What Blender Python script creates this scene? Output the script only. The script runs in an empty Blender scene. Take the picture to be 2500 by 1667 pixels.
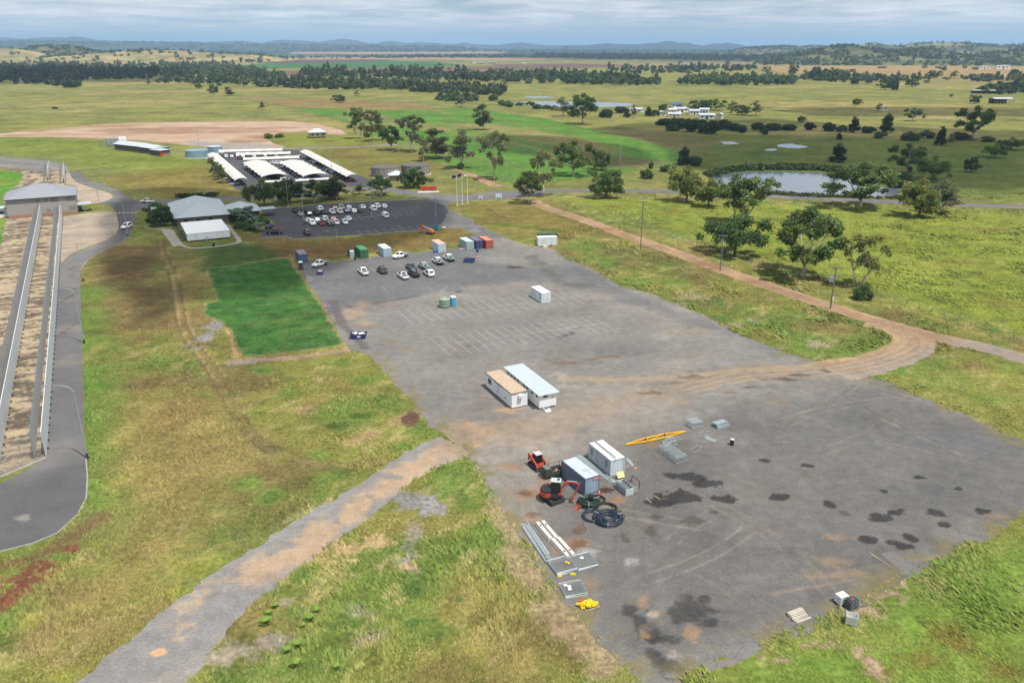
import bpy, math, random
import numpy as np
from mathutils import Vector, Matrix
random.seed(7)
rng = np.random.default_rng(7)
R = math.radians
SC = bpy.context.scene
COL = SC.collection
# ------------------------------------------------------------------ camera
CAM_H, FPX, PW, PH, HOR = 58.0, 1944.0, 2500.0, 1667.0, 112.0
PITCH = math.atan((PH / 2 - HOR) / FPX)
cam_d = bpy.data.cameras.new('camera')
cam = bpy.data.objects.new('camera', cam_d)
COL.objects.link(cam)
cam_d.sensor_width = 36.0
cam_d.lens = 36.0 * FPX / PW
cam_d.clip_start = 1.0
cam_d.clip_end = 90000.0
cam.location = (0, 0, CAM_H)
cam.rotation_euler = (math.pi / 2 - PITCH, 0, 0)
SC.camera = cam
# ------------------------------------------------------------------ light
SUN_EL, SUN_AZ = R(66.0), R(-39.0)          # azimuth counted from +X, counter-clockwise
SUN_V = Vector((math.cos(SUN_EL) * math.cos(SUN_AZ), math.cos(SUN_EL) * math.sin(SUN_AZ), math.sin(SUN_EL)))
sun_d = bpy.data.lights.new('sun', 'SUN')
sun_d.energy = 4.6
sun_d.angle = R(0.53)
sun_d.color = (1.0, 0.955, 0.88)
sun = bpy.data.objects.new('sun', sun_d)
COL.objects.link(sun)
sun.rotation_euler = SUN_V.to_track_quat('Z', 'Y').to_euler()
sun.location = (0, -50, 300)
W = bpy.data.worlds.new('World')
SC.world = W
W.use_nodes = True
nt = W.node_tree
nt.nodes.clear()
def wn(t, **k):
 n = nt.nodes.new(t)
 for a, b in k.items():
  setattr(n, a, b)
 return n
o_ = wn('ShaderNodeOutputWorld'); bg = wn('ShaderNodeBackground')
sky = wn('ShaderNodeTexSky', sky_type='NISHITA', sun_disc=False, sun_elevation=SUN_EL,
  sun_rotation=math.pi / 2 - SUN_AZ, altitude=60.0, air_density=1.0, dust_density=0.25, ozone_density=2.0)
tc = wn('ShaderNodeTexCoord'); sp = wn('ShaderNodeSeparateXYZ')
nt.links.new(tc.outputs['Generated'], sp.inputs[0])
mz = wn('ShaderNodeMath', operation='MAXIMUM'); mz.inputs[1].default_value = 0.012
nt.links.new(sp.outputs['Z'], mz.inputs[0])
mz2 = wn('ShaderNodeMath', operation='ADD'); mz2.inputs[1].default_value = 0.06
nt.links.new(mz.outputs[0], mz2.inputs[0])
dx = wn('ShaderNodeMath', operation='DIVIDE'); dy = wn('ShaderNodeMath', operation='DIVIDE')
nt.links.new(sp.outputs['X'], dx.inputs[0]); nt.links.new(mz2.outputs[0], dx.inputs[1])
nt.links.new(sp.outputs['Y'], dy.inputs[0]); nt.links.new(mz2.outputs[0], dy.inputs[1])
cb = wn('ShaderNodeCombineXYZ')
nt.links.new(dx.outputs[0], cb.inputs[0]); nt.links.new(dy.outputs[0], cb.inputs[1])
n1 = wn('ShaderNodeTexNoise'); n1.inputs['Scale'].default_value = 0.85; n1.inputs['Detail'].default_value = 7; n1.inputs['Roughness'].default_value = 0.58
n2 = wn('ShaderNodeTexNoise'); n2.inputs['Scale'].default_value = 0.3; n2.inputs['Detail'].default_value = 3
nt.links.new(cb.outputs[0], n1.inputs['Vector']); nt.links.new(cb.outputs[0], n2.inputs['Vector'])
ad = wn('ShaderNodeMath', operation='MULTIPLY_ADD'); ad.inputs[1].default_value = 0.6
nt.links.new(n2.outputs[0], ad.inputs[0]); nt.links.new(n1.outputs[0], ad.inputs[2])
rp = wn('ShaderNodeMapRange'); rp.inputs['From Min'].default_value = 0.62; rp.inputs['From Max'].default_value = 0.86
nt.links.new(ad.outputs[0], rp.inputs['Value'])
fz = wn('ShaderNodeMapRange'); fz.inputs['From Min'].default_value = 0.004; fz.inputs['From Max'].default_value = 0.03; fz.inputs['To Min'].default_value = 0.0; fz.inputs['To Max'].default_value = 0.92
nt.links.new(sp.outputs['Z'], fz.inputs['Value'])
mm = wn('ShaderNodeMath', operation='MULTIPLY')
nt.links.new(rp.outputs[0], mm.inputs[0]); nt.links.new(fz.outputs[0], mm.inputs[1])
n3 = wn('ShaderNodeTexNoise'); n3.inputs['Scale'].default_value = 1.3; n3.inputs['Roughness'].default_value = 0.65; n3.inputs['Detail'].default_value = 5
nt.links.new(cb.outputs[0], n3.inputs['Vector'])
cc = wn('ShaderNodeMix', data_type='RGBA')
cc.inputs['A'].default_value = (4.8, 5.8, 7.4, 1); cc.inputs['B'].default_value = (21.0, 21.2, 21.6, 1)
nt.links.new(n3.outputs[0], cc.inputs['Factor'])
mx = wn('ShaderNodeMix', data_type='RGBA')
vl = wn('ShaderNodeMapRange'); vl.inputs['From Min'].default_value = 0.0; vl.inputs['From Max'].default_value = 0.16; vl.inputs['To Min'].default_value = 0.85; vl.inputs['To Max'].default_value = 0.0
nt.links.new(sp.outputs['Z'], vl.inputs['Value'])
mv = wn('ShaderNodeMix', data_type='RGBA'); mv.inputs['B'].default_value = (7.8, 10.0, 12.4, 1)
nt.links.new(vl.outputs[0], mv.inputs['Factor']); nt.links.new(sky.outputs[0], mv.inputs['A'])
nt.links.new(mm.outputs[0], mx.inputs['Factor']); nt.links.new(mv.outputs['Result'], mx.inputs['A']); nt.links.new(cc.outputs['Result'], mx.inputs['B'])
nt.links.new(mx.outputs['Result'], bg.inputs['Color'])
bg.inputs['Strength'].default_value = 0.054
nt.links.new(bg.outputs[0], o_.inputs['Surface'])
vs = SC.view_settings
vs.view_transform = 'Standard'; vs.look = 'None'; vs.exposure = 0.22; vs.gamma = 1.0; vs.use_curve_mapping = False
SC.cycles.volume_bounces = 1
SC.cycles.max_bounces = 6
SC.cycles.transparent_max_bounces = 12
SC.cycles.use_denoising = True
# ------------------------------------------------------------------ helpers
cP, sP = math.cos(PITCH), math.sin(PITCH)
def G(px, py, z=0.0):
 """the point at height z that the photograph shows at pixel (px, py)"""
 a = (px - PW / 2) / FPX; b = -(py - PH / 2) / FPX
 t = (z - CAM_H) / (-sP + b * cP)
 return Vector((a * t, (cP + b * sP) * t, z))
def D(px, py, z=0.0):
 return G(px * 2500 / 2352, py * 2500 / 2352, z)
def HT(base, top):
 """height of an upright thing from its base and top pixel rows"""
 p = G(*base); b = -(top - PH / 2) / FPX
 return CAM_H + p.y * (-sP + b * cP) / (cP + b * sP)
def DI(px, py):
 return G(px, py).y
AX = R(27.0)                                  # axis of the whole compound
UX = Vector((math.cos(AX), math.sin(AX), 0)); VX = Vector((-math.sin(AX), math.cos(AX), 0))
def hash2(ix, iy, seed):
 h = (ix.astype(np.int64) * 374761393 + iy.astype(np.int64) * 668265263 + seed * 1442695041) & 0xffffffff
 h = ((h ^ (h >> 13)) * 1274126177) & 0xffffffff
 h = h ^ (h >> 16)
 return (h & 0xffffff).astype(np.float32) / float(0xffffff)
def vnoise(x, y, seed=0):
 fx = np.floor(x); fy = np.floor(y)
 u = (x - fx).astype(np.float32); v = (y - fy).astype(np.float32)
 u = u * u * (3 - 2 * u); v = v * v * (3 - 2 * v)
 ix = fx.astype(np.int64); iy = fy.astype(np.int64)
 a = hash2(ix, iy, seed); b = hash2(ix + 1, iy, seed); c = hash2(ix, iy + 1, seed); d = hash2(ix + 1, iy + 1, seed)
 return (a * (1 - u) + b * u) * (1 - v) + (c * (1 - u) + d * u) * v
def fbm(x, y, scale, seed=0, octv=3, rot=0.0, stretch=1.0):
 c, s = math.cos(rot), math.sin(rot)
 X = (x * c + y * s) / (scale * stretch); Y = (-x * s + y * c) / scale
 r = np.zeros(len(x), np.float32); a = 0.5; t = 0
 for k in range(octv):
  r += a * vnoise(X, Y, seed + 17 * k); t += a
  a *= 0.55; X = X * 2.07 + 3.1; Y = Y * 2.07 + 1.7
 return r / t
def sstep(a, b, x):
 t = np.clip((x - a) / (b - a), 0, 1)
 return t * t * (3 - 2 * t)
def sdf_poly(x, y, poly, reach=None):
 """signed distance, positive inside"""
 P = np.array([(p[0], p[1]) for p in poly], np.float64)
 out = np.full(len(x), -1e9, np.float64)
 m = reach if reach is not None else 0.0
 if reach is not None:
  sel = np.where((x > P[:, 0].min() - m) & (x < P[:, 0].max() + m) & (y > P[:, 1].min() - m) & (y < P[:, 1].max() + m))[0]
 else:
  sel = np.arange(len(x))
 if len(sel) == 0:
  return out
 X = x[sel]; Y = y[sel]
 d = np.full(len(X), 1e18); ins = np.zeros(len(X), bool)
 n = len(P)
 for i in range(n):
  ax, ay = P[i]; bx, by = P[(i + 1) % n]
  ex, ey = bx - ax, by - ay
  t = np.clip(((X - ax) * ex + (Y - ay) * ey) / (ex * ex + ey * ey + 1e-12), 0, 1)
  d = np.minimum(d, (X - ax - t * ex) ** 2 + (Y - ay - t * ey) ** 2)
  c = ((ay > Y) != (by > Y))
  if c.any():
   xx = ax + (Y - ay) * ex / (ey if abs(ey) > 1e-12 else 1e-12)
   ins ^= c & (X < xx)
 out[sel] = np.where(ins, 1, -1) * np.sqrt(d)
 return out
def dist_line(x, y, pts, reach=60.0):
 P = np.array([(p[0], p[1]) for p in pts], np.float64)
 out = np.full(len(x), 1e9)
 sel = np.where((x > P[:, 0].min() - reach) & (x < P[:, 0].max() + reach) & (y > P[:, 1].min() - reach) & (y < P[:, 1].max() + reach))[0]
 X = x[sel]; Y = y[sel]; d = np.full(len(X), 1e18)
 for i in range(len(P) - 1):
  ax, ay = P[i]; ex, ey = P[i + 1] - P[i]
  t = np.clip(((X - ax) * ex + (Y - ay) * ey) / (ex * ex + ey * ey + 1e-12), 0, 1)
  d = np.minimum(d, (X - ax - t * ex) ** 2 + (Y - ay - t * ey) ** 2)
 out[sel] = np.sqrt(d)
 return out
def NP(*pts):                                  # native photograph pixels -> ground points
 return [G(*p) for p in pts]
def DP(*pts):
 return [D(*p) for p in pts]
def ribbon(pts, w):
 """outline of a strip of width w (or per-point widths) along pts"""
 n = len(pts); L = []; Rr = []
 ws = w if isinstance(w, (list, tuple)) else [w] * n
 for i in range(n):
  a = pts[max(i - 1, 0)]; b = pts[min(i + 1, n - 1)]
  d = (Vector((b[0], b[1])) - Vector((a[0], a[1]))).normalized()
  q = Vector((-d.y, d.x)) * ws[i] / 2
  L.append((pts[i][0] + q.x, pts[i][1] + q.y)); Rr.append((pts[i][0] - q.x, pts[i][1] - q.y))
 return L + Rr[::-1]
def spline(pts, k=6):
 P = [Vector((p[0], p[1], p[2] if len(p) > 2 else 0)) for p in pts]
 out = []
 for i in range(len(P) - 1):
  p0 = P[max(i - 1, 0)]; p1 = P[i]; p2 = P[i + 1]; p3 = P[min(i + 2, len(P) - 1)]
  for j in range(k):
   t = j / k
   out.append(0.5 * ((2 * p1) + (-p0 + p2) * t + (2 * p0 - 5 * p1 + 4 * p2 - p3) * t * t + (-p0 + 3 * p1 - 3 * p2 + p3) * t ** 3))
 out.append(P[-1])
 return out
# ------------------------------------------------------------------ materials
MATS = {}
def newmat(name):
 m = bpy.data.materials.new(name); m.use_nodes = True
 m.node_tree.nodes.clear()
 return m
def nd(m, t, **k):
 n = m.node_tree.nodes.new(t)
 for a, b in k.items():
  setattr(n, a, b)
 return n
def lk(m, a, b):
 m.node_tree.links.new(a, b)
def mat(name, color=None, rough=0.7, metal=0.0, var=0.12, scale=3.0, bump=0.0, bscale=20.0, dirt=0.0, dirtcol=(0.16, 0.11, 0.07), spec=0.4, streak=False):
 """painted or raw surface; colour None takes the object's own colour"""
 if name in MATS:
  return MATS[name]
 m = newmat(name)
 out = nd(m, 'ShaderNodeOutputMaterial'); b = nd(m, 'ShaderNodeBsdfPrincipled')
 lk(m, b.outputs[0], out.inputs[0])
 b.inputs['Roughness'].default_value = rough; b.inputs['Metallic'].default_value = metal
 b.inputs['Specular IOR Level'].default_value = spec
 tcn = nd(m, 'ShaderNodeTexCoord')
 mp = nd(m, 'ShaderNodeMapping'); lk(m, tcn.outputs['Object'], mp.inputs[0])
 if streak:
  mp.inputs['Scale'].default_value = (1, 1, 0.12)
 nz = nd(m, 'ShaderNodeTexNoise'); nz.inputs['Scale'].default_value = scale; nz.inputs['Detail'].default_value = 5
 lk(m, mp.outputs[0], nz.inputs['Vector'])
 mr = nd(m, 'ShaderNodeMapRange'); mr.inputs['From Min'].default_value = 0.25; mr.inputs['From Max'].default_value = 0.75
 mr.inputs['To Min'].default_value = 1 - var; mr.inputs['To Max'].default_value = 1 + var
 lk(m, nz.outputs[0], mr.inputs['Value'])
 if color is None:
  oi = nd(m, 'ShaderNodeObjectInfo'); src = oi.outputs['Color']
 else:
  rgb = nd(m, 'ShaderNodeRGB'); rgb.outputs[0].default_value = (*color, 1); src = rgb.outputs[0]
 vm = nd(m, 'ShaderNodeVectorMath', operation='SCALE')
 lk(m, src, vm.inputs[0]); lk(m, mr.outputs[0], vm.inputs['Scale'])
 last = vm.outputs[0]
 if dirt > 0:
  n2 = nd(m, 'ShaderNodeTexNoise'); n2.inputs['Scale'].default_value = scale * 0.6; n2.inputs['Detail'].default_value = 8; n2.inputs['Roughness'].default_value = 0.65
  lk(m, mp.outputs[0], n2.inputs['Vector'])
  m2 = nd(m, 'ShaderNodeMapRange'); m2.inputs['From Min'].default_value = 0.5; m2.inputs['From Max'].default_value = 0.72; m2.inputs['To Max'].default_value = dirt
  lk(m, n2.outputs[0], m2.inputs['Value'])
  mxn = nd(m, 'ShaderNodeMix', data_type='RGBA'); mxn.inputs['B'].default_value = (*dirtcol, 1)
  lk(m, m2.outputs[0], mxn.inputs['Factor']); lk(m, last, mxn.inputs['A']); last = mxn.outputs['Result']
 lk(m, last, b.inputs['Base Color'])
 if bump > 0:
  nb = nd(m, 'ShaderNodeTexNoise'); nb.inputs['Scale'].default_value = bscale; nb.inputs['Detail'].default_value = 4
  lk(m, tcn.outputs['Object'], nb.inputs['Vector'])
  bp = nd(m, 'ShaderNodeBump'); bp.inputs['Strength'].default_value = bump; bp.inputs['Distance'].default_value = 0.05
  lk(m, nb.outputs[0], bp.inputs['Height']); lk(m, bp.outputs[0], b.inputs['Normal'])
 MATS[name] = m
 return m
def ground_mat(name, rough=0.95, s1=1.6, a1=0.35, s2=0.25, a2=0.25, bump=0.5, bdist=0.12, aniso=None, spec=0.15, s3=0.03, a3=0.0):
 """colour comes from the patches laid into the sheet (attribute col); the shader adds grain"""
 if name in MATS:
  return MATS[name]
 m = newmat(name)
 out = nd(m, 'ShaderNodeOutputMaterial'); b = nd(m, 'ShaderNodeBsdfPrincipled')
 lk(m, b.outputs[0], out.inputs[0]); b.inputs['Roughness'].default_value = rough; b.inputs['Specular IOR Level'].default_value = spec
 at = nd(m, 'ShaderNodeAttribute', attribute_name='col')
 tcn = nd(m, 'ShaderNodeTexCoord'); mp = nd(m, 'ShaderNodeMapping'); lk(m, tcn.outputs['Object'], mp.inputs[0])
 if aniso:
  mp.inputs['Rotation'].default_value = (0, 0, aniso[0]); mp.inputs['Scale'].default_value = (aniso[1], 1, 1)
 val = None
 for s, a, dt in ((s1, a1, 6), (s2, a2, 5)) + (((s3, a3, 4),) if a3 else ()):
  nz = nd(m, 'ShaderNodeTexNoise'); nz.inputs['Scale'].default_value = s; nz.inputs['Detail'].default_value = dt; nz.inputs['Roughness'].default_value = 0.62
  lk(m, mp.outputs[0], nz.inputs['Vector'])
  mr = nd(m, 'ShaderNodeMapRange'); mr.inputs['From Min'].default_value = 0.3; mr.inputs['From Max'].default_value = 0.7
  mr.inputs['To Min'].default_value = 1 - a; mr.inputs['To Max'].default_value = 1 + a
  lk(m, nz.outputs[0], mr.inputs['Value'])
  if val is None:
   val = mr.outputs[0]; first = nz
  else:
   mu = nd(m, 'ShaderNodeMath', operation='MULTIPLY'); lk(m, val, mu.inputs[0]); lk(m, mr.outputs[0], mu.inputs[1]); val = mu.outputs[0]
 vm = nd(m, 'ShaderNodeVectorMath', operation='SCALE'); lk(m, at.outputs['Color'], vm.inputs[0]); lk(m, val, vm.inputs['Scale'])
 lk(m, vm.outputs[0], b.inputs['Base Color'])
 if bump > 0:
  bp = nd(m, 'ShaderNodeBump'); bp.inputs['Strength'].default_value = bump; bp.inputs['Distance'].default_value = bdist
  lk(m, first.outputs[0], bp.inputs['Height']); lk(m, bp.outputs[0], b.inputs['Normal'])
 MATS[name] = m
 return m
# ------------------------------------------------------------------ objects
def tag(o, label=None, cat=None, group=None, kind=None):
 if label: o['label'] = label
 if cat: o['category'] = cat
 if group: o['group'] = group
 if kind: o['kind'] = kind
 return o
def link(name, me, parent=None, loc=None, rz=0.0, color=None):
 o = bpy.data.objects.new(name, me); COL.objects.link(o)
 if parent is not None: o.parent = parent
 if loc is not None: o.location = loc
 if rz: o.rotation_euler = (0, 0, rz)
 if color is not None: o.color = (*color, 1)
 return o
def thing(name, label, cat, loc=(0, 0, 0), rz=0.0, group=None):
 o = link(name, None, None, loc, rz)
 return tag(o, label, cat, group)
class MB:
 """collects shapes into one mesh"""
 def __init__(s):
  s.v = []; s.f = []; s.mi = []; s.M = Matrix.Identity(4); s.m = 0
 def at(s, loc=(0, 0, 0), rz=0.0, rx=0.0, ry=0.0):
  s.M = Matrix.Translation(loc) @ Matrix.Rotation(rz, 4, 'Z') @ Matrix.Rotation(ry, 4, 'Y') @ Matrix.Rotation(rx, 4, 'X')
  return s
 def add(s, vs_, fs):
  b = len(s.v)
  s.v += [tuple(s.M @ Vector(q)) for q in vs_]
  s.f += [tuple(b + i for i in f) for f in fs]; s.mi += [s.m] * len(fs)
  return s
 def box(s, x0, x1, y0, y1, z0, z1, tx=0.0, ty=0.0):
  """tx, ty: inset of the top face"""
  s.add([(x0, y0, z0), (x1, y0, z0), (x1, y1, z0), (x0, y1, z0), (x0 + tx, y0 + ty, z1), (x1 - tx, y0 + ty, z1), (x1 - tx, y1 - ty, z1), (x0 + tx, y1 - ty, z1)],
   [(0, 3, 2, 1), (4, 5, 6, 7), (0, 1, 5, 4), (1, 2, 6, 5), (2, 3, 7, 6), (3, 0, 4, 7)])
  return s
 def hexa(s, p):                            # 8 corners, bottom ring then top ring
  return s.add(p, [(0, 3, 2, 1), (4, 5, 6, 7), (0, 1, 5, 4), (1, 2, 6, 5), (2, 3, 7, 6), (3, 0, 4, 7)])
 def quad(s, a, b, c, d):
  return s.add([a, b, c, d], [(0, 1, 2, 3)])
 def cyl(s, p0, p1, r0, r1=None, n=8, cap=True):
  r1 = r0 if r1 is None else r1
  p0 = Vector(p0); p1 = Vector(p1); d = (p1 - p0).normalized()
  a = d.orthogonal().normalized(); b = d.cross(a)
  vs_ = []
  for p, r in ((p0, r0), (p1, r1)):
   for i in range(n):
    t = 2 * math.pi * i / n
    vs_.append(p + (a * math.cos(t) + b * math.sin(t)) * r)
  fs = [(i, (i + 1) % n, n + (i + 1) % n, n + i) for i in range(n)]
  if cap:
   fs += [tuple(range(n - 1, -1, -1)), tuple(range(n, 2 * n))]
  return s.add(vs_, fs)
 def tube(s, pts, r, n=6, cap=True):
  pts = [Vector(p) for p in pts]; k = len(pts)
  rs = r if isinstance(r, (list, tuple)) else [r] * k
  vs_ = []; fs = []; a = None
  for i in range(k):
   d = (pts[min(i + 1, k - 1)] - pts[max(i - 1, 0)])
   d = d.normalized() if d.length > 1e-9 else Vector((0, 0, 1))
   a = (a - d * a.dot(d)) if a is not None else d.orthogonal()
   if a.length < 1e-6: a = d.orthogonal()
   a = a.normalized(); b = d.cross(a)
   for j in range(n):
    t = 2 * math.pi * j / n
    vs_.append(pts[i] + (a * math.cos(t) + b * math.sin(t)) * rs[i])
  for i in range(k - 1):
   for j in range(n):
    fs.append((i * n + j, i * n + (j + 1) % n, (i + 1) * n + (j + 1) % n, (i + 1) * n + j))
  if cap:
   fs += [tuple(range(n - 1, -1, -1)), tuple(range((k - 1) * n, k * n))]
  return s.add(vs_, fs)
 def prism(s, poly, z0, z1):
  n = len(poly)
  vs_ = [(p[0], p[1], z0) for p in poly] + [(p[0], p[1], z1) for p in poly]
  return s.add(vs_, [tuple(range(n - 1, -1, -1)), tuple(range(n, 2 * n))] + [(i, (i + 1) % n, n + (i + 1) % n, n + i) for i in range(n)])
 def side(s, poly, y0, y1):
  """polygon in the XZ plane pushed along Y"""
  n = len(poly)
  vs_ = [(p[0], y0, p[1]) for p in poly] + [(p[0], y1, p[1]) for p in poly]
  return s.add(vs_, [tuple(range(n)), tuple(range(2 * n - 1, n - 1, -1))] + [(i, n + i, n + (i + 1) % n, (i + 1) % n) for i in range(n)])
 def mesh(s, name, mats, smooth=False):
  me = bpy.data.meshes.new(name)
  me.from_pydata(s.v, [], s.f)
  for m in (mats if isinstance(mats, (list, tuple)) else [mats]):
   me.materials.append(m)
  if any(s.mi):
   me.polygons.foreach_set('material_index', s.mi)
  if smooth:
   me.polygons.foreach_set('use_smooth', [True] * len(me.polygons))
  me.update()
  return me
 def build(s, name, mats, parent=None, color=None, smooth=False, loc=None, rz=0.0):
  return link(name, s.mesh(name, mats, smooth), parent, loc, rz, color)
def np_mesh(name, V, F, mats, col=None, smooth=False, fcol=None):
 """V (n,3), F (m,k) arrays"""
 me = bpy.data.meshes.new(name)
 V = np.asarray(V, np.float32); F = np.asarray(F, np.int32)
 k = F.shape[1]
 me.vertices.add(len(V)); me.vertices.foreach_set('co', V.ravel())
 me.loops.add(F.size); me.loops.foreach_set('vertex_index', F.ravel())
 me.polygons.add(len(F)); me.polygons.foreach_set('loop_start', np.arange(0, F.size, k, dtype=np.int32))
 try:
  me.polygons.foreach_set('loop_total', np.full(len(F), k, np.int32))
 except Exception:
  pass
 if smooth:
  me.polygons.foreach_set('use_smooth', np.ones(len(F), bool))
 for m in (mats if isinstance(mats, (list, tuple)) else [mats]):
  me.materials.append(m)
 me.update(calc_edges=True); me.validate()
 if col is not None:
  a = me.attributes.new('col', 'FLOAT_COLOR', 'POINT')
  c = np.ones((len(V), 4), np.float32); c[:, :3] = np.clip(col, 0, 1)
  a.data.foreach_set('color', c.ravel())
 return me
def copy_tree(o, loc=None, rz=None, label=None, group=None, scale=None, color=None):
 """a copy of a thing with copies of its parts and their sub-parts"""
 c = o.copy(); COL.objects.link(c)
 if loc is not None: c.location = loc
 if rz is not None: c.rotation_euler = (0, 0, rz)
 if scale is not None: c.scale = (scale, scale, scale) if not isinstance(scale, (tuple, list)) else scale
 if label: c['label'] = label
 if group: c['group'] = group
 for ch in KIDS.get(o, ()) or o.children:
  d = ch.copy(); COL.objects.link(d); d.parent = c
  if color is not None and ch.get('paint'): d.color = (*color, 1)
  for g in ch.children:
   e = g.copy(); COL.objects.link(e); e.parent = d
 return c
KIDS = {}
ORD = ['first', 'second', 'third', 'fourth', 'fifth', 'sixth', 'seventh', 'eighth', 'ninth', 'tenth', 'eleventh', 'twelfth', 'thirteenth', 'fourteenth', 'fifteenth',
 'sixteenth', 'seventeenth', 'eighteenth', 'nineteenth', 'twentieth', 'twenty-first', 'twenty-second', 'twenty-third', 'twenty-fourth', 'twenty-fifth', 'twenty-sixth', 'twenty-seventh', 'twenty-eighth', 'twenty-ninth', 'thirtieth',
 'thirty-first', 'thirty-second', 'thirty-third', 'thirty-fourth', 'thirty-fifth', 'thirty-sixth', 'thirty-seventh', 'thirty-eighth', 'thirty-ninth', 'fortieth']
# ------------------------------------------------------------------ terrain tessellation: cells grow with distance
def rows():
 y = [24.0]
 while y[-1] < 27000:
  v = y[-1]
  y.append(v * (1.0048 if v < 340 else 1.0085 if v < 3000 else 1.03))
 return np.array(y)
RY = rows()
TX = np.concatenate([[-1.9, -1.5, -1.25, -1.1, -1.0, -0.93], np.arange(-0.87, 0.8701, 0.0042), [0.93, 1.0, 1.1, 1.25, 1.5, 1.9]])
NR, NT = len(RY), len(TX)
NR0, NT0 = NR, NT
GX = (RY[:, None] * TX[None, :]).ravel(); GY = np.repeat(RY, NT)
C_STRAW = (0.25, 0.20, 0.07); C_OLIVE = (0.158, 0.158, 0.042); C_GREEN = (0.105, 0.152, 0.034); C_LUSH = (0.090, 0.158, 0.030)
C_BROWN = (0.125, 0.080, 0.040); C_RED = (0.15, 0.052, 0.036); C_SAND = (0.39, 0.272, 0.170); C_ORANGE = (0.30, 0.150, 0.068)
C_PADD = (0.172, 0.202, 0.034); C_DIRT = (0.20, 0.145, 0.10)
def mixc(col, c, w):
 col += (np.array(c, np.float32)[None, :] - col) * w[:, None]
def spot(col, x, y, px, py, rx, ry, c, s=1.0, soft=0.5, nseed=None, nz=0.5, nsc=None):
 """a patch of ground cover or stain; centre and reach given where the photograph shows it"""
 p = G(px, py); a = G(px + rx, py); b = G(px, py + ry)
 wx = abs(a.x - p.x) + 1e-3; wy = abs(p.y - b.y) + 1e-3
 sel = np.where((np.abs(x - p.x) < wx * 2.2) & (np.abs(y - p.y) < wy * 2.2))[0]
 if len(sel) == 0:
  return
 X = x[sel]; Y = y[sel]
 d = np.sqrt(((X - p.x) / wx) ** 2 + ((Y - p.y) / wy) ** 2)
 sd = int(px * 7 + py * 13) % 9973 if nseed is None else nseed
 d = d + (fbm(X, Y, nsc or max(0.9, 0.6 * min(wx, wy)), sd, 4) - 0.5) * 2.2 * nz
 w = (1 - sstep(1 - soft, 1 + 0.001, d)) * s
 sub = col[sel]; mixc(sub, c, w.astype(np.float32)); col[sel] = sub
def stroke(col, x, y, pts, w, c, s=1.0, soft=0.5, nz=0.3, nsc=3.0, seed=5):
 d = dist_line(x, y, pts, w * 2 + 5)
 sel = np.where(d < w * 1.6)[0]
 if len(sel) == 0:
  return
 q = d[sel] / w + (fbm(x[sel], y[sel], nsc, seed, 3) - 0.5) * 2 * nz
 k = ((1 - sstep(1 - soft, 1.001, q)) * s).astype(np.float32)
 sub = col[sel]; mixc(sub, c, k); col[sel] = sub
def area(col, x, y, poly, c, s=1.0, soft=3.0, nz=0.0, nsc=6.0, seed=3):
 d = sdf_poly(x, y, poly, soft * 2 + nz * 2 + 4)
 if nz:
  d = d + (fbm(x, y, nsc, seed, 3) - 0.5) * 2 * nz
 w = (sstep(-soft, soft, d) * s).astype(np.float32)
 mixc(col, c, w)
RUT = spline(NP((390, 588), (402, 625), (418, 660), (430, 700), (438, 760), (452, 810), (478, 850), (510, 890), (532, 930), (560, 980), (590, 1030), (622, 1070), (680, 1105), (760, 1130), (860, 1138), (930, 1128)), 5)
def offset(pts, d):
 out = []
 for i, p in enumerate(pts):
  a = pts[max(i - 1, 0)]; b = pts[min(i + 1, len(pts) - 1)]
  t = (b - a).normalized(); out.append(Vector((p.x - t.y * d, p.y + t.x * d, 0)))
 return out
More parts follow.
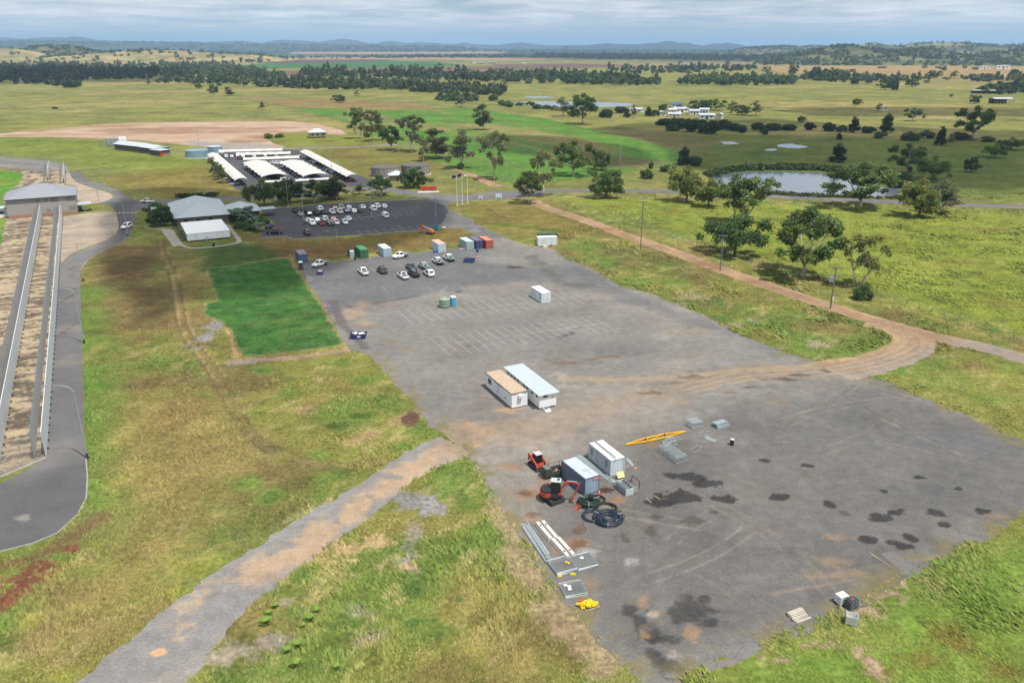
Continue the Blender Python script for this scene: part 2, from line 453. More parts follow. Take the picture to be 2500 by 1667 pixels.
def paint_ground(x, y):
 n = len(x)
 col = np.empty((n, 3), np.float32); col[:] = C_OLIVE
 a = fbm(x, y, 26, 1, 4); b = fbm(x, y, 9, 2, 4); c = fbm(x, y, 70, 3, 3); e = fbm(x, y, 3.2, 4, 3, rot=0.7, stretch=2.2)
 mixc(col, C_STRAW, sstep(0.48, 0.72, a * 0.6 + e * 0.4) * 0.75)
 mixc(col, C_GREEN, sstep(0.44, 0.64, b * 0.6 + c * 0.4) * 0.85)
 f1 = fbm(x, y, 1.5, 6, 3); mixc(col, (0.065, 0.105, 0.024), sstep(0.56, 0.72, f1 * .6 + b * .4) * 0.7); mixc(col, (0.30, 0.25, 0.11), sstep(0.58, 0.74, fbm(x, y, 2.0, 7, 3, rot=1.0, stretch=2.5)) * 0.5)
 mixc(col, C_BROWN, sstep(0.56, 0.74, fbm(x, y, 17, 9, 4)) * 0.6)
 far = sstep(240, 420, y)
 base2 = np.empty((n, 3), np.float32); base2[:] = (0.185, 0.180, 0.054)
 mixc(base2, (0.135, 0.148, 0.045), sstep(0.42, 0.62, fbm(x, y, 60, 21, 4)) * 0.8)
 mixc(base2, (0.27, 0.215, 0.085), sstep(0.52, 0.7, fbm(x, y, 110, 22, 4, rot=0.4, stretch=2.0)) * 0.7)
 mixc(base2, (0.12, 0.115, 0.045), sstep(0.60, 0.75, fbm(x, y, 36, 23, 4)) * 0.6)
 mixc(base2, (0.085, 0.10, 0.036), sstep(0.60, 0.72, fbm(x, y, 14, 24, 4, stretch=2)) * 0.55); mixc(base2, (0.28, 0.235, 0.11), sstep(0.62, 0.76, fbm(x, y, 20, 25, 4, stretch=3)) * 0.5)
 col += (base2 - col) * far[:, None].astype(np.float32)
 stroke(col, x, y, NP((225, 700), (228, 850), (232, 1000), (235, 1130), (250, 1260)), 6.0, C_LUSH, 0.8, 0.7, 0.5, 4)
 area(col, x, y, NP((250, 600), (380, 600), (440, 800), (330, 900), (240, 800)), C_BROWN, 0.75, 9, 9, 9, 41)
 spot(col, x, y, 330, 640, 90, 50, (0.105, 0.070, 0.036), 0.7, 0.8)
 spot(col, x, y, 390, 720, 60, 40, (0.11, 0.075, 0.038), 0.6, 0.8)
 area(col, x, y, NP((350, 900), (470, 900), (600, 1100), (470, 1300), (250, 1350), (380, 1150)), C_BROWN, 0.5, 8, 8, 7, 42)
 spot(col, x, y, 440, 1010, 90, 80, (0.22, 0.155, 0.06), 0.7, 0.8)
 area(col, x, y, NP((300, 1000), (480, 960), (640, 1120), (560, 1260), (400, 1350), (250, 1300)), (0.185, 0.142, 0.055), 0.6, 9, 9, 8, 43)
 area(col, x, y, NP((60, 1440), (300, 1340), (480, 1400), (330, 1560), (100, 1640)), (0.185, 0.150, 0.055), 0.5, 7, 7, 8, 44)
 for p in ((0, 1480, 60, 40), (60, 1420, 60, 26), (110, 1385, 60, 20), (170, 1340, 40, 14), (30, 1455, 40, 30)):
  spot(col, x, y, *p, C_RED, 0.85, 0.6, nz=0.8)
 stroke(col, x, y, NP((0, 1385), (80, 1365), (180, 1310), (240, 1270)), 2.0, C_BROWN, 0.8, 0.8)
 for p in ((230, 1330, 30, 14), (80, 1520, 40, 30), (150, 1650, 60, 20), (430, 1445, 60, 16), (330, 1590, 40, 20), (480, 1380, 90, 40)):
  spot(col, x, y, *p, (0.205, 0.205, 0.038), 0.6, 0.9)
 for p in ((390, 1190, 60, 50), (330, 1150, 60, 70), (300, 1060, 40, 60), (500, 1030, 60, 40), (210, 870, 30, 60), (610, 870, 40, 20), (450, 770, 40, 30)):
  spot(col, x, y, *p, C_STRAW, 0.5, 0.9)
 for p in ((830, 1005, 90, 45), (880, 1030, 60, 30), (640, 900, 50, 20), (830, 885, 50, 16), (1020, 1050, 50, 30), (980, 1090, 60, 16), (700, 960, 40, 20), (960, 990, 30, 40), (780, 1110, 50, 20), (600, 1180, 60, 30), (660, 1210, 50, 30), (900, 930, 60, 20)):
  spot(col, x, y, *p, C_GREEN, 0.9, 0.8)
 for p in ((830, 1040, 40, 14), (640, 905, 20, 9), (660, 1212, 28, 18), (880, 1015, 40, 10)):
  spot(col, x, y, *p, (0.055, 0.095, 0.024), 0.8, 0.6)
 for p in ((900, 1060, 60, 30), (740, 1000, 50, 20), (960, 1030, 40, 20), (1010, 1010, 30, 20), (860, 1080, 60, 12)):
  spot(col, x, y, *p, (0.30, 0.215, 0.11), 0.6, 0.8)
 spot(col, x, y, 1003, 1022, 26, 22, (0.10, 0.055, 0.040), 0.95, 0.3, nz=0.3)
 for p in ((1010, 1225, 70, 26), (1055, 1240, 40, 22)):
  spot(col, x, y, *p, (0.22, 0.21, 0.20), 0.95, 0.35, nz=0.7)
 for p in ((1010, 1300, 30, 50), (1000, 1370, 30, 30), (1090, 1250, 30, 14), (870, 1500, 60, 30), (560, 1590, 110, 40), (660, 1570, 60, 30), (900, 1560, 40, 20), (700, 1470, 30, 14)):
  spot(col, x, y, *p, (0.24, 0.205, 0.165), 0.8, 0.9, nz=1.0, nsc=1.6)
 for p in ((850, 1340, 40, 30), (920, 1320, 50, 20), (990, 1380, 30, 20), (870, 1370, 30, 12)):
  spot(col, x, y, *p, (0.40, 0.285, 0.155), 0.8, 0.9, nz=1.0, nsc=1.2)
 for p in ((1100, 1180, 70, 40), (1140, 1230, 50, 40), (1090, 1150, 40, 20), (1190, 1300, 40, 60), (740, 1400, 70, 26), (800, 1600, 80, 40), (640, 1650, 90, 40), (1100, 1350, 60, 40), (720, 1500, 60, 30)):
  spot(col, x, y, *p, C_GREEN, 0.85, 0.8)
 for p in ((1010, 1440, 34, 36), (740, 1410, 26, 14), (1010, 1520, 40, 16), (660, 1395, 20, 10), (1060, 1512, 20, 8), (1120, 1460, 20, 12), (1330, 1420, 30, 22)):
  spot(col, x, y, *p, (0.050, 0.100, 0.026), 0.75, 0.7)
 for p in ((1180, 1560, 90, 70), (1280, 1620, 70, 50), (1150, 1440, 50, 40), (1240, 1500, 50, 50), (1050, 1600, 60, 40)):
  spot(col, x, y, *p, C_STRAW, 0.55, 0.9)
 stroke(col, x, y, NP((1225, 1230), (1260, 1330), (1330, 1440), (1410, 1540), (1480, 1640)), 3.2, (0.27, 0.20, 0.125), 0.8, 0.9, 0.8, 2)
 area(col, x, y, NP((1700, 1700), (1800, 1600), (2000, 1530), (2200, 1430), (2500, 1330), (2700, 1400), (2600, 1900), (1700, 1900)), (0.112, 0.178, 0.030), 0.75, 6, 6, 9, 51)
 for p in ((2330, 1560, 110, 60), (2250, 1610, 90, 40), (2450, 1640, 80, 50), (2150, 1640, 60, 30)):
  spot(col, x, y, *p, (0.14, 0.105, 0.03), 0.7, 0.9)
 for p in ((2130, 1625, 30, 40), (2100, 1600, 25, 30), (2010, 1575, 60, 16), (1900, 1610, 50, 16), (2150, 1450, 60, 22), (2100, 1490, 60, 18), (2180, 1420, 60, 16), (1790, 1560, 60, 16), (1700, 1590, 60, 18)):
  spot(col, x, y, *p, (0.29, 0.205, 0.14), 0.85, 0.8, nz=0.9)
 for p in ((2240, 1400, 60, 14), (2300, 1370, 60, 20), (2400, 1480, 60, 30), (1980, 1620, 60, 30)):
  spot(col, x, y, *p, C_LUSH, 0.7, 0.8)
 for p in ((1560, 690, 60, 20), (1480, 640, 60, 20), (1700, 760, 70, 18), (1790, 810, 60, 16), (1900, 800, 60, 26), (1960, 850, 60, 20), (1420, 600, 60, 16), (1640, 690, 60, 16), (2180, 900, 60, 20), (2110, 920, 80, 14)):
  spot(col, x, y, *p, (0.105, 0.168, 0.034), 0.75, 0.8)
 for p in ((1760, 780, 50, 12), (1840, 790, 40, 12), (1740, 735, 40, 10)):
  spot(col, x, y, *p, (0.070, 0.155, 0.038), 0.65, 0.8)
 for p in ((1700, 727, 50, 10), (1845, 782, 25, 9), (1780, 800, 50, 8), (2000, 840, 50, 12), (1345, 590, 30, 7), (1650, 745, 40, 8)):
  spot(col, x, y, *p, (0.27, 0.21, 0.15), 0.75, 0.9, nz=0.9)
 for p in ((1620, 610, 90, 26), (1740, 660, 80, 20), (1850, 720, 70, 24), (2030, 800, 60, 20), (1560, 570, 70, 14)):
  spot(col, x, y, *p, (0.15, 0.125, 0.05), 0.7, 0.8)
 area(col, x, y, NP((1110, 500), (1330, 495), (1500, 560), (1330, 590), (1200, 555)), (0.155, 0.12, 0.038), 0.8, 7, 5, 9, 61)
 stroke(col, x, y, NP((1190, 510), (1245, 540)), 0.7, (0.06, 0.05, 0.025), 0.8)
 stroke(col, x, y, NP((1215, 547), (1290, 555), (1370, 565)), 3.2, (0.06, 0.10, 0.02), 0.8, 0.8)
 area(col, x, y, NP((1330, 480), (1700, 490), (2600, 520), (2600, 840), (2200, 740), (1800, 610), (1500, 520)), C_PADD, 0.85, 6, 3, 8, 71)
 for p in ((2350, 640, 140, 30), (2450, 740, 90, 30), (2150, 580, 120, 14), (1500, 505, 60, 8), (1650, 520, 80, 12), (2400, 560, 100, 12)):
  spot(col, x, y, *p, (0.165, 0.125, 0.035), 0.5, 0.9)
 sel = (x > 20) & (y > 150) & (y < 345)
 mixc(col, (0.085, 0.12, 0.025), (sstep(0.58, 0.72, fbm(x, y, 5, 77, 4)) * 0.55 * sel).astype(np.float32))
 stroke(col, x, y, NP((1640, 575), (1760, 620), (1900, 660), (2050, 700), (2200, 750), (2350, 800), (2500, 850)), 0.9, (0.28, 0.2, 0.1), 0.6, 0.9, 0.6, 3)
 area(col, x, y, NP((560, 560), (640, 585), (712, 590), (900, 578), (1050, 565), (1120, 560), (1160, 585), (1050, 605), (900, 622), (760, 636), (690, 630)), (0.145, 0.098, 0.036), 0.9, 3, 2, 7, 81)
 for p in ((760, 615, 60, 12), (690, 620, 40, 10), (840, 610, 50, 8)):
  spot(col, x, y, *p, (0.17, 0.085, 0.05), 0.7, 0.8)
 for p in ((1060, 575, 60, 8), (950, 590, 60, 6), (760, 590, 60, 6)):
  spot(col, x, y, *p, (0.135, 0.135, 0.03), 0.7, 0.9)
 spot(col, x, y, 735, 632, 40, 5, (0.32, 0.25, 0.18), 0.6, 0.9)
 area(col, x, y, NP((470, 610), (600, 590), (700, 622), (640, 640), (500, 660)), (0.042, 0.082, 0.024), 0.9, 4, 4, 6, 91)
 area(col, x, y, NP((400, 600), (470, 610), (500, 680), (530, 740), (560, 860), (470, 840), (430, 700)), (0.15, 0.115, 0.045), 0.6, 4, 3, 5, 92)
 spot(col, x, y, 525, 800, 26, 60, (0.21, 0.205, 0.20), 0.85, 0.4, nz=1.0, nsc=1.6)
 spot(col, x, y, 545, 850, 24, 24, (0.12, 0.13, 0.035), 0.6, 0.7)
 stroke(col, x, y, NP((545, 775), (562, 820), (578, 872)), 0.7, (0.36, 0.22, 0.12), 0.8, 0.9, 0.7, 2)
 stroke(col, x, y, NP((560, 884), (640, 878), (720, 872), (800, 862), (870, 850)), 1.7, (0.25, 0.175, 0.115), 0.9, 0.7, 0.5, 3)
 stroke(col, x, y, NP((560, 890), (640, 880), (700, 874)), 0.8, (0.20, 0.18, 0.17), 0.9, 0.7, 0.8, 3)
 stroke(col, x, y, NP((845, 800), (852, 835), (850, 855)), 1.2, (0.33, 0.22, 0.13), 0.8, 0.8, 0.4)
 stroke(col, x, y, RUT, 1.9, (0.19, 0.14, 0.065), 0.35, 0.9, 0.6, 4)
 for dd in (0.95, -0.95):
  stroke(col, x, y, offset(RUT, dd)[:44], 0.42, (0.115, 0.075, 0.04), 0.7, 0.7, 0.6, 2); stroke(col, x, y, offset(RUT, dd)[43:], 0.4, (0.10, 0.08, 0.04), 0.4, 0.8, 0.9, 2)
  stroke(col, x, y, offset(RUT, dd + 0.5)[:40], 0.35, (0.31, 0.22, 0.11), 0.5, 0.8, 0.7, 3)
 stroke(col, x, y, RUT[48:60], 1.5, (0.06, 0.055, 0.03), 0.4, 0.9, 0.9, 2)
 area(col, x, y, NP((280, 430), (440, 400), (560, 420), (640, 470), (560, 490), (400, 480), (300, 460)), (0.155, 0.125, 0.036), 0.8, 8, 4, 12, 95)
 area(col, x, y, NP((-60, 330), (250, 345), (450, 385), (520, 400), (400, 420), (200, 410), (0, 385), (-60, 380)), (0.135, 0.17, 0.03), 0.7, 8, 8, 16, 96)
 spot(col, x, y, 60, 345, 60, 5, (0.05, 0.13, 0.03), 0.6)
 area(col, x, y, NP((800, 352), (900, 350), (1010, 365), (1080, 410), (960, 445), (860, 430), (780, 380)), (0.14, 0.125, 0.036), 0.8, 8, 4, 12, 97)
 area(col, x, y, NP((640, 322), (760, 320), (900, 330), (980, 345), (840, 355), (690, 352)), (0.17, 0.185, 0.035), 0.7, 8, 6, 14, 98)
 for p in ((790, 345, 50, 4), (860, 385, 60, 7), (840, 368, 50, 5)):
  spot(col, x, y, *p, (0.13, 0.075, 0.035), 0.6, 0.9)
 area(col, x, y, NP((1690, 330), (2100, 335), (2500, 350), (2700, 400), (2600, 470), (2200, 470), (1740, 425), (1600, 420), (1660, 380)), (0.085, 0.115, 0.026), 0.8, 20, 20, 40, 101)
 for p in ((1850, 380, 110, 12), (1740, 360, 60, 10), (2250, 400, 120, 14), (1930, 410, 120, 6), (2400, 380, 100, 12), (1900, 335, 80, 4)):
  spot(col, x, y, *p, (0.060, 0.120, 0.024), 0.7, 0.9)
 area(col, x, y, NP((1480, 310), (1620, 320), (1800, 345), (1690, 375), (1560, 350)), (0.13, 0.11, 0.05), 0.8, 12, 10, 30, 102)
 mixc(col, (0.235, 0.175, 0.085), (sstep(1100, 1500, y) * sstep(500, 900, x) * 0.7).astype(np.float32))
 mixc(col, (0.24, 0.17, 0.105), (sstep(1800, 2600, y) * sstep(0.5, 0.66, fbm(x, y, 500, 31, 3, stretch=3)) * 0.5).astype(np.float32))
 mixc(col, (0.036, 0.050, 0.034), (sstep(2600, 4200, y) * sstep(0.38, 0.5, fbm(x, y, 700, 32, 4, stretch=2.5)) * 0.95).astype(np.float32))
 mixc(col, (0.030, 0.044, 0.034), (sstep(5500, 8000, y) * 0.9).astype(np.float32))
 return col
M_GRASS = ground_mat('grass_ground', 1.0, 1.5, 0.42, 0.25, 0.30, 0.9, 0.22, spec=0.05, s3=0.035, a3=0.24)
def full_ground():
 V = np.stack([GX, GY, np.zeros_like(GX)], 1)
 i = np.arange(NR - 1)[:, None] * NT + np.arange(NT - 1)[None, :]
 F = np.stack([i, i + 1, i + NT + 1, i + NT], 2).reshape(-1, 4)
 b = len(V); far = RY[-1]
 S = 60000.0; t0, t1 = TX[0], TX[-1]
 ex = np.array([(t0 * RY[0], RY[0], 0), (t1 * RY[0], RY[0], 0), (t1 * far, far, 0), (t0 * far, far, 0),
    (-S, -S, 0), (S, -S, 0), (S, far, 0), (-S, far, 0)], np.float64)
 V = np.concatenate([V, ex]); F = np.concatenate([F, np.array([(b + 4, b + 5, b + 1, b), (b + 5, b + 6, b + 2, b + 1), (b + 7, b + 4, b, b + 3)])])
 col = np.concatenate([paint_ground(GX, GY), np.tile(np.array([C_OLIVE], np.float32), (8, 1))])
 o = link('ground', np_mesh('ground', V, F, M_GRASS, col))
 tag(o, kind='structure')
 return col
GCOL = full_ground()
def fine_grid(y0, y1, t0, t1, s):
 r = y0 * (1 + s) ** np.arange(int(math.log(y1 / y0) / math.log(1 + s)) + 2); t = np.arange(t0, t1 + s, s)
 return (r[:, None] * t[None, :]).ravel(), np.repeat(r, len(t)), len(r), len(t)
def zone(name, polys, z, m, paint, edge=0.4, esc=2.0, seed=11, label=None, inner=None, parent=None, kind='structure', grid=None):
 """a sheet laid over the ground: the outline is cut from the terrain cells along the (ragged) border"""
 x, y, NR, NT = grid or (GX, GY, NR0, NT0)
 phi = np.full(len(x), -1e9)
 for p in polys:
  phi = np.maximum(phi, sdf_poly(x, y, p, 12 + edge * 2))
 if inner:
  for p in inner:
   q = sdf_poly(x, y, p, 1e6); phi = np.minimum(phi, -q)
 near = phi > -20
 if edge > 0:
  k = np.where(near)[0]
  phi[k] += (fbm(x[k], y[k], esc, seed, 3) - 0.5) * 2 * edge
 P = phi.reshape(NR, NT)
 ins = P > 0
 anyin = ins[:-1, :-1] | ins[1:, :-1] | ins[:-1, 1:] | ins[1:, 1:]
 ci, cj = np.where(anyin)
 a = ci * NT + cj
 tris = np.concatenate([np.stack([a, a + 1, a + NT + 1], 1), np.stack([a, a + NT + 1, a + NT], 1)])
 ph = phi[tris]; cnt = (ph > 0).sum(1)
 full = tris[cnt == 3]
 Vx = [np.stack([x, y], 1)]; base = len(x); F = [full]
 for want in (1, 2):
  t = tris[cnt == want]; p = phi[t]
  if len(t) == 0: continue
  lone = np.argmax(p > 0, 1) if want == 1 else np.argmin(p > 0, 1)
  r = np.arange(len(t))
  i0 = t[r, lone]; i1 = t[r, (lone + 1) % 3]; i2 = t[r, (lone + 2) % 3]
  def cut(i, j):
   pi, pj = np.clip(phi[i], -50, 50), np.clip(phi[j], -50, 50)
   w = np.clip(pi / (pi - pj), 0, 1)[:, None]
   return np.stack([x[i], y[i]], 1) * (1 - w) + np.stack([x[j], y[j]], 1) * w
  c1 = cut(i0, i1); c2 = cut(i0, i2)
  k1 = base + np.arange(len(t)); k2 = k1 + len(t); Vx += [c1, c2]; base += 2 * len(t)
  if want == 1:
   F.append(np.stack([i0, k1, k2], 1))
  else:
   F.append(np.stack([k1, i1, i2], 1)); F.append(np.stack([k1, i2, k2], 1))
 V = np.concatenate(Vx); F = np.concatenate(F)
 used = np.unique(F); rem = np.zeros(len(V), np.int64); rem[used] = np.arange(len(used))
 V = V[used]; F = rem[F]
 col = paint(V[:, 0], V[:, 1])
 o = link(name, np_mesh(name, np.concatenate([V, np.full((len(V), 1), z)], 1), F, m, col), parent)
 tag(o, label, kind=kind)
 return o
def flat(c):
 def f(x, y):
  col = np.empty((len(x), 3), np.float32); col[:] = c
  return col
 return f
# ------------------------------------------------------------------ work yard
YARD = DP((688, 600), (700, 640), (722, 672), (750, 712), (768, 745), (782, 775), (800, 803), (850, 815), (880, 850), (905, 885), (945, 925), (985, 975), (1022, 996), (1045, 1025),
  (1072, 1052), (1095, 1085), (1120, 1130), (1150, 1165), (1165, 1200), (1200, 1245), (1245, 1320), (1275, 1362), (1310, 1400), (1370, 1470), (1430, 1530), (1470, 1580), (1500, 1640),
  (1560, 1640), (1600, 1560), (1680, 1520), (1760, 1487), (1830, 1460), (1900, 1430), (1990, 1390), (2040, 1350), (2090, 1322), (2160, 1296), (2250, 1250), (2352, 1185), (2480, 1110),
  (2480, 1060), (2352, 1012), (2250, 966), (2150, 925), (2050, 880), (1945, 848), (1860, 826), (1790, 806), (1700, 766), (1600, 716), (1500, 676), (1420, 655), (1370, 620), (1320, 602), (1270, 572), (1205, 563),
  (1160, 545), (1113, 524), (1087, 509), (1060, 495), (1040, 482), (1010, 500), (1000, 524), (1053, 523), (1069, 528), (1100, 545), (1080, 566), (1010, 576), (940, 583), (860, 590), (790, 600), (730, 602))
YS = NP((1290, 1290), (1300, 1350))
def paint_yard(x, y):
 n = len(x)
 col = np.empty((n, 3), np.float32); col[:] = (0.180, 0.170, 0.157)
 a = fbm(x, y, 14, 201, 4); b = fbm(x, y, 4, 202, 4); c = fbm(x, y, 32, 203, 3)
 mixc(col, (0.115, 0.113, 0.113), sstep(0.5, 0.72, a * 0.6 + c * 0.4) * 0.75)
 mixc(col, (0.225, 0.200, 0.172), sstep(0.52, 0.72, fbm(x, y, 20, 204, 4, rot=R(20), stretch=2.2)) * 0.7)
 mixc(col, (0.23, 0.165, 0.105), sstep(0.62, 0.78, fbm(x, y, 9, 205, 4)) * 0.35)
 mixc(col, (0.105, 0.10, 0.098), sstep(0.60, 0.74, b) * 0.35)
 area(col, x, y, DP((1180, 1230), (1300, 1060), (1560, 1000), (1750, 940), (1950, 870), (2400, 1000), (2520, 1110), (2100, 1330), (1640, 1560), (1480, 1620)), (0.098, 0.094, 0.092), 0.78, 6, 9, 12, 216)
 mixc(col, (0.15, 0.135, 0.12), sstep(0.5, 0.7, fbm(x, y, 7, 217, 4, rot=R(40), stretch=1.6)) * 0.45)
 rgt = random.Random(77)
 for k in range(46):
  px = rgt.uniform(1150, 2300); py = rgt.uniform(760, 1480); p = G(px, py); a = rgt.choice([R(22), R(30), R(112), R(-20)]) + rgt.uniform(-.3, .3); l = rgt.uniform(8, 30); cv = rgt.uniform(-.02, .02)
  q = []
  for i in range(9):
   t = i / 8 - .5; q.append(p + Vector((math.cos(a + cv * l * t) * l * t, math.sin(a + cv * l * t) * l * t, 0)))
  c_ = rgt.choice([(0.10, 0.095, 0.09), (0.27, 0.24, 0.20), (0.12, 0.105, 0.09), (0.25, 0.19, 0.135)])
  for dd in (0, 1.7): stroke(col, x, y, offset(q, dd), .32, c_, rgt.uniform(.12, .36), .8, 1.0, 2.5, 600 + k)
 area(col, x, y, DP((690, 600), (1100, 560), (1290, 590), (1400, 650), (1330, 640), (1180, 655), (1000, 675), (840, 690), (740, 700)), (0.105, 0.108, 0.115), 0.75, 3, 5, 9, 211)
 area(col, x, y, DP((1150, 555), (1260, 570), (1340, 610), (1200, 610), (1080, 600)), (0.19, 0.175, 0.155), 0.7, 3, 3, 6, 212)
 area(col, x, y, DP((790, 800), (860, 710), (1000, 690), (1250, 660), (1450, 700), (1500, 760), (1250, 810), (950, 830)), (0.165, 0.155, 0.145), 0.7, 4, 4, 9, 213)
 stroke(col, x, y, DP((800, 705), (900, 690), (960, 680)), 1.6, (0.075, 0.078, 0.082), 0.8, 0.8, 0.7, 3)
 area(col, x, y, DP((1300, 600), (1420, 655), (1700, 768), (1860, 825), (1760, 810), (1560, 730), (1400, 690)), (0.12, 0.12, 0.125), 0.75, 3, 4, 6, 214)
 stroke(col, x, y, DP((1220, 590), (1290, 650), (1360, 660)), 3.0, (0.09, 0.088, 0.082), 0.7, 0.8, 0.9, 3)
 spot(col, x, y, 1262, 653, 26, 5, (0.06, 0.05, 0.045), 0.9, 0.4, nz=0.9)
 spot(col, x, y, 1480, 712, 40, 4, (0.16, 0.135, 0.12), 0.9, 0.4)
 spot(col, x, y, 1120, 713, 10, 4, (0.06, 0.055, 0.05), 0.8)
 area(col, x, y, DP((1010, 500), (1045, 482), (1160, 545), (1090, 552)), (0.125, 0.122, 0.118), 0.9, 2, 2, 4, 215)
 spot(col, x, y, 1160, 560, 30, 8, (0.085, 0.08, 0.075), 0.8, 0.6)
 for p in ((850, 770, 40, 26), (880, 745, 30, 14), (900, 790, 40, 10), (870, 760, 50, 12)):
  spot(col, x, y, *p, (0.28, 0.215, 0.155), 0.8, 0.8)
 stroke(col, x, y, NP((812, 735), (835, 790), (862, 820), (890, 850)), 1.5, (0.10, 0.085, 0.085), 0.85, 0.7, 0.5)
 spot(col, x, y, 812, 755, 14, 18, (0.10, 0.095, 0.105), 0.85, 0.4)
 thru = spline(DP((1060, 1000), (1200, 990), (1400, 930), (1560, 890), (1700, 860), (1850, 850), (1960, 835), (2060, 790), (2100, 765)), 6)
 stroke(col, x, y, thru, 6.5, (0.235, 0.185, 0.135), 0.55, 0.9, 0.5, 5)
 for dd, w_ in ((-1.2, 0.35), (0.6, 0.35), (2.4, 0.3), (-2.8, 0.3)):
  stroke(col, x, y, offset(thru, dd)[18:], w_, (0.31, 0.22, 0.135), 0.75, 0.7, 0.8, 5)
 thru2 = spline(DP((1300, 870), (1500, 870), (1700, 850), (1880, 838), (1960, 828)), 6)
 stroke(col, x, y, thru2, 1.6, (0.29, 0.22, 0.14), 0.6, 0.8, 0.7, 4)
 for p in ((1365, 886, 26, 5), (1440, 878, 28, 4), (1480, 870, 40, 5), (1600, 960, 50, 5), (1700, 920, 50, 6), (1640, 935, 36, 4), (1780, 958, 30, 3), (1690, 905, 30, 3), (1520, 862, 20, 3), (1595, 955, 20, 4), (1400, 885, 30, 4)):
  spot(col, x, y, *p, (0.135, 0.095, 0.06), 0.85, 0.7, nz=1.0, nsc=1.0)
 for p in ((1900, 925, 50, 5), (2020, 905, 30, 5), (1960, 915, 40, 4), (1830, 945, 20, 4), (1930, 928, 24, 5)):
  spot(col, x, y, *p, (0.075, 0.068, 0.066), 0.85, 0.6, nz=0.8)
 for p in ((1095, 838, 18, 4), (1110, 848, 14, 4), (1150, 853, 20, 3), (1215, 880, 30, 5), (960, 835, 30, 8), (990, 850, 24, 8)):
  spot(col, x, y, *p, (0.20, 0.125, 0.075), 0.7, 0.8, nz=0.9)
 for p in ((1385, 817, 18, 3), (1372, 823, 12, 3), (1400, 812, 12, 2.5), (1412, 800, 8, 2.5), (1440, 735, 8, 2)):
  spot(col, x, y, *p, (0.05, 0.046, 0.045), 0.85, 0.4)
 for p in ((1390, 940, 40, 12), (1370, 915, 26, 10), (1190, 1030, 30, 8)):
  spot(col, x, y, *p, (0.29, 0.26, 0.225), 0.6, 0.9, nz=1.0)
 for p in ((1140, 1035, 36, 14), (1180, 1050, 40, 12), (1250, 1000, 40, 10), (1150, 1085, 30, 14)):
  spot(col, x, y, *p, (0.36, 0.235, 0.13), 0.75, 0.9, nz=0.9)
 for p in ((1120, 1075, 60, 34), (1180, 1065, 80, 30), (1250, 1040, 90, 26), (1100, 1050, 50, 30)):
  spot(col, x, y, *p, (0.27, 0.20, 0.135), 0.6, 0.95, nz=0.8)
 for p in ((1290, 1205, 60, 22), (1300, 1270, 50, 20), (1330, 1180, 40, 16), (1405, 1325, 50, 26), (1500, 1220, 40, 20), (1500, 1245, 26, 14), (1360, 1340, 30, 20), (1250, 1140, 40, 14), (1590, 1080, 40, 16)):
  spot(col, x, y, *p, (0.25, 0.15, 0.085), 0.65, 0.9, nz=0.8)
 for p in ((1415, 1330, 40, 26), (1300, 1255, 24, 12), (1285, 1205, 26, 12), (1415, 1295, 26, 16)):
  spot(col, x, y, *p, (0.105, 0.058, 0.034), 0.75, 0.8)
 spot(col, x, y, 1440, 1345, 34, 18, (0.24, 0.235, 0.23), 0.7, 0.8, nz=0.9, nsc=0.5)
 WET = (0.030, 0.028, 0.029)
 for p in ((1640, 1160, 22, 9), (1690, 1165, 38, 12), (1720, 1180, 46, 10), (1660, 1215, 60, 20), (1610, 1225, 44, 14), (1770, 1218, 40, 10), (1905, 1213, 34, 10), (2025, 1230, 18, 10),
   (2150, 1264, 34, 11), (2185, 1252, 22, 6), (2290, 1252, 27, 11), (2400, 1248, 20, 7), (2122, 1316, 30, 11), (2190, 1325, 26, 8), (2210, 1335, 22, 9), (2224, 1312, 18, 11), (2305, 1280, 15, 8), (2245, 1165, 17, 5), (2340, 1193, 15, 7),
   (2160, 1200, 15, 6), (1970, 1137, 20, 5), (1868, 1124, 16, 5), (2200, 1245, 10, 4)):
  spot(col, x, y, *p, WET, 0.9, 0.25, nz=0.6)
 for p in ((1690, 1270, 40, 14), (1740, 1250, 20, 6), (1600, 1262, 20, 9), (1590, 1300, 22, 20), (2060, 1252, 18, 8), (1520, 1310, 24, 14)):
  spot(col, x, y, *p, (0.07, 0.058, 0.05), 0.8, 0.6, nz=0.7)
 for p in ((1700, 1480, 48, 36), (1670, 1500, 50, 30), (1560, 1510, 40, 30), (1590, 1550, 40, 26), (1620, 1560, 50, 20), (1630, 1620, 40, 40), (1540, 1490, 30, 20), (1600, 1600, 24, 30), (1730, 1520, 30, 14), (1720, 1465, 26, 16)):
  spot(col, x, y, *p, (0.042, 0.039, 0.038), 0.8, 0.7, nz=0.9)
 for p in ((1570, 1545, 20, 26), (1690, 1545, 30, 26), (1570, 1470, 20, 18), (1640, 1590, 16, 8), (1600, 1500, 20, 14)):
  spot(col, x, y, *p, (0.26, 0.165, 0.095), 0.7, 0.8, nz=0.8)
 for p in ((1590, 1500, 30, 12), (1640, 1600, 20, 14), (1430, 1350, 20, 10), (1540, 1370, 24, 12)):
  spot(col, x, y, *p, (0.27, 0.26, 0.25), 0.6, 0.8, nz=0.8, nsc=0.6)
 for p in ((2050, 1310, 50, 18), (2030, 1370, 70, 20), (2080, 1400, 60, 20), (1990, 1400, 60, 16), (2440, 1260, 40, 10), (1440, 1430, 40, 30), (1790, 1620, 30, 20)):
  spot(col, x, y, *p, (0.235, 0.165, 0.105), 0.55, 0.9, nz=0.8)
 for p in ((1740, 1330, 60, 30), (1900, 1350, 80, 20), (2100, 1380, 40, 18), (1860, 1355, 20, 6), (1650, 1410, 24, 9), (1560, 1400, 60, 40), (2000, 1470, 90, 40), (2250, 1190, 120, 20)):
  spot(col, x, y, *p, (0.092, 0.088, 0.086), 0.6, 0.9, nz=0.9)
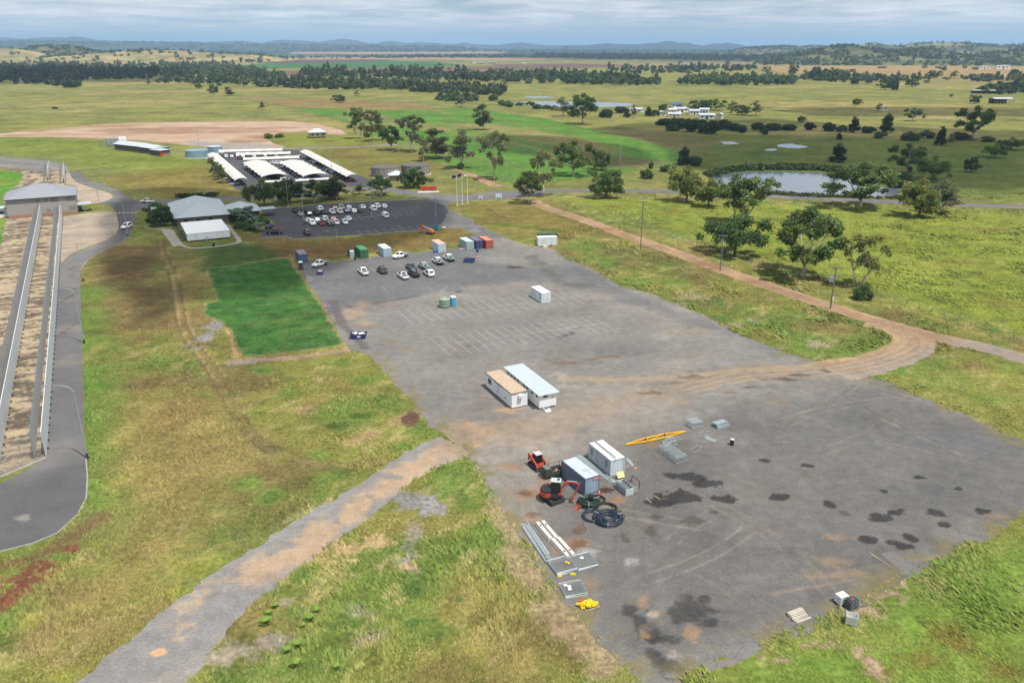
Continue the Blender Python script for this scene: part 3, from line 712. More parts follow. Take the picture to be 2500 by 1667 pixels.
 d = np.full(len(x), -1e9); d = sdf_poly(x, y, YARD, 30)
 g = sstep(0.42, 0.62, fbm(x, y, 2.2, 221, 4)) * (1 - sstep(0.5, 4.5, d)) * (y < 150)
 mixc(col, (0.16, 0.135, 0.06), (g * 0.85).astype(np.float32))
 return col
M_YARD = ground_mat('gravel_seal', 0.92, 3.4, 0.22, 0.6, 0.16, 0.5, 0.06, spec=0.2, s3=0.07, a3=0.17)
yard = zone('gravel_yard', [YARD], 0.010, M_YARD, paint_yard, 0.7, 2.2, 12, grid=fine_grid(50, 330, -0.4, 0.9, 0.0027))
# ------------------------------------------------------------------ sandy access track in the foreground
TRK = [D(*p) for p in ((1015, 1000), (960, 1022), (900, 1060), (840, 1100), (740, 1160), (640, 1220), (560, 1270), (480, 1325), (400, 1380), (300, 1465), (230, 1520), (150, 1580), (60, 1650),
     (300, 1700), (420, 1570), (480, 1500), (520, 1450), (580, 1395), (640, 1350), (700, 1300), (780, 1240), (850, 1190), (920, 1130), (980, 1085), (1050, 1056), (1080, 1040))]
def paint_track(x, y):
 col = np.empty((len(x), 3), np.float32); col[:] = (0.205, 0.195, 0.185)
 mixc(col, (0.26, 0.235, 0.205), sstep(0.45, 0.7, fbm(x, y, 5, 301, 4, rot=R(52), stretch=3)) * 0.7)
 mid = spline(DP((1040, 1030), (960, 1075), (870, 1135), (760, 1210), (660, 1275), (590, 1315)), 6)
 stroke(col, x, y, mid, 3.4, C_SAND, 0.8, 0.8, 0.7, 2.6, 302)
 for p in ((540, 1420, 50, 30), (600, 1380, 50, 16), (470, 1470, 50, 26), (440, 1530, 40, 26), (385, 1592, 24, 12), (420, 1560, 40, 10), (500, 1440, 30, 26)):
  spot(col, x, y, *p, (0.36, 0.27, 0.18), 0.65, 0.9, nz=1.1, nsc=0.9)
 spot(col, x, y, 386, 1592, 24, 11, (0.47, 0.31, 0.165), 0.95, 0.3, nz=0.3)
 for p in ((890, 1155, 26, 8), (900, 1210, 16, 9), (845, 1225, 16, 6), (700, 1330, 30, 14), (660, 1345, 30, 16), (770, 1265, 18, 10), (820, 1270, 14, 10), (960, 1165, 30, 8), (800, 1250, 8, 5), (730, 1310, 18, 6)):
  spot(col, x, y, *p, (0.20, 0.19, 0.18), 0.85, 0.5, nz=0.7, nsc=0.8)
 yq = sdf_poly(x, y, YARD, 12) + (fbm(x, y, 2, 303, 3) - .5) * 5; mixc(col, (0.245, 0.188, 0.132), sstep(-5, 1, yq).astype(np.float32) * .9)
 return col
zone('access_track', [TRK], 0.016, M_YARD, paint_track, 0.8, 2.4, 13, grid=fine_grid(50, 125, -0.8, 0.05, 0.003))
# ------------------------------------------------------------------ orange dirt road with its side loop
DR = spline(NP((960, 330), (1000, 352), (1060, 385), (1120, 412), (1180, 440), (1215, 456)), 6)
DR2 = spline(NP((1300, 490), (1340, 510), (1420, 535), (1520, 572), (1620, 606), (1700, 636), (1800, 672), (1900, 706), (2000, 740), (2100, 772), (2200, 800), (2300, 826), (2400, 848), (2520, 880), (2640, 910)), 6)
LOOP = spline(NP((2120, 785), (2185, 800), (2230, 825), (2225, 850), (2160, 878), (2090, 895), (2030, 906)), 6)
def paint_dirt(x, y):
 col = np.empty((len(x), 3), np.float32); col[:] = (0.250, 0.168, 0.100)
 mixc(col, (0.36, 0.245, 0.14), sstep(0.45, 0.68, fbm(x, y, 6, 311, 4)) * 0.7)
 for q in (DR, DR2):
  for dd in (-1.1, 0.9):
   stroke(col, x, y, offset(q, dd), 0.5, (0.215, 0.115, 0.060), 0.6, 0.8, 0.6, 4)
  stroke(col, x, y, offset(q, 2.0), 0.5, (0.40, 0.28, 0.17), 0.6, 0.8, 0.6, 4)
 for p in ((1720, 645, 70, 10), (1830, 690, 60, 8), (1480, 560, 40, 5), (1740, 655, 40, 5)):
  spot(col, x, y, *p, (0.20, 0.085, 0.045), 0.7, 0.8)
 mixc(col, (0.235, 0.205, 0.175), (1 - sstep(-4, 5, y - 149 - (x - 78) * 0.5)).astype(np.float32) * 0.85 * (x > 45))
 for dd in (-2.4, -1.0, 0.9, 2.3):
  stroke(col, x, y, offset(LOOP, dd), 0.5, (0.20, 0.135, 0.085), 0.55, 0.8, 0.9, 3)
 for dd in (-1.7, 1.6):
  stroke(col, x, y, offset(LOOP, dd), 0.6, (0.29, 0.225, 0.16), 0.5, 0.8, 0.8, 3)
 return col
dirt_polys = [ribbon(DR, 5.5), ribbon(DR2, 5.7), ribbon(LOOP, [7.5] * 8 + [8.5] * 20 + [9.5] * (len(LOOP) - 28))]
zone('dirt_road', dirt_polys, 0.020, M_YARD, paint_dirt, 0.9, 2.0, 14)
# ------------------------------------------------------------------ mown lawn
LAWN = NP((505, 655), (600, 645), (690, 628), (708, 632), (730, 665), (756, 700), (790, 750), (815, 795), (840, 835), (835, 843), (780, 852), (700, 862), (620, 872), (590, 872), (572, 845), (565, 815), (540, 790), (497, 768), (500, 740), (530, 735), (512, 690))
def paint_lawn(x, y):
 col = np.empty((len(x), 3), np.float32); col[:] = (0.034, 0.094, 0.024)
 mixc(col, (0.055, 0.135, 0.026), sstep(0.45, 0.68, fbm(x, y, 5, 321, 4, rot=R(27), stretch=1.8)) * 0.7)
 mixc(col, (0.13, 0.15, 0.05), sstep(0.60, 0.76, fbm(x, y, 1.6, 322, 4, rot=R(27), stretch=3)) * 0.5)
 mixc(col, (0.022, 0.075, 0.016), sstep(0.55, 0.72, fbm(x, y, 9, 323, 3)) * 0.6)
 u = x * UX.x + y * UX.y; mixc(col, (0.060, 0.130, 0.034), (0.5 + 0.5 * np.sin(u * 2 * math.pi / 3.4)).astype(np.float32) * .3)
 mixc(col, (0.12, 0.135, 0.045), sstep(0.6, 0.74, fbm(x, y, 4, 325, 4)) * 0.25)
 d = sdf_poly(x, y, LAWN, 10)
 mixc(col, (0.26, 0.19, 0.10), ((1 - sstep(0.0, 0.9, d + (fbm(x, y, 2, 324, 3) - .5) * 1.2)) * 0.7).astype(np.float32))
 return col
zone('lawn', [LAWN], 0.014, M_GRASS, paint_lawn, 0.4, 1.6, 15)
# ------------------------------------------------------------------ car park, roads, paths
M_ASPH = ground_mat('asphalt', 0.9, 3.0, 0.14, 0.22, 0.14, 0.25, 0.03, spec=0.25)
CPARK = NP((640, 514), (653, 510), (704, 507.5), (777, 499.5), (904, 492.5), (1011, 488.5), (1050, 487), (1087, 500), (1095, 515), (1080, 545), (1056, 558), (1027, 562), (894, 572), (777, 579.5), (712, 583.5), (700, 577), (640, 580), (634, 562), (676, 551), (660, 536))
def paint_asph(x, y):
 col = np.empty((len(x), 3), np.float32); col[:] = (0.062, 0.063, 0.070)
 mixc(col, (0.085, 0.084, 0.086), sstep(0.45, 0.7, fbm(x, y, 18, 331, 4)) * 0.7)
 mixc(col, (0.11, 0.105, 0.10), sstep(0.62, 0.78, fbm(x, y, 5, 332, 4)) * 0.35)
 return col
cpark = zone('car_park', [CPARK], 0.014, M_ASPH, paint_asph, 0.0)
ROADA = spline(NP((1190, 470), (1250, 470), (1320, 468), (1400, 466), (1560, 467), (1700, 470), (1900, 480), (2100, 490.5), (2300, 498), (2500, 506), (2680, 513)), 6)
ROADB = spline(NP((1190, 474), (1130, 482), (1060, 480), (1000, 471), (920, 462), (840, 466), (760, 476), (700, 480), (610, 485), (540, 486), (450, 490), (390, 495), (340, 504)), 6)
JUNC = NP((1040, 472), (1085, 475), (1176, 476), (1219, 470), (1262, 464), (1330, 462), (1330, 476), (1240, 486), (1155, 490), (1104, 494), (1087, 503), (1045, 487))
def paint_road(x, y):
 col = np.empty((len(x), 3), np.float32); col[:] = (0.125, 0.120, 0.118)
 mixc(col, (0.165, 0.155, 0.145), sstep(0.45, 0.7, fbm(x, y, 12, 341, 4)) * 0.7)
 return col
zone('road', [ribbon(ROADA, 8.2), ribbon(ROADB, 8.5), JUNC], 0.024, M_ASPH, paint_road, 0.25, 2.0, 16)
PR_OUT = NP((0, 1345), (-60, 1365), (-200, 1400), (-300, 1300), (-200, 1180), (0, 1180), (60, 1150), (113, 1118), (118, 1050), (128, 900), (140, 720), (146, 650), (160, 632), (180, 618), (220, 602), (255, 590), (280, 575), (290, 558), (287, 535), (284, 517), (268, 500), (243, 497), (262, 488), (276, 478), (270, 470), (245, 462), (215, 455), (195, 448), (180, 440), (172, 428), (170, 419),
   (195, 418), (201, 424), (205, 434), (225, 444), (250, 451), (285, 463), (310, 478), (335, 492), (380, 492), (385, 508), (340, 512), (328, 520), (330, 545), (322, 565), (315, 578), (290, 595), (255, 610), (225, 626), (205, 645), (195, 660), (196, 700), (200, 850), (205, 1000), (208, 1120), (212, 1170), (210, 1215), (190, 1255), (140, 1300), (80, 1325))
def paint_prd(x, y):
 col = np.empty((len(x), 3), np.float32); col[:] = (0.150, 0.142, 0.138)
 mixc(col, (0.105, 0.102, 0.105), sstep(0.4, 0.6, fbm(x, y, 26, 351, 3)) * 0.8)
 mixc(col, (0.20, 0.175, 0.15), sstep(0.55, 0.75, fbm(x, y, 10, 352, 4, rot=R(30), stretch=2.5)) * 0.6)
 area(col, x, y, NP((-200, 1180), (60, 1160), (215, 1130), (215, 1250), (0, 1400), (-200, 1420)), (0.088, 0.086, 0.088), 0.85, 5, 3, 9, 353)
 spot(col, x, y, 55, 1262, 30, 8, (0.24, 0.23, 0.21), 0.7, 0.7, nz=1.0)
 area(col, x, y, NP((260, 500), (330, 490), (330, 560), (290, 600), (280, 560)), (0.075, 0.076, 0.08), 0.8, 3, 2, 7, 354)
 for p in ((176, 656, 7, 7), (175, 673, 6, 5), (172, 800, 4, 60), (178, 720, 3, 60)):
  spot(col, x, y, *p, (0.06, 0.057, 0.055), 0.7, 0.7)
 return col
zone('perimeter_road', [PR_OUT], 0.018, M_ASPH, paint_prd, 0.12, 2.0, 17)
M_CONC = ground_mat('concrete_ground', 0.9, 1.8, 0.16, 0.3, 0.14, 0.2, 0.03, spec=0.2)
def paint_conc(x, y):
 col = np.empty((len(x), 3), np.float32); col[:] = (0.33, 0.265, 0.205)
 u = x * UX.x + y * UX.y; v = x * VX.x + y * VX.y
 mixc(col, (0.235, 0.20, 0.165), sstep(0.45, 0.65, fbm(u, v, 3.0, 361, 4, stretch=5)) * 0.75)
 mixc(col, (0.22, 0.19, 0.165), (np.abs(((u + 3.0) % 12) - 6) > 5.85).astype(np.float32) * 0.5)
 mixc(col, (0.38, 0.32, 0.25), sstep(0.6, 0.75, fbm(x, y, 6, 362, 3)) * 0.5)
 return col
APR1 = NP((152, 530), (191, 524), (243, 517), (270, 516), (284, 520), (289, 545), (290, 558), (282, 573), (257, 588), (222, 600), (182, 615), (160, 630), (146, 651))
APR2 = NP((159, 424), (170, 420), (174, 432), (184, 443), (200, 451), (222, 458), (247, 465), (270, 473), (277, 482), (262, 490), (243, 496), (200, 499), (187, 485), (186, 455), (159, 448))
zone('concrete_apron', [APR1, APR2], 0.028, M_CONC, paint_conc, 0.0)
def paint_strip(x, y):
 col = np.empty((len(x), 3), np.float32); col[:] = (0.36, 0.285, 0.19)
 u = x * UX.x + y * UX.y; v = x * VX.x + y * VX.y
 m = fbm(v, u, 1.0, 371, 4, stretch=1.0)
 k = fbm(u, v, 0.9, 372, 4, stretch=6.0)
 mixc(col, (0.050, 0.042, 0.036), sstep(0.42, 0.58, k * 0.75 + fbm(x, y, 9, 373, 3) * 0.25) * 0.85)
 mixc(col, (0.30, 0.225, 0.15), sstep(0.55, 0.7, m) * 0.35)
 return col
OW0, OW1 = G(113, 1117), G(159, 417)
IW0, IW1 = G(54, 820), G(122.4, 413.7)
WDIR = (OW1 - OW0).normalized(); WNRM = Vector((WDIR.y, -WDIR.x, 0))     # towards the perimeter road
IW00 = IW0 - WDIR * 62
STRIP = [OW0, OW1, IW1, IW1 - WNRM * 22, IW00 - WNRM * 30, IW00 - WDIR * 4]
zone('compound_paving', [STRIP], 0.022, M_CONC, paint_strip, 0.0)
def paint_inlawn(x, y):
 col = np.empty((len(x), 3), np.float32); col[:] = (0.085, 0.20, 0.03)
 mixc(col, (0.16, 0.18, 0.035), sstep(0.45, 0.65, fbm(x, y, 12, 381, 3)) * 0.8)
 return col
zone('compound_lawn', [NP((-40, 418), (0, 417), (58, 424), (52, 440), (40, 455), (10, 472), (4, 520), (-40, 522)), NP((-20, 533), (14, 533), (5, 590), (-20, 640))], 0.026, M_GRASS, paint_inlawn, 0.2)
def paint_court(x, y):
 col = np.empty((len(x), 3), np.float32); col[:] = (0.20, 0.19, 0.175)
 mixc(col, (0.27, 0.235, 0.19), sstep(0.45, 0.7, fbm(x, y, 9, 391, 3, stretch=4)) * 0.8)
 return col
zone('gravel_court', [NP((-60, 378), (0, 384), (60, 388), (120, 394), (165, 404), (168, 420), (118, 416), (60, 414), (0, 408), (-60, 402))], 0.008, M_YARD, paint_court, 0.6, 6, 18)
def paint_bare(x, y):
 col = np.empty((len(x), 3), np.float32); col[:] = (0.365, 0.255, 0.175)
 mixc(col, (0.235, 0.135, 0.08), sstep(0.55, 0.68, fbm(x, y, 22, 401, 4, rot=R(10), stretch=5)) * 0.8)
 mixc(col, (0.42, 0.33, 0.24), sstep(0.55, 0.7, fbm(x, y, 40, 402, 3)) * 0.6)
 spot(col, x, y, 640, 335, 70, 7, (0.21, 0.09, 0.05), 0.85, 0.8)
 spot(col, x, y, 700, 325, 60, 5, (0.20, 0.10, 0.06), 0.7, 0.8)
 area(col, x, y, NP((460, 345), (560, 350), (640, 352), (700, 362), (560, 372), (470, 360)), (0.25, 0.225, 0.20), 0.9, 5, 4, 20, 403)
 return col
zone('bare_field', [NP((-80, 332), (0, 326), (120, 316), (270, 303), (420, 299), (560, 297), (700, 297), (760, 301), (812, 312), (858, 330), (830, 332), (760, 322), (690, 325), (640, 338), (700, 360), (660, 366), (560, 368), (480, 358), (360, 345), (240, 338), (120, 335), (0, 336), (-80, 345))], 0.05, M_YARD, paint_bare, 3.0, 14, 19)
zone('farm_track', [ribbon(spline(NP((660, 366), (760, 362), (850, 360), (930, 356), (990, 352)), 5), 5.5)], 0.06, M_YARD, flat((0.21, 0.195, 0.175)), 0.6, 5, 20)
SPARK = NP((500, 372), (530, 366), (700, 364), (760, 372), (800, 395), (905, 440), (940, 452), (900, 458), (830, 455), (700, 468), (610, 470), (575, 462), (545, 430))
zone('staff_car_park', [SPARK], 0.03, M_ASPH, paint_asph, 0.3, 3, 21)
def paint_path(x, y):
 col = np.empty((len(x), 3), np.float32); col[:] = (0.33, 0.30, 0.255)
 mixc(col, (0.27, 0.245, 0.21), sstep(0.5, 0.7, fbm(x, y, 3, 411, 3)) * 0.7)
 return col
zone('footpath', [ribbon(spline(NP((352, 552), (368, 558), (408, 561), (420, 566), (430, 590), (440, 597), (470, 606), (520, 603), (560, 597), (584, 590), (570, 568), (558, 553), (548, 548)), 5), 1.5),
    ribbon(NP((405, 560), (436, 600)), 3.2), ribbon(spline(NP((478, 468), (540, 465), (600, 461)), 4), 1.6), NP((428, 600), (441, 598), (431, 602), (412, 603))], 0.030, M_CONC, paint_path, 0.0)
# ------------------------------------------------------------------ fields further out
def paint_crop(x, y):
 col = np.empty((len(x), 3), np.float32); col[:] = (0.078, 0.168, 0.030)
 p0 = G(1250, 455); ang = R(118)
 s = (x - p0.x) * math.cos(ang) + (y - p0.y) * math.sin(ang)          # along the rows
 t = -(x - p0.x) * math.sin(ang) + (y - p0.y) * math.cos(ang)
 rowsn = fbm(s, t, 9, 421, 3, stretch=14)
 mixc(col, (0.125, 0.150, 0.042), sstep(0.45, 0.65, rowsn) * 0.4)
 mixc(col, (0.20, 0.165, 0.075), (sstep(0.55, 0.68, fbm(s, t, 24, 422, 3, stretch=7)) * sstep(60, 140, s) * 0.7).astype(np.float32))
 area(col, x, y, NP((560, 236), (820, 240), (1080, 262), (960, 270), (700, 262)), (0.205, 0.140, 0.062), 0.9, 12, 6, 40, 423)
 area(col, x, y, NP((1060, 300), (1220, 305), (1400, 335), (1500, 372), (1430, 380), (1280, 340), (1100, 312)), (0.21, 0.165, 0.070), 0.75, 9, 9, 30, 424)
 area(col, x, y, NP((1400, 370), (1640, 395), (1600, 415), (1440, 410)), (0.12, 0.085, 0.045), 0.7, 5, 4, 16, 425)
 for p in ((830, 275, 90, 8), (960, 290, 120, 8), (1180, 370, 120, 24), (1060, 330, 80, 12)):
  spot(col, x, y, *p, (0.060, 0.165, 0.026), 0.7, 0.9)
 return col
zone('crop_field', [NP((560, 232), (700, 236), (900, 243), (1100, 262), (1230, 272), (1330, 290), (1480, 325), (1600, 352), (1690, 388), (1655, 404), (1560, 416), (1450, 432), (1300, 452), (1230, 445), (1130, 418), (1040, 385), (950, 346), (860, 305), (780, 282), (690, 260), (610, 246))], 0.07, M_GRASS, paint_crop, 2.0, 10, 22)
def fieldp(c, c2, sc, seed):
 def f(x, y):
  col = np.empty((len(x), 3), np.float32); col[:] = c
  mixc(col, c2, sstep(0.45, 0.65, fbm(x, y, sc, seed, 3, rot=0.2, stretch=5)) * 0.8)
  return col
 return f
for i, (nm, poly, c, c2) in enumerate((
  ('green_field', ((590, 160), (700, 152), (900, 148), (1060, 152), (1130, 158), (1040, 166), (860, 168), (720, 167), (600, 170)), (0.055, 0.135, 0.045), (0.045, 0.10, 0.035)),
  ('ploughed_field', ((640, 176), (900, 166), (1060, 164), (1250, 160), (1330, 166), (1100, 174), (900, 178), (700, 186)), (0.165, 0.105, 0.075), (0.13, 0.085, 0.065)),
  ('ploughed_field', ((560, 152), (700, 147), (1000, 146), (900, 151), (700, 156)), (0.10, 0.065, 0.055), (0.13, 0.08, 0.065)),
  ('stubble_field', ((600, 141), (900, 139), (1240, 140), (1500, 143), (1240, 148), (900, 146), (620, 147)), (0.29, 0.205, 0.13), (0.23, 0.17, 0.11)),
  ('stubble_field', ((720, 127), (1000, 125), (1240, 127), (1220, 131), (900, 133), (700, 132)), (0.30, 0.22, 0.15), (0.25, 0.18, 0.12)),
  ('green_field', ((470, 168), (600, 172), (690, 183), (560, 186), (460, 180)), (0.075, 0.125, 0.035), (0.06, 0.11, 0.04)),
  ('green_field', ((620, 135), (860, 134), (1100, 136), (900, 139), (640, 140)), (0.085, 0.12, 0.05), (0.10, 0.12, 0.05)),
  ('ploughed_field', ((1200, 158), (1400, 156), (1560, 160), (1440, 166), (1240, 170)), (0.12, 0.08, 0.065), (0.16, 0.105, 0.075)),
  ('stubble_field', ((1850, 165), (2100, 160), (2350, 162), (2600, 166), (2600, 196), (2350, 190), (2100, 185), (1900, 178)), (0.29, 0.20, 0.095), (0.235, 0.175, 0.075)))):
 zone(nm, [NP(*poly)], 0.16 + 0.04 * i, M_GRASS, fieldp(c, c2, 60, 500 + i), 6.0, 60, 30 + i)
# ------------------------------------------------------------------ water
def water_mat(name, col, rough, bs, bst):
 m = newmat(name)
 out = nd(m, 'ShaderNodeOutputMaterial'); b = nd(m, 'ShaderNodeBsdfPrincipled'); lk(m, b.outputs[0], out.inputs[0])
 b.inputs['Base Color'].default_value = (*col, 1); b.inputs['Roughness'].default_value = rough; b.inputs['IOR'].default_value = 1.333; b.inputs['Specular IOR Level'].default_value = 0.8
 tcn = nd(m, 'ShaderNodeTexCoord'); nz = nd(m, 'ShaderNodeTexNoise'); nz.inputs['Scale'].default_value = bs; nz.inputs['Detail'].default_value = 5
 mp = nd(m, 'ShaderNodeMapping'); mp.inputs['Scale'].default_value = (1, 0.5, 1); lk(m, tcn.outputs['Object'], mp.inputs[0]); lk(m, mp.outputs[0], nz.inputs['Vector'])
 bp = nd(m, 'ShaderNodeBump'); bp.inputs['Strength'].default_value = bst; bp.inputs['Distance'].default_value = 0.1
 lk(m, nz.outputs[0], bp.inputs['Height']); lk(m, bp.outputs[0], b.inputs['Normal'])
 return m
M_WATER = water_mat('pond_water', (0.10, 0.125, 0.15), 0.10, 1.2, 0.4)
M_PUDDLE = water_mat('puddle_water', (0.15, 0.13, 0.11), 0.05, 3.0, 0.03)
POND = NP((1738, 437), (1760, 427), (1800, 421), (1860, 419), (1960, 420), (2040, 425), (2075, 430), (2080, 440), (2110, 458), (2150, 458), (2195, 458), (2196, 470), (2185, 481), (2140, 482), (2060, 479), (1960, 474), (1860, 468), (1790, 462), (1750, 450))
zone('pond', [POND], 0.05, M_WATER, flat((0, 0, 0)), 1.0, 5, 41)
zone('lagoon', [NP((1255, 250), (1330, 248), (1480, 250), (1548, 254), (1535, 260), (1440, 264), (1350, 262), (1260, 256)), NP((1275, 235), (1340, 236), (1362, 240), (1300, 241))], 0.10, M_WATER, flat((0, 0, 0)), 3, 20, 42)
zone('marsh_water', [NP((1752, 346), (1790, 346), (1808, 352), (1770, 353)), NP((1895, 354), (1930, 351), (1972, 358), (1950, 364), (1905, 360)), NP((1868, 365), (1895, 363), (1892, 370), (1872, 369))], 0.08, M_WATER, flat((0, 0, 0)), 2.5, 5, 43)
zone('puddle', [NP((1141, 561), (1160, 558), (1178, 562), (1172, 568), (1150, 569)), NP((1143, 555), (1170, 552), (1180, 554), (1160, 557))], 0.022, M_PUDDLE, flat((0, 0, 0)), 0.5, 2, 44)
zone('puddle', [NP((748, 675), (758, 670), (765, 682), (762, 690), (747, 685))], 0.022, M_PUDDLE, flat((0, 0, 0)), 0.4, 1.5, 45)
# ------------------------------------------------------------------ foliage
def leaf_mat():
 m = newmat('foliage')
 out = nd(m, 'ShaderNodeOutputMaterial'); b = nd(m, 'ShaderNodeBsdfPrincipled'); tr = nd(m, 'ShaderNodeBsdfTranslucent'); mxs = nd(m, 'ShaderNodeMixShader')
 at = nd(m, 'ShaderNodeAttribute', attribute_name='col'); oi = nd(m, 'ShaderNodeObjectInfo')
 mu = nd(m, 'ShaderNodeVectorMath', operation='MULTIPLY'); lk(m, at.outputs['Color'], mu.inputs[0]); lk(m, oi.outputs['Color'], mu.inputs[1])
 lk(m, mu.outputs[0], b.inputs['Base Color']); lk(m, mu.outputs[0], tr.inputs['Color'])
 b.inputs['Roughness'].default_value = 0.6; b.inputs['Specular IOR Level'].default_value = 0.25
 mxs.inputs[0].default_value = 0.35
 lk(m, b.outputs[0], mxs.inputs[1]); lk(m, tr.outputs[0], mxs.inputs[2]); lk(m, mxs.outputs[0], out.inputs[0])
 return m
M_LEAF = leaf_mat()
M_TUFT = leaf_mat(); M_TUFT.name = 'grass_blades'
_gn = nd(M_TUFT, 'ShaderNodeCombineXYZ'); _gn.inputs[2].default_value = 1.0
for _q in M_TUFT.node_tree.nodes:
 if _q.type in ('BSDF_PRINCIPLED', 'BSDF_TRANSLUCENT'): lk(M_TUFT, _gn.outputs[0], _q.inputs['Normal'])
 if _q.type == 'MIX_SHADER': _q.inputs[0].default_value = 0.0
 if _q.type == 'BSDF_PRINCIPLED': _q.inputs['Specular IOR Level'].default_value = 0.05
M_BARK_P = mat('bark_pale', (0.42, 0.37, 0.31), 0.85, var=0.35, scale=1.2)
M_BARK_D = mat('bark_dark', (0.13, 0.10, 0.08), 0.9, var=0.3, scale=1.5)
def cards(C, size, rg, flatten=0.5, col=None, var=0.3):
 """leaf sprays: one small quad at every point of C"""
 n = len(C)
 a = rg.normal(size=(n, 3)); a[:, 2] *= flatten; a /= np.linalg.norm(a, axis=1)[:, None] + 1e-9
 b = rg.normal(size=(n, 3)); b -= a * (a * b).sum(1)[:, None]; b /= np.linalg.norm(b, axis=1)[:, None] + 1e-9
 s = (size * rg.uniform(0.55, 1.25, n))[:, None]
 V = np.stack([C - a * s * 0.5 - b * s * 0.28, C + a * s * 0.5 - b * s * 0.28, C + a * s * 0.5 + b * s * 0.28, C - a * s * 0.5 + b * s * 0.28], 1).reshape(-1, 3)
 F = np.arange(4 * n).reshape(-1, 4)
 cc = np.repeat(col * rg.uniform(1 - var, 1 + var, (n, 1)), 4, 0)
 return V, F, cc
def make_crown(name, clumps, per, size, rg, green, spread=0.3, drop=0.0):
 per *= 1.7; size *= .82
 P = []; Cc = []
 for (c, r) in clumps:
  k = max(8, int(per * r * r))
  d = rg.normal(size=(k, 3)); d /= np.linalg.norm(d, axis=1)[:, None]
  rad = r * (rg.uniform(0.2, 1.0, k) ** 0.6 * rg.uniform(.85, 1.3, k))[:, None]
  q = np.array(c)[None, :] + d * rad * np.array([1, 1, 0.85])[None, :]
  q[:, 2] -= drop * rg.uniform(0, 1, k) ** 2
  P.append(q); tone = np.array(green) * rg.uniform(1 - spread, 1 + spread)
  tone[0] *= rg.uniform(0.85, 1.2)
  Cc.append(np.repeat(tone[None, :], k, 0))
 V, F, cc = cards(np.concatenate(P), size, rg, 0.6, np.concatenate(Cc))
 return np_mesh(name, V, F, M_LEAF, cc)
PROTO = {}
def proto_tree(key, h, crown_w, trunk_h, nlimb, clump_r, seed, green, pale=True, per=70, size=0.5, lean=0.3, flat_top=1.0, trunk_r=0.28, fork=1, drop=0.3, upper=0.95, sub=3, tilt=0.0):
 rg = np.random.default_rng(seed)
 mb = MB(); clumps = []
 for f in range(fork):
  fa = f * 2 * math.pi / fork + rg.uniform(0, 1)
  base = Vector((math.cos(fa), math.sin(fa), 0)) * (0.25 if fork > 1 else 0)
  out = Vector((math.cos(fa), math.sin(fa), 0)) * (crown_w * 0.20 if fork > 1 else tilt)
  top = base + out + Vector((rg.uniform(-lean, lean), rg.uniform(-lean, lean), trunk_h))
  mid = base.lerp(top, 0.5) + Vector((rg.uniform(-.2, .2), rg.uniform(-.2, .2), 0))
  mb.tube([base - Vector((0, 0, 0.3)), base.lerp(mid, .5), mid, top], [trunk_r * 1.25, trunk_r, trunk_r * .85, trunk_r * .65], 7)
  for l in range(nlimb):
   a = fa + (l + rg.uniform(-.3, .3)) * 2 * math.pi / nlimb
   rr = crown_w * 0.5 * rg.uniform(0.35, 0.95) * (0.75 if fork > 1 else 1)
   zt = trunk_h + (h * upper - trunk_h) * rg.uniform(0.12, 1.0) * flat_top
   st = base.lerp(top, rg.uniform(0.65, 1.0))
   end = Vector((top.x * 0.6 + math.cos(a) * rr, top.y * 0.6 + math.sin(a) * rr, zt))
   m2 = st.lerp(end, 0.5) + Vector((0, 0, -0.06 * h * rg.uniform(-.5, 1)))
   mb.tube([st, m2, end], [trunk_r * .5, trunk_r * .33, trunk_r * .14], 5)
   clumps.append((tuple(end), clump_r * rg.uniform(.75, 1.2)))
   for s2 in range(sub):
    off = Vector(rg.normal(size=3)) * clump_r * 1.0; off.z *= 0.6
    e2 = end.lerp(m2, rg.uniform(0, .55)) + off
    e2.z = min(e2.z, h - clump_r * .5)
    mb.tube([m2.lerp(end, .4), e2], [trunk_r * .2, trunk_r * .08], 4)
    clumps.append((tuple(e2), clump_r * rg.uniform(.55, 1.0)))
  clumps.append(((top.x, top.y, h - clump_r * 0.7), clump_r))
 tm = mb.mesh('trunk', M_BARK_P if pale else M_BARK_D, True)
 cm = make_crown('crown', clumps, per, size, rg, green, drop=drop)
 PROTO[key] = (h, crown_w, tm, cm)
def proto_bush(key, h, w, n, r, seed, green, per=80, size=0.4, stem=True, top=1.0):
 rg = np.random.default_rng(seed); cl = []
 for i in range(n):
  a = rg.uniform(0, 6.28); q = math.sqrt(rg.uniform(0, 1)); z = rg.uniform(0.25, 1) * (h - r * .6) * (1 - 0.35 * q * q * top)
  cl.append(((math.cos(a) * q * (w / 2 - r * .5), math.sin(a) * q * (w / 2 - r * .5), max(z, r * .55)), r * rg.uniform(.75, 1.15)))
 mb = MB()
 for k in range(4):
  a = k * 1.6; mb.tube([(0, 0, -.2), (math.cos(a) * .3, math.sin(a) * .3, h * .3), (math.cos(a) * w * .18, math.sin(a) * w * .18, h * .7)], [.14, .1, .04], 5)
 PROTO[key] = (h, w, mb.mesh('trunk', M_BARK_D, True), make_crown('crown', cl, per, size, rg, green))
GUM = (0.195, 0.225, 0.090); DK = (0.090, 0.142, 0.046); MID = (0.130, 0.200, 0.056); LT = (0.20, 0.25, 0.062)
proto_tree('gum_a', 14, 10, 3.8, 8, 1.3, 11, GUM, per=60, size=0.55)
proto_tree('gum_b', 16, 9, 4.2, 6, 1.25, 12, GUM, per=58, size=0.55, fork=2, trunk_r=.22)
proto_tree('gum_c', 13, 7, 3.8, 5, 1.3, 13, (0.18, 0.20, 0.095), per=64, size=0.5, lean=.6)
proto_tree('gum_dark', 15, 13, 3.6, 10, 1.5, 14, MID, pale=True, per=64, size=0.6, trunk_r=.38, sub=4)
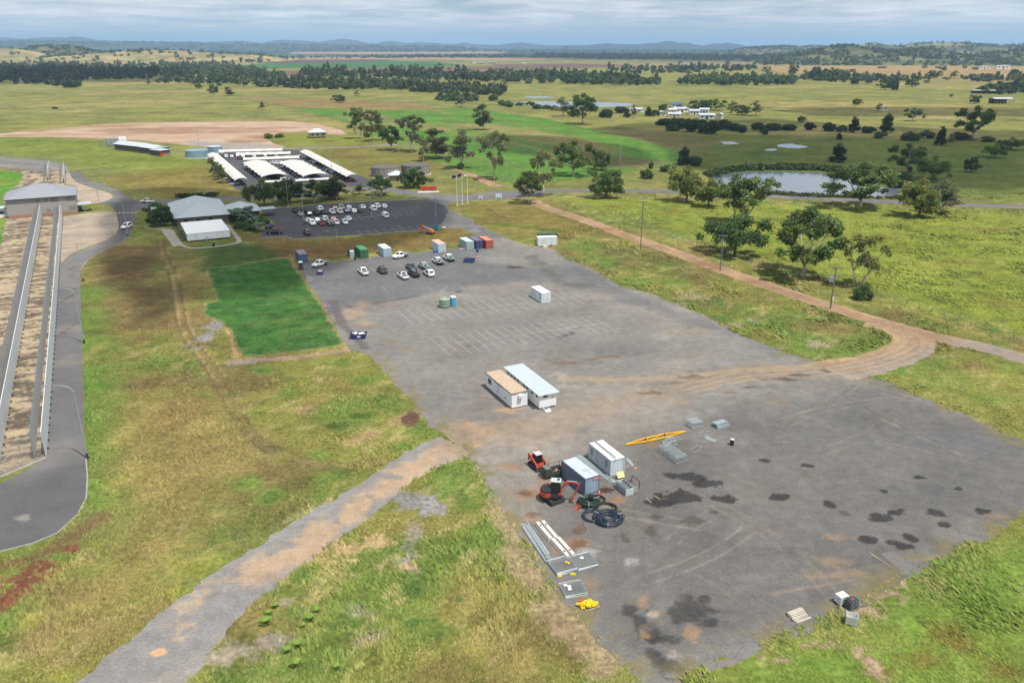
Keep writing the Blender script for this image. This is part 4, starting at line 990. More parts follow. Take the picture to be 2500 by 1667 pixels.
proto_tree('round', 9, 9, 1.7, 9, 1.3, 15, DK, pale=False, per=75, size=0.5, sub=4, upper=.9, drop=.5)
proto_tree('broad', 8, 12.5, 2.4, 10, 1.35, 16, MID, pale=False, per=66, size=0.5, flat_top=.9, sub=4, upper=.85, drop=.5)
proto_tree('multi', 12, 11.5, 4.2, 6, 1.2, 17, MID, per=60, size=0.55, fork=3, trunk_r=.2, sub=3)
proto_tree('sparse', 12, 9, 4.5, 4, 1.05, 18, (0.115, 0.145, 0.045), per=60, size=0.45, fork=2, trunk_r=.2, sub=2)
proto_tree('light', 9, 8, 2.6, 9, 1.15, 19, LT, pale=False, per=66, size=0.5, sub=4, upper=.9, drop=.4)
proto_tree('pillar', 14, 4.5, 2.6, 6, 1.4, 20, (0.13, 0.145, 0.065), per=64, size=0.5, sub=4, drop=.8, trunk_r=.2)
proto_bush('cone', 10, 5.5, 40, 1.1, 21, (0.055, 0.080, 0.034), per=70, size=.5, top=2.2)
proto_bush('bush', 4, 6, 34, 1.0, 22, DK, per=80, size=.45)
proto_bush('bush_light', 3.2, 5, 28, .85, 23, (0.075, 0.125, 0.030), per=80, size=.4)
proto_bush('thicket', 5, 9, 46, 1.2, 24, (0.062, 0.092, 0.038), per=60, size=.55)
proto_bush('hedge', 2.0, 6, 34, .6, 25, (0.035, 0.065, 0.022), per=110, size=.3)
mbd = MB(); rgd = np.random.default_rng(31)
mbd.tube([(0, 0, -.3), (.1, 0, 4), (0, .1, 9), (.2, 0, 13)], [.22, .17, .11, .03], 6)
for k in range(16):
 z = 4 + k * .55; a = k * 2.4; L = 2.4 * (1 - k / 22)
 mbd.tube([(.05, 0, z), (math.cos(a) * L * .5, math.sin(a) * L * .5, z + .9), (math.cos(a) * L * .7, math.sin(a) * L * .7, z + 1.9)], [.06, .04, .012], 4)
PROTO['dead'] = (13, 3, mbd.mesh('trunk', mat('bark_dead', (0.34, 0.30, 0.26), .9), True), None)
NTREE = [0]
def tree(key, base, top, w, label, group=None, tint=None, name=None, cat='tree', rz=None):
 """stands where the photograph shows its foot; height and spread measured from the photograph"""
 h0, w0, tm, cm = PROTO[key]
 p = G(*base); h = HT(base, top)
 dep = p.y * cP + CAM_H * sP
 ww = w * dep / FPX
 s = max(h / h0, 0.05); sw = min(max(ww / w0, 0.45 * s), 2.2 * s)
 NTREE[0] += 1
 rg = random.Random(NTREE[0] * 31)
 nm = name or ('bush' if key.startswith(('bush', 'thicket', 'hedge')) else 'dead_tree' if key == 'dead' else 'gum_tree' if key.startswith(('gum', 'sparse', 'multi', 'pillar')) else 'shade_tree')
 o = thing(nm, label, 'bush' if nm == 'bush' else cat, p, rg.uniform(0, 6.28) if rz is None else rz, group)
 o.scale = (sw, sw, s)
 link('trunk', tm, o)
 if cm is not None:
  k = rg.uniform(0.85, 1.15); t = tint or (1, 1, 1)
  link('crown', cm, o, color=(k * t[0] * rg.uniform(.92, 1.1), k * t[1], k * t[2]))
 return o
tree('gum_dark', (1961, 676), 508, 160, 'broad dark green gum on the paddock edge beside the dirt road')
tree('sparse', (2096, 698), 572, 118, 'thin forked gum with bare white limbs beside the transformer pole', tint=(1.0, 1.0, .9))
tree('bush', (2105, 730), 694, 46, 'dense dark bush at the foot of the thin forked gum', rz=1)
tree('broad', (1793, 622), 520, 150, 'wide low dark tree behind the middle power pole', tint=(.75, .8, .8))
tree('multi', (1807, 545), 430, 135, 'many-stemmed gum with white trunks between road and dirt track')
tree('light', (1675, 493), 405, 82, 'light green round-headed tree, tallest of the pair before the pond', tint=(1, .95, .9))
tree('light', (1729, 506), 436, 66, 'smaller light green tree just left of the many-stemmed gum', tint=(.9, .95, .9))
tree('gum_dark', (2098, 508), 397, 150, 'massive gum overhanging the sealed road in front of the pond', tint=(.8, .8, .85))
tree('light', (2243, 530), 436, 90, 'yellow-green tree beside the sealed road, right of the pond', tint=(.9, .8, .8))
tree('gum_c', (2300, 520), 440, 82, 'thin olive gum beyond the yellow-green roadside tree', tint=(.8, .75, .8))
tree('gum_dark', (1291, 496), 418, 68, 'dusky drooping tree at the mouth of the dirt road', tint=(.85, .75, .85))
tree('gum_a', (1327, 480), 367, 75, 'tall white-trunked gum just behind the dusky drooping tree')
tree('gum_dark', (1400, 430), 343, 86, 'large olive gum with two tops at the edge of the green crop')
tree('round', (1468, 416), 366, 45, 'dark dense tree right of the large olive gum', tint=(1.3, 1.1, 1.1))
tree('round', (1479, 483), 414, 76, 'round dark tree standing alone beside the sealed road', tint=(1.3, 1.4, 1.1))
tree('dead', (1513, 420), 352, 12, 'leafless grey dead tree at the end of the crop field')
tree('bush', (1590, 412), 393, 11, 'slender dark sapling near the dead tree')
tree('cone', (1668, 403), 356, 34, 'tall dark pointed tree where crop field and marsh meet', tint=(.9, .9, .9))
tree('thicket', (1694, 404), 380, 44, 'dark rounded bush right of the pointed tree by the marsh')
tree('bush_light', (1577, 436), 412, 34, 'light green scrub in the verge behind the sealed road')
tree('bush', (1632, 419), 402, 40, 'dark scrub behind the light green verge scrub')
for key, b, t, w, lab, ti in (
  ('gum_b', (876, 339), 262, 44, 'tall bushy gum at the left end of the avenue by the house', None),
  ('gum_a', (909, 346), 268, 46, 'tall gum, second from the house in the avenue', (.95, .9, .9)),
  ('gum_c', (926, 343), 273, 38, 'slim gum leaning over the third place of the avenue', None),
  ('gum_dark', (955, 367), 307, 52, 'low wide gum in the avenue, dark trunk, before the bare grass', (.8, .85, .9)),
  ('gum_a', (1004, 371), 282, 64, 'dark tall gum in the middle of the avenue', (.62, .7, .75)),
  ('gum_c', (1034, 394), 329, 34, 'thin white-trunked gum right of the dark tall avenue gum', None),
  ('pillar', (1063, 388), 315, 46, 'full-crowned gum leafy almost to the ground in the avenue', (.9, .9, .9)),
  ('gum_c', (1126, 411), 314, 66, 'open-crowned gum with silver trunk, second from the right of the avenue', None),
  ('gum_a', (1207, 439), 321, 68, 'tallest silver-trunked gum at the right end of the avenue', (.85, .85, .9)),
  ('pillar', (1181, 318), 255, 29, 'lone columnar tree standing in the green crop field', (.8, .85, .9))):
 tree(key, b, t, w, lab, 'trees along the red track' if 'avenue' in lab else None, ti)
tree('bush', (1126, 413), 396, 18, 'dark bush at the foot of the open-crowned avenue gum')
tree('round', (830, 251), 231, 28, 'small round tree alone on the brown strip of the field')
tree('gum_c', (871, 234), 220, 18, 'small ragged tree behind the small round tree')
tree('gum_c', (1126, 263), 228, 26, 'pale thin tree at the far edge of the crop field')
tree('gum_c', (641, 269), 247, 18, 'small pale tree beside the fence left of the crop field')
tree('round', (1010, 458), 411, 64, 'round black-green tree beside the small pump house', tint=(.8, .9, .8))
tree('gum_dark', (931, 476), 428, 62, 'bushy tree in front of the concrete water tanks', tint=(.8, .85, .9))
tree('gum_c', (878, 475), 447, 36, 'small light tree beside the road near the end of the sails')
for i, (key, b, t, w) in enumerate((('broad', (646, 504), 434, 96), ('round', (706, 496), 437, 60), ('gum_dark', (766, 494), 438, 74), ('round', (805, 482), 445, 42), ('pillar', (823, 488), 432, 48))):
 tree(key, b, t, w, f'dark shade tree, {ORD[i]} from the left in the row behind the visitor car park', 'shade trees behind the visitor car park', (.72, .76, .7))
for i, (b, t, w) in enumerate((((525, 432), 383, 24), ((533, 439), 396, 26), ((544, 447), 402, 28))):
 tree('gum_c', b, t, w, f'dark small tree, {ORD[i]} from the back in the trio left of the white sails', 'trio of trees left of the sails', (.75, .8, .7))
tree('round', (392, 552), 505, 58, 'large dark bush-like tree at the left corner of the visitor building', tint=(.7, .8, .8))
tree('bush', (380, 510), 494, 34, 'green shrub between the car and the visitor building', tint=(1.1, 1.3, 1.1))
for i, (x, w) in enumerate(((446, 40), (480, 40), (515, 46))):
 tree('hedge', (x, 482 - (x - 446) * 0.04), 470, w, f'clipped hedge section, {ORD[i]} from the left behind the visitor building', 'hedge behind the visitor building', (.8, .9, .8))
for i, (x, y, w, t) in enumerate(((590, 556, 40, 540), (612, 562, 34, 546), (640, 548, 40, 528), (622, 540, 40, 524), (600, 545, 30, 530))):
 tree('bush', (x, y), t, w, f'dark garden shrub, {ORD[i]} of five among the palms', 'shrubs among the palms', (1.0, 1.1, 1.0))
PADT = [('round', (1955, 300), 284, 18), ('thicket', (1977, 318), 298, 30), ('thicket', (2025, 321), 298, 35), ('cone', (2084, 324), 284, 28), ('cone', (2163, 324), 276, 34), ('gum_dark', (2227, 296), 263, 36), ('gum_c', (2255, 293), 276, 11),
  ('round', (2090, 258), 241, 20), ('gum_c', (2144, 272), 252, 17), ('round', (2379, 254), 232, 23), ('gum_dark', (2373, 341), 259, 74), ('cone', (2295, 355), 307, 27), ('gum_c', (2321, 357), 327, 20), ('bush_light', (2224, 343), 321, 46),
  ('bush', (2149, 338), 321, 33), ('cone', (2048, 341), 324, 16), ('cone', (2046, 396), 349, 42), ('gum_dark', (2209, 422), 350, 72), ('broad', (2274, 440), 377, 90), ('round', (2369, 421), 383, 33), ('broad', (2428, 386), 350, 58), ('broad', (2468, 366), 335, 68),
  ('bush_light', (2410, 346), 332, 35), ('thicket', (2345, 342), 322, 50), ('bush', (2262, 338), 318, 36), ('bush', (2200, 445), 420, 50), ('bush', (2190, 458), 434, 40), ('round', (2305, 175), 161, 9), ('thicket', (2120, 325), 308, 36), ('bush', (2055, 322), 305, 26), ('bush', (2220, 418), 405, 14)]
PADT.sort(key=lambda q: q[1][0])
FRONT = [q for q in PADT if q[1][1] > 330]; BACK = [q for q in PADT if q[1][1] <= 330]
KN = {'gum_dark': 'spreading gum', 'gum_c': 'thin gum', 'round': 'round dark tree', 'cone': 'dark pointed tree', 'broad': 'flat-topped spreading tree', 'bush': 'dark bush', 'bush_light': 'light green bush', 'thicket': 'dark thicket bush'}
for grp, lst, txt in (('trees in the damp paddock round the pond', FRONT, 'in the damp paddock around the pond'), ('trees along the dark creek line', BACK, 'along the dark creek line beyond the pond')):
 for i, (key, b, t, w) in enumerate(lst):
  tree(key, b, t, w, f'{KN[key]}, {ORD[i]} tree from the left {txt}', grp, (.72, .78, .75) if key in ('cone', 'thicket', 'broad') else (.85, .9, .9))
k = 0
for (x, y, t, w) in ((1622, 306, 288, 44), (1655, 314, 286, 50), (1690, 322, 288, 48), (1722, 326, 296, 40), (1742, 327, 292, 36), (1768, 316, 291, 46), (1795, 320, 300, 36), (1812, 325, 304, 22), (1850, 318, 298, 36), (1885, 318, 300, 48), (1925, 318, 302, 40), (1865, 329, 312, 22), (1640, 320, 304, 36), (1710, 312, 290, 36)):
 tree('thicket', (x, y), t, w, f'black-green scrub clump, {ORD[k]} of fourteen below the white farm buildings', 'scrub clumps below the farm', (.85, .9, .9)); k += 1
FARM = (('round', (1713, 273), 244, 46), ('gum_dark', (1747, 270), 242, 46), ('gum_c', (1785, 276), 246, 26), ('round', (1812, 281), 256, 36), ('gum_c', (1845, 284), 245, 30), ('cone', (1583, 284), 259, 19), ('round', (1596, 284), 268, 26), ('round', (1619, 273), 254, 22), ('thicket', (1480, 287), 265, 36), ('thicket', (1517, 276), 259, 36), ('cone', (1530, 287), 268, 18), ('gum_c', (1547, 290), 255, 14), ('bush_light', (1660, 265), 256, 14))
for i, (key, b, t, w) in enumerate(sorted(FARM, key=lambda q: q[1][0])):
 tree(key, b, t, w, f'tree, {ORD[i]} from the left around the white farm buildings', 'trees around the white farm', (.85, .9, .9))
tree('gum_c', (1375, 285), 237, 36, 'grey-green gum left of the big dark pair by the lagoon')
tree('gum_dark', (1422, 304), 228, 66, 'huge dark gum standing before the lagoon', tint=(.7, .75, .75))
LAG = ((1240, 262, 246), (1270, 258, 250), (1295, 257, 248), (1312, 266, 254), (1335, 266, 256), (1355, 270, 258), (1395, 285, 270), (1225, 258, 244), (1205, 246, 230))
for i, (x, y, t) in enumerate(sorted(LAG)):
 tree('bush', (x, y), t, 24, f'dark bush, {ORD[i]} from the left on the near bank of the lagoon', 'bushes on the lagoon bank')
for key, b, t, w, lab in (('gum_c', (363, 211), 185, 12, 'pale thin tree at the far edge of the straw paddock'), ('round', (522, 231), 206, 22, 'round tree, left one of the pair by the paddock fence'), ('pillar', (558, 235), 213, 18, 'upright tree, right one of the pair by the paddock fence'),
      ('round', (485, 217), 203, 15, 'small tree touching the wood at the end of the paddock'), ('round', (536, 211), 202, 12, 'tiny round tree behind the fence pair'), ('thicket', (175, 214), 193, 46, 'rounded grey-green bush at the corner of the left wood'), ('thicket', (135, 266), 261, 16, 'low dark bush alone in the straw paddock')):
 tree(key, b, t, w, lab)
tree('bush_light', (655, 338), 325, 24, 'bright green scrub at the left of the house garden', tint=(1.4, 1.3, 1))
tree('bush_light', (683, 336), 326, 26, 'bright green scrub right of it near the house', tint=(1.4, 1.3, 1))
tree('bush', (895, 335), 322, 18, 'black bush at the foot of the avenue near the house')
FAR = [(2161, 220, 192, 27), (2181, 221, 193, 25), (2227, 212, 192, 30), (2087, 206, 189, 20), (1989, 195, 161, 30), (2028, 197, 165, 35), (1966, 192, 168, 15), (1935, 183, 158, 20), (1871, 181, 162, 20), (2328, 192, 172, 25), (2278, 192, 172, 28), (2474, 189, 168, 25), (2080, 178, 168, 12), (2148, 168, 163, 12), (2158, 168, 162, 14), (2257, 167, 161, 13),
 (2289, 168, 162, 13), (2300, 171, 164, 12), (2355, 168, 161, 10), (2380, 171, 164, 14), (2120, 205, 190, 16), (2060, 186, 172, 16), (2105, 190, 178, 20), (2140, 192, 180, 22), (2205, 195, 182, 22), (2250, 196, 186, 16), (2385, 197, 187, 16), (2420, 200, 190, 18), (2310, 198, 188, 16), (2178, 205, 195, 14), (2262, 205, 196, 16), (2322, 237, 230, 8)]
for i, (x, y, t, w) in enumerate(sorted(FAR)):
 tree(('gum_dark', 'round', 'gum_c', 'thicket')[i % 4] if w > 14 else 'round', (x, y), t, w, f'distant tree, {ORD[i]} from the left scattered before the right-hand hills', 'scattered trees before the right-hand hills', (.9, .95, .9))
# ------------------------------------------------------------------ woods and tree belts that read as one mass
def belt(name, label, poly, n, h, w, seed, green=(0.06, 0.085, 0.04), ncard=46, size=None, gap=0.28, zf=None):
 rg = np.random.default_rng(seed)
 P = np.array([(p.x, p.y) for p in poly]); lo = P.min(0); hi = P.max(0)
 pts = []
 while len(pts) < n:
  q = rg.uniform(lo, hi, (n * 4, 2)); ok = sdf_poly(q[:, 0], q[:, 1], poly) > 0
  if gap > 0:
   ok &= fbm(q[:, 0], q[:, 1], 80, seed, 3) > gap
  pts += list(q[ok])
  if not ok.any(): break
 pts = np.array(pts[:n])
 z0 = zf(pts[:, 0], pts[:, 1]) if zf is not None else np.zeros(len(pts))
 hh = h * np.clip(rg.lognormal(-.2, .38, len(pts)), .3, 1.8); ww = w * np.clip(rg.lognormal(-.08, .32, len(pts)), .45, 1.7)
 d = rg.normal(size=(len(pts), ncard, 3)); d /= np.linalg.norm(d, axis=2)[:, :, None]
 d *= rg.uniform(0.55, 1.0, (len(pts), ncard, 1))
 C = np.empty_like(d)
 C[:, :, 0] = pts[:, 0:1] + d[:, :, 0] * ww[:, None] * .5; C[:, :, 1] = pts[:, 1:2] + d[:, :, 1] * ww[:, None] * .5
 C[:, :, 2] = np.maximum(z0[:, None] + hh[:, None] * (.56 + d[:, :, 2] * .44), z0[:, None] + 0.3)
 tone = np.array(green)[None, :] * rg.uniform(.6, 1.5, (len(pts), 1)) * (.7 + .7 * fbm(pts[:, 0], pts[:, 1], 45, seed + 3, 3))[:, None] * np.array([1, 1, 1])[None, :]
 tone[:, 0] *= rg.uniform(.85, 1.35, len(pts))
 cc = np.repeat(tone, ncard, 0)
 V, F, c2 = cards(C.reshape(-1, 3), size or w * .42, rg, .8, cc, .2)
 o = link(name, np_mesh(name, V, F, M_LEAF, c2), color=(1, 1, 1))
 tag(o, label, 'reeds' if name == 'reeds' else 'woodland', kind='stuff')
 return o
belt('tree_belt', 'dark wood along the left edge behind the straw paddock', NP((-60, 207), (60, 206), (150, 212), (195, 212), (200, 197), (300, 195), (385, 193), (400, 174), (300, 172), (150, 168), (-60, 163)), 800, 11, 10, 61, (0.034, 0.050, 0.028))
belt('tree_belt', 'mixed green wood in the middle behind the paddock fence', NP((385, 203), (470, 206), (560, 206), (620, 213), (700, 216), (760, 219), (700, 190), (620, 174), (540, 166), (450, 162), (400, 176)), 640, 11, 9, 62, (0.075, 0.113, 0.046))
belt('tree_belt', 'creek-side wood across the middle distance', NP((690, 215), (800, 219), (900, 219), (960, 221), (1000, 226), (1080, 228), (1130, 231), (1225, 234), (1235, 222), (1150, 216), (1060, 212), (1000, 208), (940, 203), (850, 203), (750, 198), (690, 195)), 600, 9, 8, 63, (0.070, 0.102, 0.043))
belt('tree_belt', 'broken line of tall trees behind the creek-side wood', NP((740, 191), (850, 193), (960, 195), (1080, 200), (1160, 200), (1260, 204), (1260, 190), (1100, 184), (960, 180), (740, 180)), 250, 15, 11, 64, (0.065, 0.096, 0.046), gap=.38)
belt('tree_belt', 'small thicket right of the round field tree', NP((1055, 246), (1100, 248), (1138, 250), (1170, 252), (1160, 240), (1100, 238)), 50, 6, 6, 65, (0.061, 0.099, 0.038))
belt('tree_belt', 'long creek wood right of centre', NP((1190, 203), (1290, 205), (1380, 206), (1490, 209), (1615, 209), (1610, 196), (1480, 190), (1330, 182), (1200, 184)), 480, 11, 9, 66, (0.067, 0.107, 0.043), gap=.38)
belt('tree_belt', 'bright green creek wood before the stubble', NP((1655, 208), (1780, 210), (1940, 207), (1945, 195), (1820, 190), (1700, 192)), 240, 10, 9, 67, (0.075, 0.125, 0.043))
belt('tree_belt', 'creek trees at the right before the brown stubble', NP((1950, 196), (2050, 202), (2110, 200), (2240, 200), (2380, 200), (2500, 202), (2500, 196), (2300, 190), (2100, 188), (1980, 182)), 260, 9, 8, 68, (0.070, 0.102, 0.046), gap=.45)
belt('tree_belt', 'dark scrub beside the long white shed', NP((2385, 228), (2460, 232), (2560, 232), (2560, 208), (2480, 208), (2400, 218)), 130, 7, 8, 69, (0.046, 0.075, 0.035))
belt('tree_belt', 'line of trees beyond the ploughed fields', NP((1560, 182), (1700, 180), (1850, 172), (1840, 166), (1640, 168), (1480, 172)), 120, 12, 11, 70, (0.064, 0.090, 0.051), gap=.4)
belt('tree_belt', 'grey-green scrub on the slope below the straw hill', NP((-60, 172), (250, 172), (420, 172), (560, 168), (600, 152), (420, 146), (250, 150), (-60, 158)), 560, 9, 9, 71, (0.090, 0.116, 0.065), gap=.40)
belt('tree_belt', 'thin dark line of trees at the top of the slope', NP((200, 152), (420, 150), (600, 156), (640, 148), (420, 142), (220, 146)), 200, 11, 12, 72, (0.058, 0.080, 0.052), gap=.3)
belt('reeds', 'dark reeds along the far bank of the pond', NP((1735, 436), (1790, 420), (1880, 416), (2000, 417), (2090, 426), (2085, 418), (1960, 408), (1820, 409), (1720, 424)), 900, 1.6, 2.6, 73, (0.055, 0.095, 0.030), ncard=14)
belt('reeds', 'pale reeds along the road side of the pond', NP((1750, 452), (1800, 464), (1960, 476), (2140, 484), (2200, 483), (2200, 487), (1960, 481), (1790, 469)), 500, 1.0, 1.8, 74, (0.10, 0.13, 0.045), ncard=12)
FW = [(NP((-300, 128), (2800, 128), (2800, 118), (-300, 118)), 7000, 12, 34, 'hazy woodland below the blue ranges', .36, 81),
 (NP((1330, 142), (1900, 150), (1960, 140), (1700, 133), (1300, 132)), 700, 11, 18, 'dark woodland before the right-hand hills', .35, 82),
 (NP((900, 141), (1300, 142), (1700, 148), (1700, 141), (1200, 136), (860, 138)), 420, 9, 13, 'scattered farm trees beyond the fields', .42, 83),
 (NP((380, 140), (640, 138), (640, 128), (300, 130)), 420, 10, 18, 'dark woodland at the end of the straw hill', .36, 84),
 (NP((1840, 160), (2200, 158), (2600, 160), (2600, 154), (2200, 152), (1840, 153)), 460, 10, 12, 'row of dark trees at the foot of the right-hand hills', .30, 85),
 (NP((620, 146), (1150, 142), (1150, 138), (620, 139)), 220, 8, 12, 'line of farm trees across the far fields', .45, 86)]
for poly, n, h, w, lab, gp, sd in FW:
 belt('far_woodland', lab, poly, n, h, w, sd, (0.050, 0.070, 0.044), ncard=16, size=w * .5, gap=gp)
# ------------------------------------------------------------------ hills
M_HILL = ground_mat('hill_scrub', 1.0, 0.02, 0.35, 0.004, 0.25, 0.0, spec=0.05)
def hill(name, prof, dist, depth, c1, c2, seed, trees=0, base_drop=0.0, tgreen=(0.058, 0.080, 0.044), n=90, label=None, tw=14, th=9):
 """ridge whose skyline follows the photograph at its own distance, with a rounded near and far slope"""
 rg = np.random.default_rng(seed)
 px = np.array([p[0] for p in prof], float); py = np.array([p[1] for p in prof], float)
 xs = np.linspace(px[0], px[-1], n); ys = np.interp(xs, px, py)
 hz = []
 for a, b in zip(xs, ys):
  bb = -(b - PH / 2) / FPX
  hz.append(max(0.0, CAM_H + dist * (-sP + bb * cP) / (cP + bb * sP)))
 hz = np.array(hz)
 wx = np.array([((a - PW / 2) / FPX) * (dist * cP + CAM_H * sP) for a in xs])
 m = 22; vv = np.linspace(-1, 1, m)
 X = np.repeat(wx[:, None], m, 1); Y = dist + vv[None, :] * depth + np.zeros((n, 1))
 bell = np.cos(vv * math.pi / 2) ** 1.4
 Z = hz[:, None] * bell[None, :]
 f = fbm(X.ravel(), Y.ravel(), depth * .45, seed, 4).reshape(n, m)
 Z = Z * (0.72 + 0.56 * f) * (1 - 0 * Z)
 want = ((hz - CAM_H) / dist)[:, None] * Y + CAM_H
 corr = np.where(Z > 0.3 * hz[:, None], want / np.maximum(Z, .5), 1e9).min(1); Z *= np.where((hz > 0.5) & (corr > 0) & (corr < 20), corr, 1)[:, None]
 e = np.minimum(np.arange(n), np.arange(n)[::-1]) / 6.0
 Z *= np.clip(e, 0, 1)[:, None] ** .7 if base_drop == 0 else 1
 Z -= 0.4
 V = np.stack([X.ravel(), Y.ravel(), Z.ravel()], 1)
 i = np.arange(n - 1)[:, None] * m + np.arange(m - 1)[None, :]
 F = np.stack([i, i + m, i + m + 1, i + 1], 2).reshape(-1, 4)
 col = np.empty((n * m, 3), np.float32); col[:] = c1
 mixc(col, c2, sstep(.45, .62, fbm(V[:, 0], V[:, 1], depth * .22, seed + 5, 4)))
 tag(link(name, np_mesh(name, V, F, M_HILL, col, True)), kind='structure')
 if trees:
  ii = rg.integers(0, n - 1, trees); jj = rg.integers(0, m - 1, trees); a = rg.uniform(0, 1, trees); b = rg.uniform(0, 1, trees)
  Q = lambda A: A[ii, jj] * (1 - a) * (1 - b) + A[ii + 1, jj] * a * (1 - b) + A[ii, jj + 1] * (1 - a) * b + A[ii + 1, jj + 1] * a * b
  qx, qy, qz = Q(X), Q(Y), Q(Z); ok = (fbm(qx, qy, depth * .2, seed + 9, 3) > .42) & (qz > 0)
  qx, qy, qz = qx[ok], qy[ok], qz[ok]; kk = len(qx); nc = 12
  d = rg.normal(size=(kk, nc, 3)); d /= np.linalg.norm(d, axis=2)[:, :, None]
  C = np.empty_like(d); s = rg.uniform(.6, 1.3, kk)[:, None]
  C[:, :, 0] = qx[:, None] + d[:, :, 0] * tw * .5 * s; C[:, :, 1] = qy[:, None] + d[:, :, 1] * tw * .5 * s; C[:, :, 2] = qz[:, None] + th * s * (.5 + .45 * d[:, :, 2])
  tone = np.repeat(np.array(tgreen)[None, :] * rg.uniform(.7, 1.4, (kk, 1)), nc, 0)
  V2, F2, c2_ = cards(C.reshape(-1, 3), tw * .5, rg, .8, tone, .2)
  tag(link('hill_scrub', np_mesh('hill_scrub', V2, F2, M_LEAF, c2_), color=(1, 1, 1)), label, 'scrub', kind='stuff')
HG1 = (0.085, 0.095, 0.045); HG2 = (0.175, 0.155, 0.070)
hill('near_hill', ((1870, 150), (1930, 138), (1990, 126), (2030, 116), (2062, 112), (2100, 117), (2150, 127), (2200, 126), (2260, 121), (2320, 131), (2380, 140), (2450, 150)), 3000, 420, (0.062, 0.082, 0.036), (0.13, 0.13, 0.06), 301, 1500, label='scrub on the dark green hill at the right')
hill('right_hill', ((2340, 152), (2400, 143), (2450, 134), (2520, 120), (2650, 105), (2800, 110), (2900, 140)), 2900, 420, (0.085, 0.115, 0.048), (0.12, 0.135, 0.055), 302, 1000, label='scrub on the hill cut by the right edge')
hill('back_hill', ((2060, 122), (2090, 112), (2120, 106.5), (2160, 115), (2190, 116), (2250, 108), (2300, 103.5), (2340, 107), (2372, 112), (2400, 109), (2440, 113), (2470, 116), (2505, 109), (2600, 100), (2700, 118)), 4600, 700, (0.070, 0.085, 0.042), (0.20, 0.175, 0.095), 303, 1500, label='scrub on the second ridge with the masts')
hill('low_hill', ((1780, 125), (1840, 117), (1890, 114.5), (1940, 116), (2000, 114.5), (2060, 116), (2120, 122)), 6200, 700, (0.060, 0.075, 0.040), (0.15, 0.13, 0.08), 304, 900, label='scrub on the low ridge left of the green hill', tw=22)
hill('straw_hill', ((130, 140), (200, 134), (260, 128), (310, 123.5), (350, 122), (430, 124), (520, 129), (600, 134), (680, 140)), 3300, 420, (0.27, 0.22, 0.105), (0.20, 0.18, 0.08), 305, 260, label='scattered scrub on the straw-coloured hill')
hill('dark_knoll', ((30, 130), (70, 118), (120, 113), (150, 112), (190, 117), (240, 130)), 3700, 320, (0.085, 0.085, 0.05), (0.12, 0.11, 0.06), 306, 700, label='scrub on the dark knoll at the left')
hill('straw_rise', ((-200, 128), (-60, 118), (0, 119), (40, 119), (80, 126), (130, 134)), 3500, 260, (0.29, 0.23, 0.11), (0.22, 0.19, 0.085), 307, 60, label='scattered scrub on the pale rise at the left edge')
hill('far_plain_rise', ((-400, 101), (-100, 101.5), (0, 102), (200, 103.5), (400, 105.5), (640, 109), (900, 113), (1150, 117)), 10500, 2400, (0.035, 0.048, 0.036), (0.06, 0.066, 0.05), 310, 1500, base_drop=1, label='hazy scrub on the far rise at the left', tw=60, th=12)
hill('blue_range', ((-200, 97), (0, 92), (30, 94), (70, 98), (95, 97), (130, 91), (160, 94), (175, 92.5), (190, 88.5), (205, 93), (230, 98), (300, 100), (420, 104), (520, 104), (560, 101), (600, 100.5), (636, 106), (656, 103), (695, 98), (735, 99), (790, 105), (802, 99), (833, 95), (866, 99), (903, 106.5), (931, 105), (948, 100.5), (965, 102), (993, 106.5), (1021, 103.5), (1050, 105), (1077, 107), (1113, 108.5), (1133, 104), (1150, 108.5), (1217, 110), (1240, 107), (1275, 104), (1300, 108), (1340, 111.5), (1420, 111)), 15500, 1800, (0.03, 0.042, 0.04), (0.04, 0.05, 0.045), 308, n=220, base_drop=1)
hill('blue_range', ((1380, 112), (1430, 111), (1452, 109), (1481, 106), (1500, 108), (1523, 108.5), (1560, 109), (1587, 105), (1610, 105), (1637, 100), (1652, 104), (1662, 106), (1677, 104), (1690, 107), (1697, 112), (1733, 111), (1750, 106), (1765, 107.5), (1781, 104.5), (1803, 112), (1817, 114.5), (1845, 111.5), (1860, 115), (1880, 111), (1905, 109), (1930, 110), (1950, 114), (1975, 110), (1990, 109), (2010, 112), (2030, 111), (2050, 112), (2200, 113), (2700, 112)), 13500, 1600, (0.03, 0.042, 0.04), (0.04, 0.05, 0.045), 309, n=220, base_drop=1)
